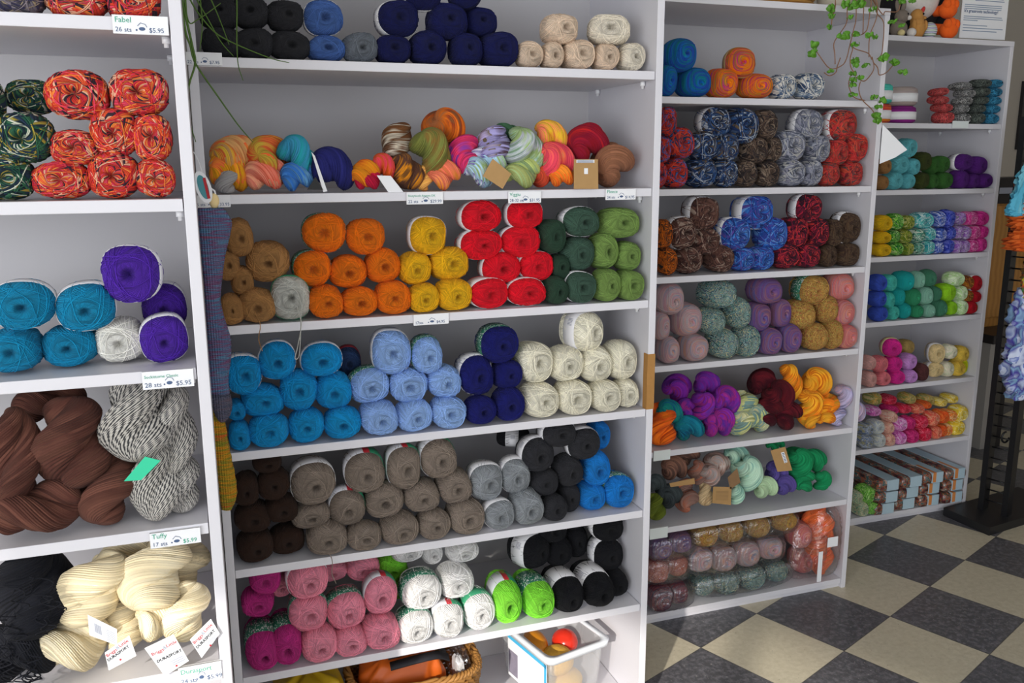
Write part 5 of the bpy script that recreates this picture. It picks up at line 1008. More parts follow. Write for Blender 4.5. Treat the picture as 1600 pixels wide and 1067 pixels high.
# ------------------------------------------------------------------ yarn ball meshes (unit size, axis along y)
class Ball:
    def __init__(s, seed, style):
        r = np.random.RandomState(seed); s.r = r; s.style = style
        s.e1 = r.uniform(.6, .7); s.e2 = r.uniform(.74, .88); s.ph = r.uniform(0, 6.28, 8); s.am = r.uniform(.006, .022, 4)
        s.hole = r.uniform(.13, .2) if style != 'r' else r.uniform(.1, .15)
        s.hx, s.hz = r.uniform(-.06, .06, 2); s.dep = r.uniform(.22, .4)
    def surf(s, lon, lat, k=1.0):
        sl, cl = np.sin(lat), np.cos(lat)
        pw = lambda a, e: np.sign(a)*np.abs(a)**e
        ax = pw(sl, s.e1*1.02); ra = np.abs(cl)**s.e1
        x = pw(np.cos(lon), s.e2)*ra; z = pw(np.sin(lon), s.e2)*ra
        lum = 1+s.am[0]*np.sin(2*lon+s.ph[0])+s.am[1]*np.sin(3*lon+s.ph[1]+2*lat)+s.am[2]*np.sin(5*lat+s.ph[2]+lon)
        rr = np.sqrt(x*x+z*z)
        y = ax*(.93+.07*np.clip(1-rr*rr, 0, 1))
        cap = np.clip(np.abs(sl), 0, 1)**8
        hole = s.dep*np.exp(-(rr/s.hole)**2.4)
        y = y-np.sign(y)*hole
        x = x*lum*k*.985+s.hx*cap; z = z*lum*k*.985+s.hz*cap
        return np.stack([x, y*k, z], -1)
    def build(s, name, nlon=64, nlat=44, nstr=9, r0=.016):
        lam = np.radians(74)
        # denser rows near the holes
        tt = np.linspace(-1, 1, nlat); lats = np.pi/2*np.sign(tt)*(1-(1-np.abs(tt))**1.25)
        lons = np.linspace(-PI/2, 3*PI/2, nlon, endpoint=False)
        LO, LA = np.meshgrid(lons, lats)
        V = s.surf(LO, LA).reshape(-1, 3)
        i, k = np.meshgrid(np.arange(nlat-1), np.arange(nlon), indexing='ij')
        k1 = (k+1) % nlon
        F = np.stack([i*nlon+k, (i+1)*nlon+k, (i+1)*nlon+k1, i*nlon+k1], -1).reshape(-1, 4)
        lo = np.stack([lons[k], lons[k], lons[k]+2*PI/nlon, lons[k]+2*PI/nlon], -1).reshape(-1)
        la = np.stack([lats[i], lats[i+1], lats[i+1], lats[i]], -1).reshape(-1)
        if s.style == 'r':
            tw = 4/64.
            ua = la/PI*.72+.5+lo/(2*PI)*tw; va = lo/(2*PI); ub, vb = ua, va
        else:
            a = np.arcsin(np.clip(np.tan(np.clip(la, -1.52, 1.52))/math.tan(lam), -1, 1))
            a = a+np.sign(la)*np.clip(np.abs(la)-lam, 0, 1)*2.2
            ua = (lo-a)/(2*PI); ub = (lo+a)/(2*PI)+.37; va = la/PI; vb = la/PI+.5
        UA = [np.stack([ua, va], -1)]; UB = [np.stack([ub, vb], -1)]
        vs = [V]; fs = [F]; n0 = len(V)
        # loose strands lying over the ball
        for q in range(nstr):
            L = math.radians(s.r.uniform(48, 80)); l0 = s.r.uniform(0, 2*PI); m = 40
            th = np.linspace(0, 2*PI, m, endpoint=False)
            lo_ = l0+np.arctan2(np.sin(th)*math.cos(L), np.cos(th)); la_ = np.arcsin(np.sin(th)*math.sin(L))
            P = s.surf(lo_, la_, 1.012)
            T = np.roll(P, -1, 0)-np.roll(P, 1, 0); T /= np.linalg.norm(T, axis=1)[:, None]+1e-9
            Nn = P/np.linalg.norm(P, axis=1)[:, None]; B = np.cross(T, Nn); B /= np.linalg.norm(B, axis=1)[:, None]+1e-9; Nn = np.cross(B, T)
            rr = r0*s.r.uniform(.8, 1.3); ns = 5
            ang = 2*PI*np.arange(ns)/ns
            tv = (P[:, None]+rr*(np.cos(ang)[None, :, None]*Nn[:, None]+np.sin(ang)[None, :, None]*B[:, None])).reshape(-1, 3)
            ii, kk = np.meshgrid(np.arange(m), np.arange(ns), indexing='ij'); i1 = (ii+1) % m; kk1 = (kk+1) % ns
            tf = np.stack([ii*ns+kk, ii*ns+kk1, i1*ns+kk1, i1*ns+kk], -1).reshape(-1, 4)+n0
            n0 += len(tv); vs.append(tv); fs.append(tf)
            u = np.full(len(tf)*4, (q*7+3.5)/64.); v = np.repeat(th[ii].reshape(-1), 4)/(2*PI)*1.5
            UA.append(np.stack([u, v], -1)); UB.append(np.stack([u, v], -1))
        return mesh(name, np.concatenate(vs), np.concatenate(fs), None, True, dict(wa=np.concatenate(UA), wb=np.concatenate(UB)))
    def band(s, name, l0=-.22, l1=.3):
        n = 48; lons = np.linspace(0, 2*PI, n, endpoint=False); V = []
        rows = [(l0, 1.012), (l0, 1.03), (0, 1.035), (l1, 1.03), (l1, 1.012)]
        for la, k in rows:
            P = s.surf(lons, np.full(n, la), 1.0); P[:, 0] *= k; P[:, 2] *= k; V.append(P)
        V = np.concatenate(V); m = len(rows)
        F = [(i*n+k, i*n+(k+1) % n, (i+1)*n+(k+1) % n, (i+1)*n+k) for i in range(m-1) for k in range(n)]
        return mesh(name, V, F, None, True)
# ------------------------------------------------------------------ materials
WHITE = plain('white_laminate', 'd9d7dc', .42, .03, 6)
BACKM = plain('white_backboard', 'c6c3c4', .6, .04, 4)
PINM = plain('clear_pin_plastic', 'f2f2f4', .3)
BARE = plain('bare_chipboard', 'a8793f', .8, .3, 60)
PAPER = plain('white_paper', 'eeeef0', .7, .03, 30)
TAGP = plain('tag_plastic', 'dfe6e4', .35, .03, 20)
KRAFT = plain('kraft_paper', 'b08a58', .8, .18, 60)
KRAFTD = plain('dark_kraft_paper', '8a6a48', .8, .18, 60)  # darker brown kraft, for one tag and the printed lines on another
TEALP = plain('bright_green_paper', '2fc99a', .6, .05, 30)
BLACKP = plain('black_card', '0c0c0e', .6)
INKG = plain('green_print', '3aa283', .7); INKB = plain('blue_print', '4a5f82', .7); INKK = plain('black_print', '22242a', .7); INKR = plain('red_print', 'b5222c', .7)
INKGR = plain('grey_print', '9a9fae', .7)
def band_mat(name, base, kind):
    t = NT(name); tc = t.n('ShaderNodeTexCoord'); s = t.n('ShaderNodeSeparateXYZ'); t.l(tc.outputs['Object'], s.inputs[0])
    ang = t.math('MULTIPLY', t.math('ARCTAN2', s.outputs[2], s.outputs[0]), 1/(2*PI))
    c = lin(base)
    if kind == 'white':      # faint print: a block of small lines
        bl = t.math('COMPARE', t.math('FRACT', t.math('ADD', ang, .62)), .0, .06)
        br = t.math('GREATER_THAN', t.math('FRACT', t.math('MULTIPLY', ang, 95.)), .55)
        inn = t.math('COMPARE', s.outputs[1], -.02, .14)
        col = t.mix(t.math('MULTIPLY', t.math('MULTIPLY', bl, br), t.math('MULTIPLY', inn, .75)), c, lin('4a5070'))
    elif kind == 'italy':
        q = t.math('FRACT', t.math('ADD', ang, .13))
        col = t.mix(t.math('GREATER_THAN', q, .34), lin('2b8a63'), t.mix(t.math('GREATER_THAN', q, .39), lin('c22a36'), lin('e4e4ea')))
    elif kind == 'daisy':
        vo = t.n('ShaderNodeTexVoronoi'); vo.inputs['Scale'].default_value = 11; t.l(tc.outputs['Object'], vo.inputs['Vector'])
        dot = t.math('LESS_THAN', vo.outputs['Distance'], .36)
        q = t.math('FRACT', t.math('ADD', ang, .16))
        base2 = t.mix(t.math('LESS_THAN', q, .88), lin('a03040'), lin('2a6e55'))
        col = t.mix(t.math('MULTIPLY', dot, .85), base2, lin('d9dcd6'))
    else:
        col = t.mix(0.0, c, c)
    t.bsdf(col, .5); return t.m
BAND = dict(white=band_mat('paper_band_white', 'e6e4e6', 'white'), daisy=band_mat('paper_band_flowers', '2a6e55', 'daisy'), italy=band_mat('paper_band_tricolour', 'e4e4ea', 'italy'),
            green=band_mat('paper_band_green', '3c9a70', 'plain'), red=band_mat('paper_band_red', 'a02a35', 'plain'), kraft=band_mat('paper_band_kraft', 'b99a6a', 'plain'), daisy2=band_mat('paper_band_cream', 'e0d6a0', 'plain'))
YC = dict(
 greysock=('v', '77707a 4a4650 9a8a72 3d3a55 8a7f86'), redsock=('v', 'd8402c e05a34 c22a3a e8823c d9435a 3a2a35 e9b090 c9362c'), greensock=('v', '1f4a3c 23354a 2e5d44 9a8a3a 16262c 3a6a4c c8ccb8 20303c'),
 plum=('p', '4a1f38'), teal=('p', '0f7ea6'), white=('p', 'f3f0e6'), purple=('p', '4a2496'), charcoal=('p', '2c2c30'), denim=('p', '4666a4'), midgrey=('p', '6a7078'), navy=('p', '14184a'),
 beige=('p', 'dcc4ac'), cream=('p', 'f3e9d6'), tan=('p', 'a57848'), paleg=('p', 'bcbcb4'), orange=('p', 'fb7d12'), yellow=('p', 'fbc01c'), red=('p', 'd81226'), dkgreen=('p', '2a4434'), pine=('p', '3c5648'), sage=('p', '738f4a'),
 azure=('p', '128fcb'), dimblue=('p', '2a3f66'), skyblue=('p', '90b2e6'), indigo=('p', '171a62'), ivory=('p', 'f4eed8'), dkbrown=('p', '33221a'), taupe=('p', '84776c'), grey=('p', '8a8e92'), cobalt=('p', '1773c0'), black=('p', '121216'),
 magenta=('p', 'b8307e'), pink=('p', 'e58ca0'), lime=('p', '7fd23c'), brightwhite=('p', 'f8f6f4'),
 bluegreen=('r', '1c4fb0 0f7f8a 1a6fc8 2a3f9a 0f7f8a 1c4fb0'), sunset=('r', 'f07a14 e8901c d8344a a8802a c02a7a f07a14'), bluewhite=('v', 'e6e2da 5a6e8a d8d4cc 3c4e6a 9aa8b8'),
 redblue=('v', 'c2342c d04a34 3a6ab0 8a2a2e c2342c 2a3a5a'), navysock=('v', '22345c 3a5a8a 1a2234 a8b0bc 3a4a66 6a5a4a 2a4a7a'), brownsock=('v', '4a3a34 6a5648 2c2626 8a7868 3a3436 5a4a40'), greywhite=('v', '7a7e8e a4a6b2 6a6e7e 8a8a9a 4e5260 b8b6b4'),
 redgrey=('v', 'b8302c c83a3c 7a2a30 9a4a3c 5a4a4a d2503c'), rust=('v', 'b0561a d8721c 2a2420 6a3a1c c8641a 8a4a1e'), brownstripe=('v', '5a3c34 76544a 3c2a28 a08a7c 4a3230 6a4a40'), bluesock=('v', '2c56a8 3a78cc 5a4a9a 1f3a7c 6a9adc 3a4aa0'),
 burgsock=('v', '5a1628 2a1a26 a8263c 3c1828 741c34 c83a3a'), umber=('v', '46342a 54402f 3a2a24 5c4a3a'), pinkgrey=('r', 'c89a98 a8a0a8 d09a86 9aa0b4 c49098 b8a0a0'), bluegreentweed=('t', '5a8a86 8aa898 3a5a6a c8c49a 6a7a8a 2e4a4c 9ab4b4'),
 purpletweed=('r', '6e4a7e 8a5a74 5a5a94 9a6a72 705090'), goldtweed=('t', 'a87a3a c09448 8a5f34 b06a44 9a9048 c8a058'), coraltweed=('r', 'd0787a c8686c d8907a c08894 d47a70'), maroontweed=('r', '6a2c40 8a3c4c 5a3a54'), rusttweed=('t', 'b05648 c06a58 9a4a50 c88a78'),
 aqua=('p', '62b4bc'), dkolive=('p', '3a421c'), leaf=('p', '35622a'), violet=('p', '521f72'), dyellow=('p', 'f4c41c'), dgreen=('v', '58b430 3a8a2c 9ad860 2c7a3c c8e49a'), dygreen=('v', '8a9a2c b4b048 5a7a2c d8d48a 6a8a34'), dseagreen=('v', '2c8a74 d8e4d4 3a6a54 8ac8b4'),
 daqua=('v', '3aaab4 7accc8 2c90a4 d8ecea 5abcb4'), dbluewhite=('v', '4a66c0 d4d8ec 7a92d8 3450a8'), droyal=('v', '3444b4 4a5cc8 2a3494 7a84d8'), dlilac=('v', 'a06ac4 c4a4d8 8a8a94 d8c8e0 9458b8'), dpink=('v', 'd83a94 f0a8d0 c83084 e868b0'), dmagenta=('v', 'd02c90 c0247e e050a4'),
 dblue=('p', '3c56bc'), daq=('p', '4ec4b4'), dteal=('r', '14989c 1ca8a4'), demerald=('r', '2a8a5c 36986a'), dsage=('r', '7ab49c 8cc0aa'), ddkgreen=('r', '3a765a 488468'), dlime=('p', '92cc24'), dpalegreen=('v', 'c4e0a4 d8ecc0 b0d88c e4f0d4'), dgold=('v', 'a86a1c 5a3a20 c88a3c 7a3a1c'), dred=('p', 'b01424'),
 dpale=('p', 'eeb4ac'), dcoral=('p', 'ee828a'), dhot=('p', 'dd2c94'), dlav=('p', 'cc92d6'), dchoc=('p', '5c3434'), dvan=('p', 'ecd29a'), dspeck=('v', 'e8e0c4 d0d4b4 f0e8d4'), dyel=('p', 'f0cc54'), dneon=('p', 'dce01c'), dtan=('p', 'b89a5c'),
 dgb=('v', '8a98b4 c4ccd8 6a7a9a b4b08a'), dgw=('v', 'd0d4d0 b4bcc8 e4e4d8'), dpeach=('v', 'f0b8a0 f4d4c0 e49a8c'), dpl=('v', 'e06ac0 f0a8dc c85ab0 f4d0ec'), dmag2=('v', 'd82c7c e84a90 c0206c'), dredp=('v', 'e02a4c f06a84 d01c3c'), dcor2=('v', 'f07a5c f4b08c e85a4c'), dor=('v', 'f4682a f08a44 e85420'), dorc=('v', 'f4a04c f4dca4 f07a2c'), dlem=('v', 'f4d84c f8ecac ecc830'), dty=('v', 'a8a05a d8c48a 8a9a54 e0b45a'),
 coralruf=('t', 'e05a5c e87a74 2a2024 d8484c'), bwruf=('t', 'd8d8d4 1c1c20 a8a8a8 2c2c30'), greyruf=('t', '5c6460 22262a 8a9488 3c4440'), blueruf=('t', '3a9ac4 14283c 58b4d8 206a94'), limeruf=('t', '6ac43c 9ae054 3a8a34 c8e89a'), creamruf=('t', 'd8cca4 b4c494 3aa08a e4dcc0'),
)
HC = dict(chestnut=['5a382f', '4c2c25', '623e33'], marl=None, ink=['15161c'], natural=['e8dcbe', 'e2d2ae'], silver=['b4b2b0', 'a09e9e'], coralyellow=['f0603c', 'd8b43c', 'f05a34', 'e0a86a'], coralorange=['f05a34', 'f4743c', 'c8a43c'], mustard=['f07040', 'e8a81c', 'e0981c'], salmon=['f0684c', 'f08a74', 'e8a884'],
 turq=['1fa0b0', '2cb4bc', '3a90b4'], ltblue=['4a8ad0', '7ab4dc', '3a78c8'], midnight=['20225c', '282a6c'], orangebrown=['f07a1c', 'e0901c', 'e8641c'], crimson=['b01440', 'c81c3c'], orangepink=['e8641c', 'e03c5c', 'd85a1c'], brownorange=['6a4428', '8a5a28', 'e8941c', '5a3a2c'], peach=['f0946a', 'f0b45a'], peachorange=['f08c6a', 'f0981c', 'f07a5c'],
 brownwhite=['5a3a28', '6a4a34', 'd8ccb8', '6a4428'], olive=['76783a', '8a6a34', '7a8040', '6e7236'], russet=['a84428', 'e0701c', '9a5a34'], fuchsia=['c02a6c', 'e03a64', '8a3a94'], purplewhite=['4a2c8a', 'd8dcec', '9ab46a', 'a8c8dc'], brownlilac=['6a5a2c', 'b4a8d0', '4a2c2c', 'a8a0d0'], palegreen=['a4b88c', '7a9a7c', 'c0c4cc', '94ac70'],
 celery=['a8b86a', 'b4bc74', '98b07a'], fern=['3a6448', '4a7454'], coralyellow2=['e8604c', 'e8c02c', 'f07a5c'], coralpink=['e84a5c', 'f0704c', 'b0a878', 'e8485c'], rustred=['b0442c', 'c84a30'], tangerine=['f0641c', 'f08a2c'], deepred=['9a1424', '84142c', 'a81c20'], cocoa=['7a5038', '8a5c44'],
 orangehank=['e8641c', 'd8541c', 'f0741c'], tealhank=['0f6a84', '1c8a7c', '0f4a74', '1a7a90'], purplehank=['74249c', '8a2ca0', '5a2c94', '9a2c84'], greencream=['c8c88a', 'a8b070', 'dcd8a8', '7a9a94'], maroon=['4c0f1c', '641822', '3c0c18'], golden=['f0941c', 'f4ac2c', 'e0a030', 'e8801c'], lilachank=['a8a0c4', 'c4a4b0', '8c90b8', 'b8b0d0'],
 moss=['6a7428', '5c6820'], slate=['2e3438', '40484a'], terracotta=['a8604a', 'b46c54', '8a6a60'], oat=['d0b890', 'c4a880'], mocha=['7c5c4c', '6a5048', '946a58'], ashpink=['b89484', '9a9494', 'b0867a', 'c0b0a8'], mint=['9cc8b8', '88bcac', 'b4d4bc'], mint2=['c0d4a4', 'b0cca4'], purpleblue=['4c4484', '5a4c90'], emerald=['107848', '1a8854'], orangehank2=['f0603c', 'f4743c'])
YM = {k: yarn_mat('yarn_'+k, v[1].split(), v[0], {'p': 60, 'v': 34, 'r': 64, 't': 64}[v[0]]) for k, v in YC.items()}
HM = {}
for k, v in HC.items():
    if v is None:
        t = NT('wool_marl'); ua = t.n('ShaderNodeUVMap', uv_map='wa'); sp = t.n('ShaderNodeSeparateXYZ'); t.l(ua.outputs[0], sp.inputs[0])
        cs = t.math('MULTIPLY', sp.outputs[0], 34.0); wn = t.n('ShaderNodeTexWhiteNoise', noise_dimensions='1D'); t.l(t.math('FLOOR', cs), wn.inputs['W'])
        s_ = t.math('ADD', t.math('ADD', cs, wn.outputs['Value']), t.math('MULTIPLY', sp.outputs[1], 21.0))   # two plies, black and white, twisted
        w = t.math('GREATER_THAN', t.math('FRACT', s_), .45)
        b = t.bsdf(t.mix(w, lin('38383a'), lin('beb9b1')), .9); HM[k] = t.m
    else: HM[k] = yarn_mat('wool_'+k, v, 'h', 24)
# ------------------------------------------------------------------ the room: wall behind the shelves runs at 22.8 degrees to the shelf fronts
RA = math.radians(22.8); E1 = Vector((math.cos(RA), math.sin(RA), 0)); E2 = Vector((-math.sin(RA), math.cos(RA), 0))
def rm(a, b, z): return E1*a+E2*b+Vector((0, 0, z))
W0, W1 = 2.27*math.cos(RA), -2.2; L0, L1 = -3.0, 6.6; CE = 2.9
def slab(mb, a0, a1, b0, b1, z0, z1):
    v = [rm(a, b, z) for a in (a0, a1) for b in (b0, b1) for z in (z0, z1)]
    return mb.add(v, [(0, 1, 3, 2), (4, 6, 7, 5), (0, 4, 5, 1), (2, 3, 7, 6), (0, 2, 6, 4), (1, 5, 7, 3)])
def floor_mat():
    t = NT('vinyl_checker_tiles'); ge = t.n('ShaderNodeNewGeometry')
    def coord(dx, dy, o):
        d = t.n('ShaderNodeVectorMath', operation='DOT_PRODUCT'); t.l(ge.outputs['Position'], d.inputs[0]); d.inputs[1].default_value = (dx/.3048, dy/.3048, 0)
        return t.math('SUBTRACT', d.outputs['Value'], o)
    a = -.83600697-.33665; ox, oy = 1.00628*math.cos(.33665)+2.41598*math.sin(.33665), -1.00628*math.sin(.33665)+2.41598*math.cos(.33665)
    ca, sa = math.cos(a), math.sin(a)
    i = coord(ca, sa, (ox*ca+oy*sa)/.3048); j = coord(-sa, ca, (-ox*sa+oy*ca)/.3048)
    fi, fj = t.math('FLOOR', i), t.math('FLOOR', j)
    odd = t.math('ABSOLUTE', t.math('MODULO', t.math('ADD', fi, fj), 2.0))
    id_ = t.math('ADD', fi, t.math('MULTIPLY', fj, 17.0)); wn = t.n('ShaderNodeTexWhiteNoise', noise_dimensions='1D'); t.l(id_, wn.inputs['W'])
    nz = t.n('ShaderNodeTexNoise'); nz.inputs['Scale'].default_value = 55; nz.inputs['Detail'].default_value = 5; nz.inputs['Roughness'].default_value = .7; t.l(ge.outputs['Position'], nz.inputs['Vector'])
    n3 = t.n('ShaderNodeTexNoise'); n3.inputs['Scale'].default_value = 150; n3.inputs['Detail'].default_value = 2; t.l(ge.outputs['Position'], n3.inputs['Vector'])
    def ramp(x, a_, b_):
        r = t.n('ShaderNodeMapRange'); t.l(x, r.inputs[0]); r.inputs[1].default_value = a_; r.inputs[2].default_value = b_; return r.outputs[0]
    dk = t.mix(ramp(nz.outputs[0], .45, .8), lin('545458'), lin('8e8c92')); dk = t.mix(ramp(n3.outputs[0], .68, .74), dk, lin('a8a4a0'))
    lt = t.mix(ramp(nz.outputs[0], .35, .75), lin('d2c9b2'), lin('bfb59c')); lt = t.mix(ramp(n3.outputs[0], .70, .76), lt, lin('857a66'))
    col = t.mix(odd, lt, dk)
    col = t.mix(1.0, col, t.math('MULTIPLY_ADD', wn.outputs['Value'], .12, .94), blend='MULTIPLY')
    ei = t.math('ABSOLUTE', t.math('SUBTRACT', t.math('FRACT', i), .5)); ej = t.math('ABSOLUTE', t.math('SUBTRACT', t.math('FRACT', j), .5))
    seam = t.math('GREATER_THAN', t.math('MAXIMUM', ei, ej), .495)
    col = t.mix(t.math('MULTIPLY', seam, .6), col, lin('2a2826'))
    b = t.bsdf(col, .34)
    r = t.math('MULTIPLY_ADD', nz.outputs[0], .25, .24); t.l(r, b.inputs['Roughness'])
    b.inputs['Specular IOR Level'].default_value = .45
    return t.m
struct('floor', mesh('floor', [rm(L0, W1, 0), rm(L1, W1, 0), rm(L1, W0+.1, 0), rm(L0, W0+.1, 0), rm(L0, W1, -.1), rm(L1, W1, -.1), rm(L1, W0+.1, -.1), rm(L0, W0+.1, -.1)], [(0, 1, 2, 3), (7, 6, 5, 4), (0, 4, 5, 1), (1, 5, 6, 2), (2, 6, 7, 3), (3, 7, 4, 0)], floor_mat(), False))
WALLM = plain('grey_wall_paint', 'cdc7be', .8, .04, 3); CEILM = plain('white_ceiling_paint', 'e4e2de', .9)
WALLW = plain('pale_wall_paint', 'cfcac2', .8, .04, 3)
struct('wall_back', mesh('wall_back', *(lambda m: (m.v, m.f))(slab(MB(), L0, L1, W0, W0+.1, 0, CE)), WALLM, False))
struct('wall_right', mesh('wall_right', *(lambda m: (m.v, m.f))(slab(MB(), L1, L1+.1, W1, W0+.1, 0, CE)), WALLM, False))
struct('ceiling', mesh('ceiling', *(lambda m: (m.v, m.f))(slab(MB(), L0-.1, L1+.1, W1-.1, W0+.1, CE, CE+.1)), CEILM, False))
m = MB()            # shop-front window wall on the left, behind the camera
HEAD = 2.27
slab(m, L0-.1, L0, W1, W0+.1, 0, .35); slab(m, L0-.1, L0, W1, W0+.1, HEAD, CE); slab(m, L0-.1, L0, .75, W0+.1, .35, HEAD); slab(m, L0-.1, L0, W1, W1+.1, .35, HEAD)
struct('wall_left', mesh('wall_left', m.v, m.f, WALLW, False))
m = MB()            # second window in the wall behind the camera
slab(m, L0-.1, L1+.1, W1-.1, W1, 0, .5); slab(m, L0-.1, L1+.1, W1-.1, W1, 2.3, CE); slab(m, L0-.1, -2.6, W1-.1, W1, .5, 2.3); slab(m, 2.2, L1+.1, W1-.1, W1, .5, 2.3)
struct('wall_front', mesh('wall_front', m.v, m.f, WALLW, False))
FRM = plain('window_frame_paint', 'd8d6d2', .5)
m = MB()
for b in (W1+.1, W1+1.02, -.18, .70): slab(m, L0-.07, L0-.02, b, b+.05, .35, HEAD)
struct('window_1', mesh('window_1', m.v, m.f, FRM, False))
m = MB()
for a in (-2.6, -1.0, .55, 2.15): slab(m, a, a+.05, W1-.08, W1-.03, .5, 2.3)
struct('window_2', mesh('window_2', m.v, m.f, FRM, False))
# ------------------------------------------------------------------ bookcases
DEP = .38; TH = .019
def bookcase(u, label):
    d = UNITS[u]; y = d['y']; x0, x1 = d['xl'], d['xr']
    r = obj('bookcase', None, None, ((x0+x1)/2, y+DEP/2, 0)); tag(r, label, 'bookcase')
    o = r.location
    def part(name, *b, bev=.0012, mat=WHITE):
        return MB().box(b[0]-o.x, b[1]-o.x, b[2]-o.y, b[3]-o.y, b[4], b[5], bev).build(name, mat, r, False)
    part('side_panel', x0, x0+.018, y, y+DEP, 0, d['top'])
    sp = part('side_panel', x1-.018, x1, y, y+DEP, 0, d['top'])
    part('top_panel', x0-.0, x1+.0, y-.001, y+DEP, d['top'], d['top']+TH)
    part('back_panel', x0+.018, x1-.018, y+DEP-.006, y+DEP, .03, d['top'], bev=0, mat=BACKM)
    for i, z in enumerate(d['z']):
        part('shelf', x0+.0185, x1-.0195, y+.003, y+DEP-.0065, z-TH, z)
        if z > .1:
            for yy in (.05, .3):
                MB().lathe([(.0035, 0), (.0035, .006), (.006, .006), (.006, .016)], n=10).build('shelf_pin', PINM, r, True, (x1-.026-o.x, y+yy-o.y, z-TH-.0165))
    if d['z'][-1] < .1: part('kick_board', x0+.018, x1-.018, y+.012, y+.03, 0, d['z'][-1]-TH)
    return r, o
bookcase('A', 'white bookcase at the left edge of the photo, nearest to the viewer')
rB, oB = bookcase('B', 'large white bookcase in the centre, with orange, red and blue yarn balls')
bookcase('C', 'third white bookcase, with the trailing plant hanging over its top corner')
bookcase('D', 'farthest white bookcase, with plush toys and a printed sign on top')
dB = UNITS['B']
bp = MB().box(dB['xr']-.0195-oB.x, dB['xr']+.0012-oB.x, dB['y']-.0008-oB.y, dB['y']+.02-oB.y, .86, 1.0).build('bare_edge_patch', BARE, rB); bp['label'] = 'bare brown patch on the front edge of the side panel'
# ------------------------------------------------------------------ yarn balls
VAR = {}
for st in 'pvrt':
    L_ = []
    for q in range(9):
        B_ = Ball(100*'pvrt'.index(st)+q+1, 'r' if st in 'rt' else 'p')
        L_.append((B_.build('yarn_ball_'+st, nstr={'p': 13, 'v': 15, 'r': 3, 't': 4}[st], r0={'p': .017, 'v': .021, 'r': .016, 't': .02}[st]), B_.band('paper_band')))
        for q_ in L_[-1]: q_.materials.append(None)
    VAR[st] = L_
TAILM = {}
cnt = 0
for mat, style, group, rows in BALLS:
    for (x, y, z, rx, hl, rz, yaw, band, tail, label) in rows:
        me, bm_ = VAR[style][random.randrange(9)]
        nov = 'novelty' in group
        o = obj('novelty_yarn_skein' if nov else {'p': 'yarn_ball', 'v': 'sock_yarn_ball', 'r': 'roving_yarn_ball', 't': 'tweed_yarn_ball'}[style], me, None, (x, y, z)); o.scale = (rx, hl, rz)
        o.rotation_euler = (random.uniform(-.04, .04), random.uniform(-.12, .12) if abs(rx-rz) < .006 else random.uniform(-.03, .03), yaw)
        tag(o, label, 'yarn', group)
        o.material_slots[0].link = 'OBJECT'; o.material_slots[0].material = YM[mat]
        if band:
            b = obj('paper_band', bm_, o); b.material_slots[0].link = 'OBJECT'; b.material_slots[0].material = BAND[band]
            if random.random() < .6: b.rotation_euler = (0, random.uniform(-.25, .25)*0, 0)
        if tail == 2:
            pts = [(x-.005, y-hl*.97, z-.012), (x+.004, y-hl-.008, z-rz*.7), (x+.006, y-hl-.017, z-rz*1.05), (x+.004, y-hl-.018, z-rz-.025), (x+.012, y-hl-.018, z-rz-.05)]
            MB().tube([((p[0]-x)/rx, (p[1]-y)/hl, (p[2]-z)/rz) for p in smooth_line(pts)], .02, 6).build('yarn_tail', YM[mat], o, True)
        if tail == 1:
            pts = [(x+.012, y-hl-.001, z-.01), (x+.016, y-hl-.012, z-rz*.6), (x+.02, y-hl-.014, z-rz*1.1), (x+.012, y-hl-.012, z-rz-.05), (x+.006, y-hl-.012, z-rz-.075), (x+.014, y-hl-.013, z-rz-.07), (x+.018, y-hl-.013, z-rz-.03), (x+.02, y-hl-.012, z-.02)]
            P_ = [((p[0]-x)/rx, (p[1]-y)/hl, (p[2]-z)/rz) for p in smooth_line(pts)]
            MB().tube(P_, .022, 6).build('yarn_tail', YM[mat], o, True)
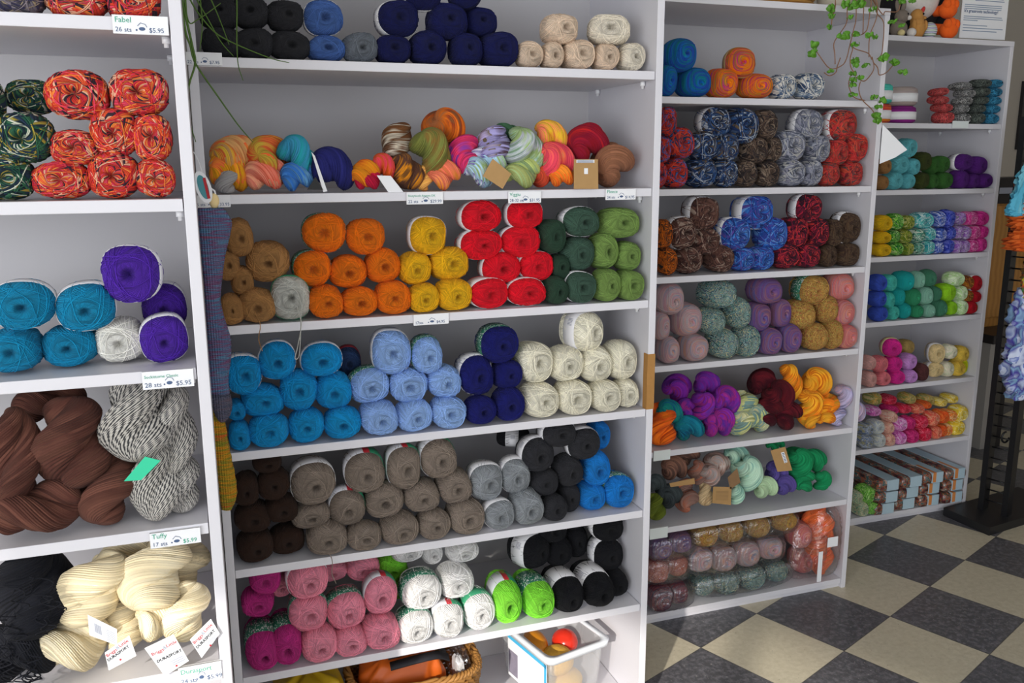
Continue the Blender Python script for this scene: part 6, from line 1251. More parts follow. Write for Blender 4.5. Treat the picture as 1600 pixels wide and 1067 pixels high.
# ------------------------------------------------------------------ twisted hanks
def hank_mesh(name, L, T, ax, seed, N=20):
    r = np.random.RandomState(seed); nphi = N*5; nt = 40
    t = np.linspace(0, 1, nt); tt = .5-.5*np.cos(PI*t)          # denser at the ends
    turns = r.uniform(.55, .72)*max(1.0, L/T*.62); th0 = r.uniform(0, PI)
    env = np.clip(np.sin(PI*tt), 0, 1)**.36
    phi = np.linspace(0, 2*PI, nphi, endpoint=False)
    vs, fs, ua = [], [], []; n0 = 0
    for ply in (0, 1):
        th = th0+ply*PI+2*PI*turns*tt
        off = .215*T*env; rad = .315*T*np.maximum(env, .02)*(1+.05*np.sin(7*tt+r.uniform(0, 6)))
        cx = (tt-.5)*L*.98; cy = off*np.cos(th); cz = off*np.sin(th)
        rid = 1+.06*(np.abs(np.cos(phi*N/2))-.5)
        lump = 1+.04*np.sin(2*phi[None, :]+9*tt[:, None]+r.uniform(0, 6))+.02*np.sin(3*phi[None, :]-17*tt[:, None])
        a = th[:, None]+phi[None, :]+2.0*tt[:, None]
        R = rad[:, None]*rid[None, :]*lump
        # round the ends: the loop of the ply bends towards the axis
        dx = -np.cos(PI*tt)[:, None]*0
        V = np.stack([np.repeat(cx[:, None], nphi, 1)+dx, cy[:, None]+R*np.cos(a), cz[:, None]+R*np.sin(a)], -1).reshape(-1, 3)
        i, k = np.meshgrid(np.arange(nt-1), np.arange(nphi), indexing='ij'); k1 = (k+1) % nphi
        F = np.stack([i*nphi+k, i*nphi+k1, (i+1)*nphi+k1, (i+1)*nphi+k], -1).reshape(-1, 4)+n0
        u0 = k/nphi; u1 = (k+1)/nphi
        ua.append(np.stack([np.stack([u0, u1, u1, u0], -1).reshape(-1)+ply*.5, np.stack([tt[i], tt[i], tt[i+1], tt[i+1]], -1).reshape(-1)], -1))
        vs.append(V); fs.append(F); n0 += len(V)
    V = np.concatenate(vs)
    q = Vector((1, 0, 0)).rotation_difference(Vector(ax)).to_matrix()
    V = V @ np.array(q).T
    U_ = np.concatenate(ua)
    return mesh(name, V, np.concatenate(fs), None, True, dict(wa=U_, wb=U_))
HANKOBJ = {}
for i, (x, y, z, L, T, ax, mat, label, tg, u) in enumerate(HANKS):
    big = u == 'A'
    o = obj('yarn_hank', hank_mesh('yarn_hank', L, T, ax, 500+i, 26 if big else 20), None, (x, y, z))
    o.data.materials.append(HM[mat]); tag(o, label, 'yarn', 'twisted wool hanks in the left-edge bookcase' if big else 'twisted hanks of hand-dyed yarn')
    if tg: HANKOBJ[tg] = o
    if mat == 'ink':      # unravelled loops sticking out of the black wool
        rr = np.random.RandomState(40+i); mb = MB()
        for q in range(15):
            a0 = rr.uniform(0, 6.28); c0 = Vector((math.cos(a0)*T*.27, -T*.49-rr.uniform(0, .006), math.sin(a0)*T*.3)); l_ = rr.uniform(.02, .05)
            pts = [c0+Vector((rr.uniform(-.5, .5)*l_+.3*l_*math.sin(k*1.3+q), -.008*math.sin(k), (k/5-.5)*l_)) for k in range(6)]
            mb.tube(smooth_line(pts, 4), .0011, 5)
        mb.build('loose_strands', HM['ink'], o, True)
def quad_frame(cs):
    c = [Vector(p) for p in cs]
    u = (c[1]-c[0]); v = (c[0]-c[3]); n = u.cross(v).normalized()
    if n.y > 0: n = -n
    return c, u, v, n
TAGMAT = dict(paper=PAPER, tealpaper=TEALP, blackpaper=BLACKP, kraftpaper=KRAFT, kraftdark=KRAFTD)
def card(name, cs, mat, parent, th=.0012):
    c, u, v, n = quad_frame(cs); o = parent.location
    vv = [p-o for p in c]+[p-o-n*th for p in c]
    return obj(name, mesh(name, vv, [(0, 1, 2, 3), (7, 6, 5, 4), (0, 4, 5, 1), (1, 5, 6, 2), (2, 6, 7, 3), (3, 7, 4, 0)], mat, False), parent)
for key, cs, mt, kind in HANG_TAGS:
    h = HANKOBJ.get(key)
    if not h: continue
    t_ = card('paper_tag', cs, TAGMAT[mt], h)
    c, u, v, n = quad_frame(cs); W, Hh = u.length, v.length
    ux = u.normalized(); nz = n; vy = nz.cross(ux)
    if vy.z < 0 and kind: vy = -vy; nz = ux.cross(vy)
    M = Matrix((ux, vy, nz)).transposed().to_4x4()
    def at(a, b, e=.0004): 
        m_ = M.copy(); m_.translation = c[3]-h.location+u*a+v*b+n*e; return m_
    if kind == 'briggs':
        text('lettering', 'Briggs', W*.175, INKR, t_, at(.05, .70)); text('lettering', '&', W*.2, INKGR, t_, at(.46, .72)); text('lettering', 'Little', W*.175, INKR, t_, at(.58, .74)); text('lettering', 'DURASPORT', W*.15, INKK, t_, at(.06, .45), bold=True)
        mb = MB()
        for q in range(3):
            p0 = c[3]-h.location+u*.42+v*(.30-.06*q)+n*.0004; mb.add([p0, p0+u*.42, p0+u*.42+v*.022, p0+v*.022], [(0, 1, 2, 3)])
        mb.build('small_print', INKGR, t_)
        p0 = c[3]-h.location+u*.5+v*.13+n*.0005; s_ = W*.055
        pts = [p0+(ux*math.sin(q*PI/5)+vy*math.cos(q*PI/5))*s_*(1 if q % 2 == 0 else .5) for q in range(10)]
        MB().add(pts, [tuple(range(10))]).build('leaf_mark', INKR, t_)
    elif kind in ('barcode', 'sticker', 'sticker2', 'lines'):
        mb = MB(); a0, a1, b0, b1 = dict(barcode=(.2, .45, .3, .75), sticker=(.1, .85, .88, .98), sticker2=(.6, .82, .3, .8), lines=(.15, .85, .2, .8))[kind]
        if kind.startswith('sticker'):
            p0 = c[3]-h.location+n*.0004
            mb.add([p0+u*a0+v*b0, p0+u*a1+v*b0, p0+u*a1+v*b1, p0+u*a0+v*b1], [(0, 1, 2, 3)])
            if kind == 'sticker':
                mb.add([p0+u*.42+v*.5, p0+u*.58+v*.5, p0+u*.58+v*.7, p0+u*.42+v*.7], [(0, 1, 2, 3)])
            mb.build('white_sticker', PAPER, t_)
            mb = MB()
            for q in range(7):
                s0 = b0+(b1-b0)*(q+.3)/7.5
                mb.add([p0+u*(a0+.04)+v*s0+n*.0003, p0+u*(a1-.04)+v*s0+n*.0003, p0+u*(a1-.04)+v*(s0+(b1-b0)*.06)+n*.0003, p0+u*(a0+.04)+v*(s0+(b1-b0)*.06)+n*.0003], [(0, 1, 2, 3)])
            mb.build('barcode', INKB, t_)
        else:
            p0 = c[3]-h.location+n*.0005; k = 8
            for q in range(k):
                if kind == 'barcode': s0 = a0+(a1-a0)*q/k; mb.add([p0+u*s0+v*b0, p0+u*(s0+.016)+v*b0, p0+u*(s0+.016)+v*b1, p0+u*s0+v*b1], [(0, 1, 2, 3)])
                else: s0 = b0+(b1-b0)*q/k; mb.add([p0+u*a0+v*s0, p0+u*a1+v*s0, p0+u*a1+v*(s0+.02), p0+u*a0+v*(s0+.02)], [(0, 1, 2, 3)])
            if kind == 'barcode':
                for q in range(6): s0 = .25+.09*q; mb.add([p0+u*.6+v*s0, p0+u*.92+v*s0, p0+u*.92+v*(s0+.03), p0+u*.6+v*(s0+.03)], [(0, 1, 2, 3)])
            mb.build('printed_lines', INKGR if kind == 'barcode' else KRAFTD, t_)
# ------------------------------------------------------------------ price tags clipped to the shelf edges
for (u, sh, x0, x1, z0, z1, a, b, c, lab) in PRICE_TAGS:
    y = UNITS[u]['y']; o = obj('price_tag', None, None, ((x0+x1)/2, y, (z0+z1)/2)); tag(o, lab, 'price tag', 'price tags on the shelf edges')
    w, h = x1-x0, z1-z0
    MB().box(-w/2, w/2, -.0025, -.0003, -h/2, h/2, .0004).build('tag_plate', TAGP if not b else PAPER, o)
    MB().box(-w/2, w/2, -.004, .0025, h/2-.0012, h/2, 0).build('clear_lip', PINM, o)
    R_ = Matrix.Rotation(PI/2, 4, 'X')
    def at(px, pz): m_ = R_.copy(); m_.translation = (px, -.0028, pz); return m_
    if b:
        s = min(h*.36, w*.16)
        n_ = max(len(a), 1)
        text('lettering', a, min(h*.42, w*1.55/n_), INKG, o, at(-w*.46, h*.12)); text('lettering', b, s, INKB, o, at(-w*.46, -h*.38)); text('lettering', c, s, INKG if u == 'A' and sh == 3 else INKB, o, at(w*.14, -h*.38))
        mb = MB(); mb.sphere((-w*.08, -.0026, -h*.27), (w*.018, .0004, w*.018), 10, 6)
        mb.sphere((w*.02, -.0026, -h*.2), (w*.06, .0004, h*.1), 12, 6); mb.tube([(-w*.06, -.0028, -h*.05), (w*.0, -.0028, h*.12), (w*.08, -.0028, h*.05), (w*.11, -.0028, -h*.1)], w*.006, 5)
        mb.build('sheep_drawing', INKB, o)
# ------------------------------------------------------------------ knitted sock, mitten piece, round label
def knit_mat(name, cols, sx=0, sz=90):
    t = NT(name); tc = t.n('ShaderNodeTexCoord'); mp = t.n('ShaderNodeMapping'); t.l(tc.outputs['Object'], mp.inputs[0]); mp.inputs['Scale'].default_value = (18, 18, 160)
    nz = t.n('ShaderNodeTexNoise'); nz.inputs['Scale'].default_value = 1; nz.inputs['Detail'].default_value = 1; t.l(mp.outputs[0], nz.inputs['Vector'])
    r = t.n('ShaderNodeValToRGB'); e = r.color_ramp.elements
    while len(e) < len(cols): e.new(.5)
    for i, c in enumerate(cols): e[i].position = .25+.5*i/(len(cols)-1); e[i].color = lin(c)
    t.l(nz.outputs[0], r.inputs[0])
    b = t.bsdf(r.outputs[0], .95)
    w = t.n('ShaderNodeTexWave', wave_type='BANDS', bands_direction='X'); w.inputs['Scale'].default_value = 70; w.inputs['Distortion'].default_value = .4; t.l(tc.outputs['Object'], w.inputs['Vector'])
    w2 = t.n('ShaderNodeTexWave', wave_type='BANDS', bands_direction='Z'); w2.inputs['Scale'].default_value = 90; w2.inputs['Distortion'].default_value = .4; t.l(tc.outputs['Object'], w2.inputs['Vector'])
    bp = t.n('ShaderNodeBump'); bp.inputs['Strength'].default_value = .9; bp.inputs['Distance'].default_value = .002
    t.l(t.math('ADD', w.outputs[1], w2.outputs[1]), bp.inputs['Height']); t.l(bp.outputs[0], b.inputs['Normal'])
    return t.m
def flat_knit(name, data, th, mat, rows=None, parent=None, o=None, scal=0):
    y, rr = data; n = 16; V = []; F = []
    L_ = smooth_line([(a[0], 0, a[1]) for a, b in rr], 4); R_ = smooth_line([(b[0], 0, b[1]) for a, b in rr], 4)
    if rows: L_, R_ = L_[rows[0]:rows[1]], R_[rows[0]:rows[1]]
    m = len(L_)
    for i in range(m):
        c = (L_[i]+R_[i])/2; hw = (R_[i]-L_[i])/2
        e = 1.0 if 0 < i < m-1 else .93
        for k in range(n):
            q = 2*PI*k/n
            p = c+hw*math.cos(q)*e*(1+scal*math.sin(i*2.4)); V.append((p.x-o.x, y+th/2*math.sin(q)*(1 if e == 1 else .6)-o.y, p.z-o.z))
    F = [(i*n+k, i*n+(k+1) % n, (i+1)*n+(k+1) % n, (i+1)*n+k) for i in range(m-1) for k in range(n)]+[tuple(range(n)), tuple((m-1)*n+k for k in range(n))[::-1]]
    return obj(name, mesh(name, V, F, mat, True), parent)
SOCKM = knit_mat('blue_sock_knit', ['4a6a94', '5a86a8', '7a4a74', '4c7aa0', '8a4a6c']); SOCKT = knit_mat('grey_sock_knit', ['4a4e64', '5c5c70', '6a5a68']); MITM = knit_mat('orange_knit', ['b86a10', 'd89414', '8a8a20', 'd8641c'])
zt = SOCK[1][0][0][1]; o = obj('knitted_sock', None, None, (.03, SOCK[0], zt)); tag(o, 'long blue and pink knitted sock hanging beside the left panel of the central bookcase', 'sock')
flat_knit('sock_leg', SOCK, .03, SOCKM, (0, 42), o, o.location); flat_knit('sock_toe', SOCK, .032, SOCKT, (41, 60), o, o.location)
p0 = Vector((UNITS['A']['xr'], SOCK[0]+.02, zt+.05))
MB().tube([Vector((.0, .0, .0)), Vector((-.006, 0, .03)), Vector((-.034, .012, .05))], .0018, 6).build('hanging_string', PAPER, o, True)
MB().sphere((-.008, 0, .012), (.009, .007, .014), 12, 8).build('yarn_knot', YM['dvan'], o, True)
zt = MITT[1][0][0][1]; o2 = obj('knitted_scarf', None, None, (.035, MITT[0], zt)); tag(o2, 'mustard and orange knitted piece hanging below the blue sock', 'scarf')
flat_knit('knitted_end', MITT, .022, MITM, None, o2, o2.location, .05)
# round hanging label with a red stripe
o = obj('hanging_label', None, None, (.005, 1.69, 1.42)); tag(o, 'oval white label with teal centre and red stripe hanging above the sock', 'label')
def ell(mb, rx, rz, y, n=28, a=.25):
    v = [(rx*math.cos(q)*math.cos(a)+rz*math.sin(q)*math.sin(a), y, -rx*math.cos(q)*math.sin(a)+rz*math.sin(q)*math.cos(a)) for q in [2*PI*k/n for k in range(n)]]
    v2 = [(x, y+.002, z) for x, _, z in v]
    return mb.add(v+v2, [tuple(range(n)), tuple(range(n, 2*n))[::-1]]+[(k, n+k, n+(k+1) % n, (k+1) % n) for k in range(n)])
ell(MB(), .0135, .029, 0, a=-.25).build('label_rim', PAPER, o); ell(MB(), .0085, .022, -.0006, a=-.25).build('label_centre', plain('teal_print', '3a8a94', .5), o)
MB().add([(.0, -.0012, .016), (.005, -.0012, .017), (.011, -.0012, -.02), (.006, -.0012, -.021)], [(0, 1, 2, 3)]).build('red_stripe', INKR, o)
MB().tube([(0, 0, .027), (-.006, .004, .05), (-.0118, .01, .062)], .0008, 5).build('hanging_loop', PAPER, o)
# ------------------------------------------------------------------ plants
GR = plain('grass_blade_green', '4a6a1e', .6, .4, 30); LEAFM = plain('trailing_leaf_green', '5f9a2a', .5, .6, 45); STEMM = plain('reddish_stem', '8a6248', .6, .3, 40); POTW = plain('pale_pot_glaze', 'd8cfbc', .5, .1, 20); TERR = plain('tan_basket', 'b0803c', .8, .4, 60)
gx, gz = GRASS[1][0][0][0], GRASS[1][0][0][1]
o = obj('grass_plant', None, None, (.06, 1.98, UNITS['B']['top']+TH+.001)); tag(o, 'grassy hanging plant with long thin blades at the top left of the central bookcase', 'plant')
MB().lathe([(.06, 0), (.075, .1), (.07, .1), (.06, .02)], n=28).build('pot', POTW, o, True)
k = 0
for ln in GRASS[1]:
    p0 = Vector((ln[0][0], GRASS[0]+.015, ln[0][1]))
    pts = [Vector((.06, 1.97, UNITS['B']['top']+.11)), Vector((p0.x*.6+.024, 1.84, UNITS['B']['top']+.13)), Vector((p0.x, GRASS[0]+.01, (UNITS['B']['top']+p0.z)/2))]+[Vector((a, GRASS[0]+.004*k*0, b)) for a, b in ln]
    pts = smooth_line(pts, 6); n = len(pts)
    mb = MB().tube([p-o.location for p in pts], [(.0024 if k in (0, 1) else .0015)*(1-i/n)**.5+.0004 for i in range(n)], 6); mb.build('grass_blade', GR, o, True); k += 1
random.seed(3)
o = obj('trailing_plant', None, None, (1.93, 2.42, UNITS['C']['top']+TH+.001)); tag(o, 'trailing leafy plant with reddish stems hanging from the top of the third bookcase', 'plant')
MB().lathe([(.045, 0), (.065, .09), (.07, .12), (.06, .12), (.05, .03)], n=28).build('pot', POTW, o, True)
mb = MB(); ys = STEMS[0]
for ln in STEMS[1]:
    a = ln[0]; dy = random.uniform(-.035, .0)
    pts = ([Vector((1.93, 2.40, UNITS['C']['top']+.13)), Vector(((1.93+a[0])/2, 2.33, UNITS['C']['top']+.11))] if a[1] > UNITS['C']['top']-.005 else [])+[Vector((p[0], ys+dy, p[1])) for p in ln]
    mb.tube([p-o.location for p in smooth_line(pts, 5)], .0016, 5)
mb.build('stem', STEMM, o, True)
mb = MB()
for (x, z, s) in LEAVES[1][0]:
    y = LEAVES[0]+random.uniform(-.04, -.005)
    for q in range(7):
        s_ = s*random.uniform(.85, 1.2); a = random.uniform(0, 2*PI)
        c = Vector((x+math.cos(a)*s*.28, y+random.uniform(-.012, .012), z+math.sin(a)*s*.22))
        R = Matrix.Rotation(random.uniform(0, 6.28), 3, 'Y') @ Matrix.Rotation(random.uniform(-.9, .9), 3, 'X') @ Matrix.Rotation(random.uniform(-.5, .5), 3, 'Z')
        n = 14; top = []; bot = []
        for k in range(n):
            t = 2*PI*k/n; rr = s_*.5*(1+.12*math.cos(3*t)); d = .12*s_*math.cos(t)**2
            top.append(c-o.location+R @ Vector((rr*math.cos(t), d+.0006, rr*math.sin(t)))); bot.append(c-o.location+R @ Vector((rr*math.cos(t), d, rr*math.sin(t))))
        top.append(c-o.location+R @ Vector((0, .0006, 0))); bot.append(c-o.location+R @ Vector((0, 0, 0)))
        mb.add(top+bot, [(k, (k+1) % n, n) for k in range(n)]+[(n+1+(k+1) % n, n+1+k, 2*n+1) for k in range(n)]+[(k, n+1+k, n+1+(k+1) % n, (k+1) % n) for k in range(n)])
mb.build('foliage', LEAFM, o, True)
o = obj('planter_basket', None, None, (1.68, 2.42, UNITS['C']['top']+TH)); tag(o, 'tan woven planter on top of the third bookcase, cut by the photo edge', 'planter')
mb = MB()
for q in range(9): mb.lathe([(.1, .012*q), (.107, .012*q+.006), (.1, .012*q+.012)], n=30, sx=1.5, sy=.9)
mb.build('woven_body', TERR, o, True)
mb = MB()
for q in range(26):
    a = random.uniform(0, 6.28); r_ = random.uniform(.02, .1); mb.sphere((1.4*r_*math.cos(a), .8*r_*math.sin(a), .115+random.uniform(0, .03)), (.02, .02, .006), 8, 5, Matrix.Rotation(random.uniform(-.8, .8), 3, 'X'))
mb.build('foliage', LEAFM, o, True)
# folded paper sheet on the edge of the third bookcase
c = [Vector(p) for p in SHEET]; o = obj('paper_sheet', None, None, c[0]); tag(o, 'white folded paper sheet sticking out beside the trailing plant', 'paper')
d = Vector((.012, -.02, 0)); vv = [c[0]-c[0], c[1]-c[0]+d, c[2]-c[0]+d*.6, c[3]-c[0]]; vv += [p+Vector((0, -.0015, 0)) for p in vv]
obj('folded_sheet', mesh('folded_sheet', vv, [(0, 1, 2, 3), (7, 6, 5, 4), (0, 4, 5, 1), (1, 5, 6, 2), (2, 6, 7, 3), (3, 7, 4, 0)], PAPER, False), o)
# ------------------------------------------------------------------ yarn cakes on the farthest bookcase
zD = UNITS['D']['z'][0]; yD = UNITS['D']['y']
def cake(x, y, z, r, h, mat, label):
    o = obj('yarn_cake', None, None, (x, y, z)); tag(o, label, 'yarn', 'wound yarn cakes with wide paper sleeves')
    prof = [(r*.25, h*.97), (r*.3, h), (r*.8, h*1.0), (r*.97, h*.9), (r, h*.7), (r, h*.3), (r*.97, h*.1), (r*.8, 0), (.001, 0)][::-1]
    n = 48; V = []; F = []; ua = []; m = len(prof)
    for rr, zz in prof:
        for k in range(n): q = 2*PI*k/n; V.append((rr*math.cos(q), rr*math.sin(q), zz))
    for i in range(m-1):
        for k in range(n):
            F.append((i*n+k, i*n+(k+1) % n, (i+1)*n+(k+1) % n, (i+1)*n+k))
            ua += [(i*.06+k/n*5/64, k/n), (i*.06+(k+1)/n*5/64, (k+1)/n), ((i+1)*.06+(k+1)/n*5/64, (k+1)/n), ((i+1)*.06+k/n*5/64, k/n)]
    F += [tuple((m-1)*n+k for k in range(n))]; ua += [(0, 0)]*n
    obj('yarn_body', mesh('yarn_body', V, F, mat, True, dict(wa=ua, wb=ua)), o)
    MB().lathe([(r*1.0, h*.2), (r*1.02, h*.2), (r*1.02, h*.66), (r*1.0, h*.66)], n=48).build('paper_sleeve', PAPER, o, True)
    return o
PK = yarn_mat('yarn_cakered', ['d83a3c', 'e8902c', 'c82c50'], 'r', 64); PG = yarn_mat('yarn_cakegrey', ['b4a49c', 'a89a9a', 'bcaca4'], 'r', 64); PP = yarn_mat('yarn_cakepurple', ['8a2a80', '7a247a', '9a3090'], 'r', 64)
CAKES = []
cake(2.412, yD+.055, zD+.001, .05, .068, PK, 'red and orange yarn cake at the bottom of the left pair, farthest bookcase')
cake(2.412, yD+.055, zD+.07, .05, .07, YM['daq'], 'turquoise yarn cake on top of the red one, farthest bookcase')
cake(2.522, yD+.07, zD+.001, .066, .062, PP, 'purple yarn cake at the bottom of the right pair, farthest bookcase')
cake(2.522, yD+.07, zD+.0645, .066, .068, PG, 'pale grey yarn cake on top of the purple one, farthest bookcase')
# ------------------------------------------------------------------ clear plastic bags
t = NT('clear_plastic_film'); tr = t.n('ShaderNodeBsdfTransparent'); gl = t.n('ShaderNodeBsdfGlossy'); gl.inputs['Roughness'].default_value = .16; gl.inputs['Color'].default_value = (.9, .9, .92, 1)
lw = t.n('ShaderNodeLayerWeight'); lw.inputs[0].default_value = .35; tc = t.n('ShaderNodeTexCoord'); nz = t.n('ShaderNodeTexNoise'); nz.inputs['Scale'].default_value = 28; nz.inputs['Detail'].default_value = 3; nz.inputs['Distortion'].default_value = 1.5
t.l(tc.outputs['Object'], nz.inputs[0]); bp = t.n('ShaderNodeBump'); bp.inputs['Strength'].default_value = .8; bp.inputs['Distance'].default_value = .01; t.l(nz.outputs[0], bp.inputs['Height']); t.l(bp.outputs[0], gl.inputs['Normal'])
mx = t.n('ShaderNodeMixShader'); t.l(t.math('MULTIPLY_ADD', lw.outputs['Facing'], .34, .12), mx.inputs[0]); t.l(tr.outputs[0], mx.inputs[1]); t.l(gl.outputs[0], mx.inputs[2]); t.l(mx.outputs[0], t.out.inputs[0]); FILM = t.m
def film(name, b, label, par=None, seed=0, pinch=True):
    (x0, x1), (y0, y1), (z0, z1) = b; c = ((x0+x1)/2, (y0+y1)/2, (z0+z1)/2); h = ((x1-x0)/2, (y1-y0)/2*.97, (z1-z0)/2*.97)
    r = np.random.RandomState(seed); n, m = 72, 40; V = []
    long_z = h[2] > h[0]
    for i in range(m+1):
        a = -PI/2+PI*i/m
        for k in range(n):
            q = 2*PI*k/n; s = lambda v, e: math.copysign(abs(v)**e, v)
            p = [s(math.cos(a)*1, .45)*s(math.cos(q), .5), s(math.cos(a), .45)*s(math.sin(q), .5), s(math.sin(a), .7)]
            w = 1+.03*math.sin(9*q+3*i)+.02*math.sin(23*q+i*2.1+seed)
            if long_z: v = (p[0]*w*h[0], p[1]*w*h[1], p[2]*h[2])
            else: v = (p[2]*h[0], p[0]*w*h[1], p[1]*w*h[2])
            V.append(v)
    F = [(i*n+k, i*n+(k+1) % n, (i+1)*n+(k+1) % n, (i+1)*n+k) for i in range(m) for k in range(n)]
    o = obj(name, mesh(name, V, F, FILM, True), None, c); tag(o, label, 'bag', 'clear plastic bags on the floor shelf'); return o
for gi, (mat, style, group, rows) in enumerate(BALLS):
    if 'clear bag' not in rows[0][9]: continue
    x0 = max(min(r[0]-r[3] for r in rows)-.012, UNITS['C']['xl']+.021); x1 = min(max(r[0]+r[3] for r in rows)+.012, UNITS['C']['xr']-.022); y0 = min(r[1]-r[4] for r in rows)-.006; y1 = max(r[1]+r[4] for r in rows)+.004
    z0 = min(r[2]-r[5] for r in rows)-.004; z1 = max(r[2]+r[5] for r in rows)+.005
    film('plastic_bag', ((x0, x1), (y0, y1), (max(z0, .0365), min(z1, UNITS['C']['z'][5]-TH-.002))), 'clear plastic bag around the '+group.replace(' yarn balls', '')+' yarn balls', None, gi)
hs = [h for h in HANKS if 'tall clear bag' in h[7]]
x0 = min(h[0]-h[4]*.5 for h in hs); x1 = max(h[0]+h[4]*.55 for h in hs); y0 = min(h[1] for h in hs)-.07; y1 = max(h[1] for h in hs)+.07
o = film('plastic_bag', ((x0, x1), (y0, y1), (.037, UNITS['C']['z'][5]-TH-.003)), 'tall clear plastic bag of orange hanks at the right end of the floor shelf', None, 77)
MB().box(-.02, .022, -(y1-y0)/2-.004, -(y1-y0)/2-.0025, -.0, .035).build('paper_sticker', PAPER, o)
MB().box(-.055, -.038, -(y1-y0)/2-.006, -(y1-y0)/2-.0045, -.12, -.01).build('paper_insert', PAPER, o)
# ------------------------------------------------------------------ wrapped pattern packs on the floor shelf of the farthest bookcase
t = NT('multicolour_knit_pack'); tc = t.n('ShaderNodeTexCoord'); oi = t.n('ShaderNodeObjectInfo'); mp = t.n('ShaderNodeMapping'); mp.inputs['Scale'].default_value = (60, 26, 60); t.l(tc.outputs['Object'], mp.inputs[0]); t.l(t.math('MULTIPLY', oi.outputs['Random'], 40.), mp.inputs['Location'])
nz = t.n('ShaderNodeTexNoise'); nz.inputs['Scale'].default_value = 1.; nz.inputs['Detail'].default_value = 3; t.l(mp.outputs[0], nz.inputs[0])
rp = t.n('ShaderNodeValToRGB'); rp.color_ramp.interpolation = 'CONSTANT'; e = rp.color_ramp.elements
pc = ['2c2226', '7a2c34', '3a4a3c', 'a8583a', '6a6a66', '2a5a5c', 'c8a08a']
while len(e) < len(pc): e.new(.5)
for i, c in enumerate(pc): e[i].position = .32+.36*i/len(pc); e[i].color = lin(c)
t.l(nz.outputs[0], rp.inputs[0]); b = t.bsdf(rp.outputs[0], .3); b.inputs['Coat Weight'].default_value = .6; b.inputs['Coat Roughness'].default_value = .12; PACK = t.m
LBL = plain('pale_blue_label', 'b4ccd8', .35, .15, 25); LBO = plain('orange_label_print', 'd88a4c', .4, .2, 40)
random.seed(9); PN = ['left', 'second', 'third', 'right']; LN = ['lowest', 'middle', 'top']
for ci, x in enumerate((2.552, 2.672, 2.792, 2.908)):
    for li in range(3):
        L_ = .36; h = .05; w = .114; z0 = UNITS['D']['z'][6]+.001+li*(h+.003); fr = random.uniform(-.03, .0)+(.0 if li else -.0)
        o = obj('yarn_pack', None, None, (x+random.uniform(-.004, .004), yD+fr+L_/2, z0)); tag(o, f'long wrapped multicolour pack, {LN[li]} layer, {PN[ci]} column from left, floor shelf of farthest bookcase'.replace('left column from left', 'leftmost column').replace('right column from left', 'rightmost column'), 'yarn pack', 'wrapped packs on the floor shelf')
        MB().box(-w/2, w/2, -L_/2, L_/2, 0, h, .016).build('wrapped_yarn', PACK, o, True)
        a, b_ = (-.15*w, w*.36)
        MB().box(a, b_, -L_/2-.0015, L_/2-.03, h*.12, h+.0012, .001).build('paper_label', LBL, o)
        if ci > 1: MB().box(a+.004, a+.02, -L_/2-.0022, -L_/2+.1, h*.2, h+.0018, 0).build('label_stripe', LBO, o)
# ------------------------------------------------------------------ plush toys and sign on top of the farthest bookcase
TOPD = UNITS['D']['top']+TH
FUR = lambda n, c: plain(n, c, .95, .25, 90, .6)
GREY, ORNG, WHT, BLK, BRN, TAN_ = FUR('grey_plush', '7d7268'), FUR('orange_plush', 'f0641a'), FUR('white_plush', 'd8d2cc'), FUR('black_plush', '17171c'), FUR('brown_plush', 'c08a48'), FUR('pink_plush', 'd890a0')
o = obj('plush_bird', None, None, (2.66, 2.87, TOPD)); tag(o, 'large black and white plush bird with two orange feet, cut by the top edge', 'plush toy')
MB().sphere((0, .02, .14), (.115, .10, .14), 32, 20).build('body', BLK, o, True)
MB().sphere((-.02, -.045, .16), (.08, .065, .085), 28, 18).build('belly', WHT, o, True)
MB().sphere((0, .01, .31), (.075, .075, .07), 24, 16).sphere((-.11, -.01, .15), (.03, .05, .1), 16, 10).sphere((.11, -.01, .15), (.03, .05, .1), 16, 10).build('head_and_wings', BLK, o, True)
for (dx, dz, yy) in ((.045, .035, -.14), (.062, .112, -.11)):
    mb = MB(); mb.sphere((dx, yy, dz), (.036, .03, .032), 18, 12)
    for a in (-.7, 0, .7): mb.sphere((dx+.03*math.sin(a), yy-.012, dz+.024*math.cos(a)), (.014, .018, .02), 12, 8)
    mb.tube([(dx, yy, dz), (dx*.6, -.06, max(dz, .05))], .02, 10); mb.build('foot', ORNG, o, True)
MB().lathe([(.022, 0), (.012, .03), (.001, .045)], n=14).build('beak', ORNG, o, True, (0, -.07, .3))
o = obj('plush_animal', None, None, (2.56, 2.735, TOPD)); tag(o, 'small brown upright plush animal with a red comb, standing in the middle', 'plush toy')
mb = MB(); mb.sphere((0, 0, .032), (.03, .028, .034), 20, 14); mb.sphere((-.006, 0, .078), (.023, .023, .026), 18, 12); mb.tube([(0, 0, .04), (-.004, 0, .07)], .024, 12); mb.build('body', BRN, o, True)
MB().sphere((.014, -.006, .1), (.008, .006, .014), 10, 8, Matrix.Rotation(.5, 3, 'Y')).build('comb', plain('red_felt', 'c83a34', .9), o, True)
MB().sphere((.004, -.021, .084), .004, 10, 6).build('eye', BLK, o, True); MB().sphere((.018, -.012, .072), (.009, .008, .006), 10, 8).build('snout', BRN, o, True)
for s in (-1, 1): MB().sphere((s*.026, -.01, .045), (.009, .012, .02), 10, 8).build('arm', BRN, o, True)
o = obj('plush_rabbit', None, None, (2.475, 2.735, TOPD)); tag(o, 'grey plush rabbit with pale feet at the left end of the toys', 'plush toy')
mb = MB(); mb.sphere((0, 0, .03), (.032, .028, .032), 20, 14); mb.sphere((.006, -.004, .073), (.026, .024, .024), 20, 14); mb.build('body', GREY, o, True)
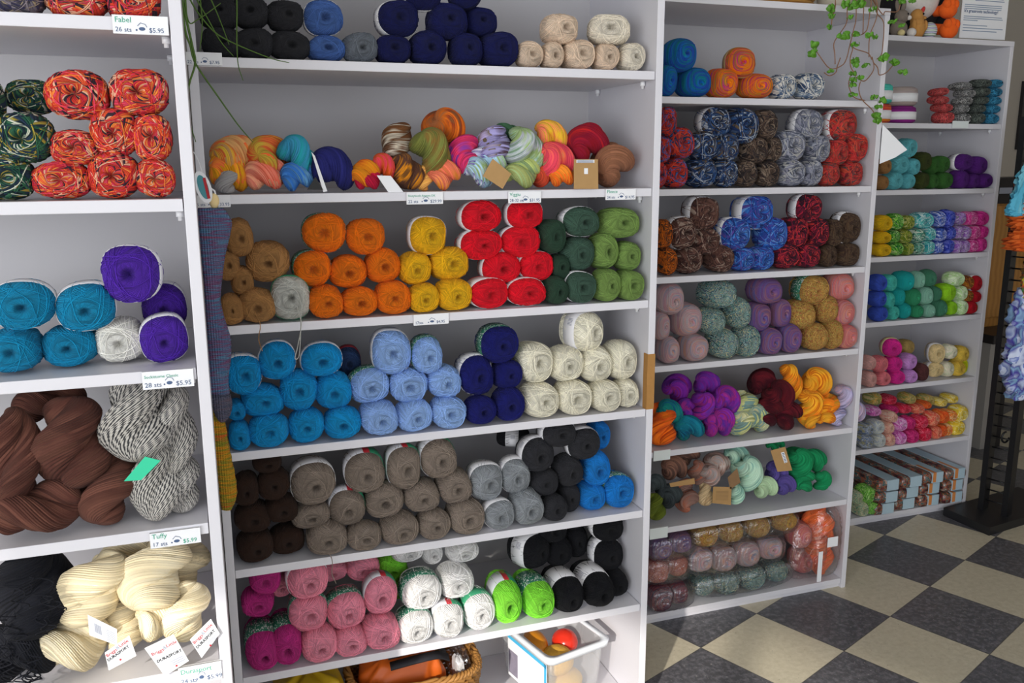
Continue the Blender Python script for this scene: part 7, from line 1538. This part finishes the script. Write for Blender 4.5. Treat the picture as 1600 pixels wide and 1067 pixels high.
for s in (-1, 1): MB().sphere((.004+s*.014, .004, .108), (.009, .006, .024), 12, 10, Matrix.Rotation(s*.3, 3, 'Y')).build('ear', GREY, o, True)
MB().sphere((.024, -.02, .068), (.011, .01, .009), 12, 8).build('muzzle', WHT, o, True); MB().sphere((.014, -.026, .08), .0035, 8, 6).build('eye', BLK, o, True)
MB().sphere((.036, -.026, .016), (.017, .018, .016), 14, 10).build('foot', WHT, o, True); MB().sphere((-.014, -.03, .012), (.012, .014, .012), 12, 8).build('foot', plain('cream_felt', 'd8c890', .9), o, True)
t = NT('striped_knit'); tc = t.n('ShaderNodeTexCoord'); w = t.n('ShaderNodeTexWave', bands_direction='Z'); w.inputs['Scale'].default_value = 22; w.inputs['Distortion'].default_value = 1.2; t.l(tc.outputs['Object'], w.inputs[0]); rp = t.n('ShaderNodeValToRGB'); rp.color_ramp.interpolation = 'CONSTANT'; e = rp.color_ramp.elements; e.new(.5); e.new(.7)
for i, (p, c) in enumerate(((0, 'd8dcd4'), (.3, '6a9a4a'), (.55, '4a5a9a'), (.75, 'c8c0d8'))): e[i].position = p; e[i].color = lin(c)
t.l(w.outputs[1], rp.inputs[0]); t.bsdf(rp.outputs[0], .9); STR = t.m
o = MB().sphere((0, 0, .03), (.028, .024, .03), 20, 14).build('knitted_egg', STR, None, True, (2.62, 2.735, TOPD+.0)); tag(o, 'striped green and white knitted ball between the brown animal and the orange feet', 'toy')
o = obj('sign_holder', None, None, (2.885, 2.75, TOPD)); tag(o, 'white printed sheet in a clear stand at the right end of the top', 'sign')
t = NT('clear_acrylic'); tr = t.n('ShaderNodeBsdfTransparent'); gl = t.n('ShaderNodeBsdfGlossy'); gl.inputs['Roughness'].default_value = .05; mx = t.n('ShaderNodeMixShader'); mx.inputs[0].default_value = .1; t.l(tr.outputs[0], mx.inputs[1]); t.l(gl.outputs[0], mx.inputs[2]); t.l(mx.outputs[0], t.out.inputs[0]); ACR = t.m
MB().box(-.1, .105, -.035, .05, 0, .003).box(-.115, .12, -.004, -.001, .0, .29).build('acrylic_stand', ACR, o)
SH = MB().box(-.112, .116, -.0065, -.0045, .012, .285).build('printed_sheet', PAPER, o)
R_ = Matrix.Rotation(PI/2, 4, 'X')
def sat(px, pz): m_ = R_.copy(); m_.translation = (px, -.0069, pz); return m_
text('lettering', "It's grassroots technology!", .0158, INKB, SH, sat(-.1, .106), bold=True)
mb = MB()
for z, x0, x1 in ((.165, -.05, .085), (.157, -.05, .09), (.149, -.05, .095), (.132, -.1, .085), (.125, -.1, .085), (.118, -.1, .083), (.090, -.1, .09), (.083, -.1, .095), (.076, -.1, -.03), (.058, -.1, .02), (.048, -.1, .1), (.038, -.1, .07), (.19, -.1, .09), (.2, -.1, .09), (.21, -.1, .05), (.24, -.06, .06)):
    mb.add([(x0, -.0068, z), (x1, -.0068, z), (x1, -.0068, z+.003), (x0, -.0068, z+.003)], [(0, 1, 2, 3)])
mb.build('small_print', plain('pale_blue_print', '8a9ab0', .7), SH)
# ------------------------------------------------------------------ clear bin, basket and bags on the floor shelf of the central bookcase
zB = UNITS['B']['z'][6]
t = NT('frosted_clear_plastic'); tr = t.n('ShaderNodeBsdfTransparent'); df = t.n('ShaderNodeBsdfPrincipled'); df.inputs['Base Color'].default_value = lin('eef0f2'); df.inputs['Roughness'].default_value = .25; mx = t.n('ShaderNodeMixShader'); mx.inputs[0].default_value = .2; t.l(tr.outputs[0], mx.inputs[1]); t.l(df.outputs[0], mx.inputs[2]); t.l(mx.outputs[0], t.out.inputs[0]); FROST = t.m
o = obj('plastic_bin', None, None, (.768, 1.905, zB)); o.rotation_euler = (0, 0, .23); tag(o, 'clear plastic storage bin with a printed side label, beside the wicker basket', 'bin')
def tray(x0, x1, y0, y1, z0, z1, th, tp):
    mb = MB()
    def ring(x0, x1, y0, y1, z, r=.02, n=5):
        p = []
        for (cx, cy, a0) in ((x1-r, y1-r, 0), (x0+r, y1-r, PI/2), (x0+r, y0+r, PI), (x1-r, y0+r, 1.5*PI)):
            for k in range(n): a = a0+PI/2*k/(n-1); p.append((cx+r*math.cos(a), cy+r*math.sin(a), z))
        return p
    rs = [ring(x0+tp, x1-tp, y0+tp, y1-tp, z0), ring(x0, x1, y0, y1, z1), ring(x0+th, x1-th, y0+th, y1-th, z1), ring(x0+tp+th, x1-tp-th, y0+tp+th, y1-tp-th, z0+th)]
    n = len(rs[0]); v = sum(rs, []); f = [(i*n+k, i*n+(k+1) % n, (i+1)*n+(k+1) % n, (i+1)*n+k) for i in range(3) for k in range(n)]+[tuple(range(n))[::-1], tuple(3*n+k for k in range(n))]
    return mb.add(v, f)
tray(0, .184, 0, .26, 0.001, .162, .002, .012).build('bin_body', FROST, o, True)
def rrect(x0, x1, y0, y1, z, r=.024, n=5):
    return [(cx+r*math.cos(a0+PI/2*k/(n-1)), cy+r*math.sin(a0+PI/2*k/(n-1)), z) for (cx, cy, a0) in ((x1-r, y1-r, 0), (x0+r, y1-r, PI/2), (x0+r, y0+r, PI), (x1-r, y0+r, 1.5*PI)) for k in range(n)]
rs = [rrect(-.01, .194, -.01, .27, .15), rrect(-.012, .196, -.012, .272, .166), rrect(.004, .18, .004, .256, .166), rrect(.004, .18, .004, .256, .162), rrect(-.006, .19, -.006, .266, .15)]
n = len(rs[0]); mb = MB().add(sum(rs, []), [(i*n+k, i*n+(k+1) % n, ((i+1) % 5)*n+(k+1) % n, ((i+1) % 5)*n+k) for i in range(5) for k in range(n)])
mb.build('rim', plain('milky_plastic', 'dfe3e8', .25), o, True)
lb = MB().box(-.0035, -.0012, .012, .2, .02, .142).build('printed_label', PAPER, o)
MB().box(-.0042, -.0036, .012, .2, .132, .142).box(-.0042, -.0036, .012, .022, .02, .142).build('blue_border', plain('cyan_print', '4ab4e0', .5), lb); MB().box(-.0042, -.0036, .15, .195, .03, .1).build('grey_picture', plain('grey_picture_print', '8a8494', .6, .5, 60), lb)
MUST, GOLD, REDG = YM['yellow'], plain('gold_mesh_ball', 'd8a63c', .6, .5, 120, .8), plain('shiny_red_plastic', 'd8301c', .22)
R3 = Matrix.Rotation(.23, 3, 'Z'); bo = Vector((.768, 1.905, zB))
for nm, p, r, mt, lab in (('craft_ball', (.075, .075, .1), (.046, .046, .04), GOLD, 'gold netted ball in front inside the clear bin'), ('craft_gourd', (.055, .15, .12), (.032, .055, .03), plain('amber_plastic', 'd88a1c', .35, .2, 30), 'amber oval craft piece at the back left inside the clear bin'), ('craft_ornament', (.13, .115, .118), (.036, .04, .034), REDG, 'shiny red ornament at the right inside the clear bin'), ('craft_ball', (.09, .075, .036), (.06, .05, .032), plain('tan_stuffing', 'd8b060', .8, .3, 60), 'tan filling seen through the front wall of the clear bin')):
    o = MB().sphere((0, 0, 0), r, 24, 16).build(nm, mt, None, True, bo+R3 @ Vector(p)); tag(o, lab, 'craft supply')
WICK = plain('wicker_cane', 'a8763a', .6, .5, 50)
o = obj('wicker_basket', None, None, (.43, 2.03, zB+.008)); tag(o, 'wicker basket with orange bag inside, at the bottom edge of the photo', 'basket')
mb = MB(); random.seed(4)
W_, D_ = .165, .12
for lay in range(12):
    z = .006+lay*.0125; k = .86+.14*lay/11
    pts = []
    for q in range(65):
        a = 2*PI*q/64; s = lambda v: math.copysign(abs(v)**.5, v)
        wv = .004*(1 if (q+lay) % 2 else -1)
        pts.append(((W_*k+wv)*s(math.cos(a)), (D_*k+wv)*s(math.sin(a)), z))
    mb.tube(pts, .0062, 6)
mb.box(-W_*.8, W_*.8, -D_*.8, D_*.8, .0, .008); mb.build('woven_side', WICK, o, True)
mb = MB()
for ph in (0, 2.1, 4.2):
    pts = []
    for q in range(129):
        a = 2*PI*q/128; s = lambda v: math.copysign(abs(v)**.5, v)
        pts.append(((W_+.006*math.cos(a*26+ph))*s(math.cos(a)), (D_+.006*math.cos(a*26+ph))*s(math.sin(a)), .156+.006*math.sin(a*26+ph)))
    mb.tube(pts, .005, 6)
mb.build('braided_rim', WICK, o, True)
def cloth_bag(name, c, h, mat, seed, parent=None):
    r = np.random.RandomState(seed); V = []; n, m = 56, 30; ph = r.uniform(0, 6, 6)
    for i in range(m+1):
        a = -PI/2+PI*i/m
        for k in range(n):
            q = 2*PI*k/n; s = lambda v, e: math.copysign(abs(v)**e, v)
            w = 1+.05*math.sin(5*q+ph[0]+2*a)+.035*math.sin(11*q+ph[1]-5*a)+.03*math.sin(7*a+ph[2]+q)
            V.append((c[0]+h[0]*s(math.cos(a), .5)*s(math.cos(q), .55)*w, c[1]+h[1]*s(math.cos(a), .5)*s(math.sin(q), .55)*w, c[2]+h[2]*s(math.sin(a), .6)*(1+.04*math.sin(6*q+ph[3]))))
    F = [(i*n+k, i*n+(k+1) % n, (i+1)*n+(k+1) % n, (i+1)*n+k) for i in range(m) for k in range(n)]
    return obj(name, mesh(name, V, F, mat, True), parent)
ORB = plain('orange_nylon', 'e0681c', .45, .12, 14, .3); YEB = plain('mustard_nylon', 'c8a41c', .45, .15, 14, .3); STRAP = plain('black_webbing', '24242a', .7)
o = obj('orange_bag', None, None, (.40, 2.03, zB+.012)); tag(o, 'orange fabric bag with dark straps lying in the wicker basket', 'bag')
cloth_bag('bag_body', (0, 0, .1), (.105, .072, .09), ORB, 3, o)
mb = MB()
for dy, r_ in ((-.05, .0), (-.02, .012)):
    P_ = smooth_line([(-.04, dy-.03, .185+r_), (.02, dy-.045, .2+r_), (.08, dy-.03, .192+r_), (.118, dy, .16)], 6); n = len(P_)
    v = [(p.x, p.y-.008, p.z) for p in P_]+[(p.x, p.y+.008, p.z+.012) for p in P_]+[(p.x, p.y-.008, p.z+.003) for p in P_]+[(p.x, p.y+.008, p.z+.015) for p in P_]
    mb.add(v, [(k, k+1, n+k+1, n+k) for k in range(n-1)]+[(3*n+k, 3*n+k+1, 2*n+k+1, 2*n+k) for k in range(n-1)]+[(k, 2*n+k, 2*n+k+1, k+1) for k in range(n-1)]+[(n+k+1, 3*n+k+1, 3*n+k, n+k) for k in range(n-1)])
mb.build('strap', STRAP, o, True)
o = obj('crumpled_wrapper', None, None, (.548, 2.0, zB+.12)); tag(o, 'crumpled clear wrapper in the right corner of the wicker basket', 'wrapper')
cloth_bag('film', (0, 0, .02), (.024, .05, .05), FILM, 8, o); cloth_bag('white_card', (0, .0, .01), (.012, .03, .035), PAPER, 9, o)
o = obj('yellow_bag', None, None, (.165, 2.0, zB+.008)); tag(o, 'mustard yellow fabric bag left of the wicker basket at the bottom edge', 'bag')
cloth_bag('bag_body', (0, 0, .1), (.085, .1, .1), YEB, 5, o)
# ------------------------------------------------------------------ black ladder rack with scarves
RK = plain('black_metal', '131316', .38, .2, 20); RKB = plain('black_painted_board', '1d1d20', .45, .5, 50)
o = obj('display_rack', None, None, (3.05, 2.55, 0)); tag(o, 'black ladder-like display rack on a square black base, hung with scarves', 'display rack')
F_ = Vector((2.853, 2.437)); ud = Vector((.989, .147)); vd = Vector((-.045, .999))
def q2(a, b): p = F_+ud*a+vd*b; return (p.x-3.05, p.y-2.55)
MB().prism([q2(0, 0), q2(.5, 0), q2(.5, .222), q2(0, .222)], 0, .034).build('base', RKB, o)
pa, pb = Vector((2.992, 2.60)), Vector((3.022, 2.512)); dd = (pb-pa).normalized(); nn = Vector((-dd.y, dd.x))
def post(p):
    c = [p+dd*.011+nn*.024, p-dd*.011+nn*.024, p-dd*.011-nn*.024, p+dd*.011-nn*.024]
    return MB().prism([(a.x-3.05, a.y-2.55) for a in c], .034, 1.62)
for p in (pa, pb): post(p).build('post', RK, o)
for k in range(34):
    z = .075+k*.046; MB().tube([(pa.x-3.05, pa.y-2.55, z), (pb.x-3.05, pb.y-2.55, z)], .0032, 7).build('rung', RK, o, True)
MB().tube([(pa.x-3.05+dd.x*.04, pa.y-2.55+dd.y*.04-.02, .38+.02*0)]+[(pa.x-3.05+dd.x*.04-.02*math.sin(a), pa.y-2.55+dd.y*.04-.02, .36+.022*math.cos(a)) for a in [x*.35 for x in range(0, 14)]], .004, 7).build('hook', RK, o, True)
def ruffle(name, label, pts, r, cols, seed, bump=.35, style='v', kind='tube'):
    rr = np.random.RandomState(seed); P_ = smooth_line([(a-.028, b-.012, c) for a, b, c in pts], 10); n = 26; r = r*1.2; V = []
    m = len(P_)
    for i, p in enumerate(P_):
        w = min(1, .45+i/4, .3+(m-1-i)/3)
        for k in range(n):
            q = 2*PI*k/n
            if kind == 'tube': b = 1+bump*math.sin(5*q+i*1.7)*math.sin(i*1.3+3*q)+.12*rr.randn()
            else: b = 1+bump*math.sin(6*q+.35*i+math.sin(i*.6))+.04*rr.randn()
            V.append((p.x+r*w*b*math.cos(q), p.y+r*.6*w*b*math.sin(q), p.z))
    F = [(i*n+k, i*n+(k+1) % n, (i+1)*n+(k+1) % n, (i+1)*n+k) for i in range(m-1) for k in range(n)]+[tuple(range(n)), tuple((m-1)*n+k for k in range(n))[::-1]]
    uv = []
    for i in range(m-1):
        for k in range(n): uv += [(k/n, i/m), ((k+1)/n, i/m), ((k+1)/n, (i+1)/m), (k/n, (i+1)/m)]
    uv += [(0, 0)]*(2*n)
    c = P_[0]; V = [(a-c.x, b-c.y, z-c.z) for a, b, z in V]
    o = obj(name, mesh(name, V, F, yarn_mat('scarf_'+str(seed), cols, style, 13), True, dict(wa=uv, wb=uv)), None, c); tag(o, label, 'scarf', 'scarves hanging on the black rack'); return o
ruffle('bobble_scarf', 'turquoise bobbly scarf hanging highest on the black rack', [(2.99, 2.45, 1.6), (2.94, 2.45, 1.52), (2.885, 2.46, 1.40), (2.85, 2.46, 1.3), (2.845, 2.46, 1.255)], .031, ['5ab0cc', '7cc8dc', '4a9cbc'], 21, .3, 'v')
ruffle('pompom_scarf', 'rust orange pompom scarf below the turquoise one', [(2.96, 2.47, 1.42), (2.935, 2.47, 1.32), (2.915, 2.465, 1.25), (2.90, 2.46, 1.18), (2.90, 2.46, 1.125)], .056, ['c4541c', 'd8682c', 'a8441c'], 22, .35, 't')
ruffle('patchwork_scarf', 'multicolour green, red and yellow scarf at the right photo edge', [(2.99, 2.45, 1.2), (2.965, 2.45, 1.1), (2.955, 2.45, 1.04), (2.955, 2.45, .97), (2.97, 2.45, .93)], .036, ['3a9a5a', 'd8503c', 'd8c02c', '3a8ab4', '7a5a2c'], 23, .15, 'h')
ruffle('ribbon_scarf', 'blue and white ruffled ribbon scarf, lowest on the black rack', [(2.985, 2.46, .99), (2.965, 2.455, .93), (2.945, 2.45, .86), (2.955, 2.45, .78), (2.945, 2.45, .72), (2.94, 2.45, .66), (2.97, 2.45, .6), (2.985, 2.45, .55)], .056, ['6a78b4', 'b4c0dc', '4a3c9c', '8ab0cc', '5a60a4', 'c8d0e4'], 24, .3, 'h', 'ruf')
# ------------------------------------------------------------------ desk, wooden cupboard and frames beyond the farthest bookcase
DK = plain('dark_desk_paint', '201d20', .4); PGY = plain('grey_panel', 'a39f9a', .6); t = NT('orange_pine'); tc = t.n('ShaderNodeTexCoord'); w = t.n('ShaderNodeTexWave', bands_direction='X'); w.inputs['Scale'].default_value = 9; w.inputs['Distortion'].default_value = 4; w.inputs['Detail'].default_value = 3; t.l(tc.outputs['Object'], w.inputs[0]); t.bsdf(t.mix(w.outputs[1], lin('a87434'), lin('b98440')), .45); PINE = t.m
o = obj('desk', None, None, (3.98, 3.42, 0)); o.rotation_euler = (0, 0, .1); tag(o, 'dark-topped desk with grey side panel behind the farthest bookcase', 'desk')
MB().box(-.32, .5, -.15, .35, .555, .6, .004).build('desk_top', DK, o)
for x in (-.2, .44): MB().box(x-.028, x+.028, -.14, -.085, 0, .555).build('leg', DK, o)
MB().box(-.31, -.23, -.13, .33, 0, .555).build('side_panel', PGY, o)
MB().box(-.17, .42, .2, .22, .12, .555).build('modesty_panel', PGY, o)
o = obj('wooden_cupboard', None, None, (3.98, 3.55, .6)); o.rotation_euler = (0, 0, .1); tag(o, 'orange-brown wooden cupboard standing on the dark desk', 'cupboard')
MB().box(-.3, .5, -.1, .18, .0, .64, .003).build('cupboard_body', PINE, o); MB().box(-.295, .09, -.112, -.1, .05, .63, .003).build('door', PINE, o); MB().box(.1, .495, -.112, -.1, .05, .63, .003).build('door', PINE, o)
MB().sphere((.07, -.122, .33), .012, 12, 8).build('knob', RK, o, True)
o = obj('black_box', None, None, (3.93, 3.5, 1.24)); tag(o, 'black box with pale print on top of the wooden cupboard', 'box')
MB().box(-.16, .2, -.08, .1, 0, .13, .003).build('box_body', DK, o); MB().box(-.12, .1, -.0815, -.08, .05, .08).build('pale_print', INKGR, o)
def wallthing(name, a, z, w, h, label, inner):
    p = rm(a, W0-.001, z); o = obj(name, None, None, p); o.rotation_euler = (0, 0, RA); tag(o, label, 'picture')
    mb = MB(); mb.box(-w/2, w/2, -.02, 0, -h/2, -h/2+.025).box(-w/2, w/2, -.02, 0, h/2-.025, h/2).box(-w/2, -w/2+.025, -.02, 0, -h/2+.025, h/2-.025).box(w/2-.025, w/2, -.02, 0, -h/2+.025, h/2-.025); mb.build('frame', DK, o); MB().box(-w/2+.02, w/2-.02, -.01, -.004, -h/2+.02, h/2-.02).build('picture', inner, o)
pic = plain('dark_print', '4a443c', .5, .8, 20)
wallthing('picture_frame', 6.4, 1.73, .36, .42, 'dark framed print on the grey wall at the right photo edge', pic)
# ------------------------------------------------------------------ light: sun and daylight through the shop windows
def light(name, ty, loc, d, **k):
    l = bpy.data.lights.new(name, ty)
    for a, v in k.items(): setattr(l, a, v)
    o = bpy.data.objects.new(name, l); COL.objects.link(o); o.location = loc; o.rotation_euler = Vector(d).to_track_quat('-Z', 'Y').to_euler(); return o
light('sun', 'SUN', (-4, -4, 4), (.664, .748, -.38), energy=2.7, angle=.02, color=(1, .94, .85))
light('daylight_shopfront', 'AREA', rm(L0+.02, (W1+.75)/2, (.35+HEAD)/2), E1, energy=75, shape='RECTANGLE', size=2.9, size_y=HEAD-.35, color=(.93, .96, 1))
light('daylight_window', 'AREA', rm(-.2, W1+.03, 1.4), E2, energy=30, shape='RECTANGLE', size=4.7, size_y=1.75, color=(.95, .97, 1))
wd = bpy.data.worlds.new('world'); SC.world = wd; wd.use_nodes = True
bg = wd.node_tree.nodes['Background']; bg.inputs[0].default_value = (.75, .85, 1, 1); bg.inputs[1].default_value = .6
# ------------------------------------------------------------------ camera
cam = bpy.data.cameras.new('camera'); cam.sensor_width = 36; cam.lens = 1368.12/1600*36; cam.clip_start = .05
co = bpy.data.objects.new('camera', cam); COL.objects.link(co)
FWv, UPv, RTv = Vector((.32348405, .92431371, -.20249007)), Vector((.07067229, .18979746, .97927644)), Vector((.94359075, -.33109075, -.00392692))
M = Matrix((RTv, UPv, -FWv)).transposed().to_4x4(); M.translation = (0, 0, 1.4648); co.matrix_world = M
SC.camera = co
SC.view_settings.view_transform = 'Standard'; SC.view_settings.look = 'None'; SC.view_settings.gamma = 1; SC.view_settings.use_curve_mapping = False
SC.view_settings.exposure = 0.48
SC.cycles.use_denoising = True
SC.cycles.max_bounces = 7; SC.cycles.transparent_max_bounces = 12; SC.cycles.caustics_reflective = False; SC.cycles.caustics_refractive = False; SC.cycles.sample_clamp_indirect = 4
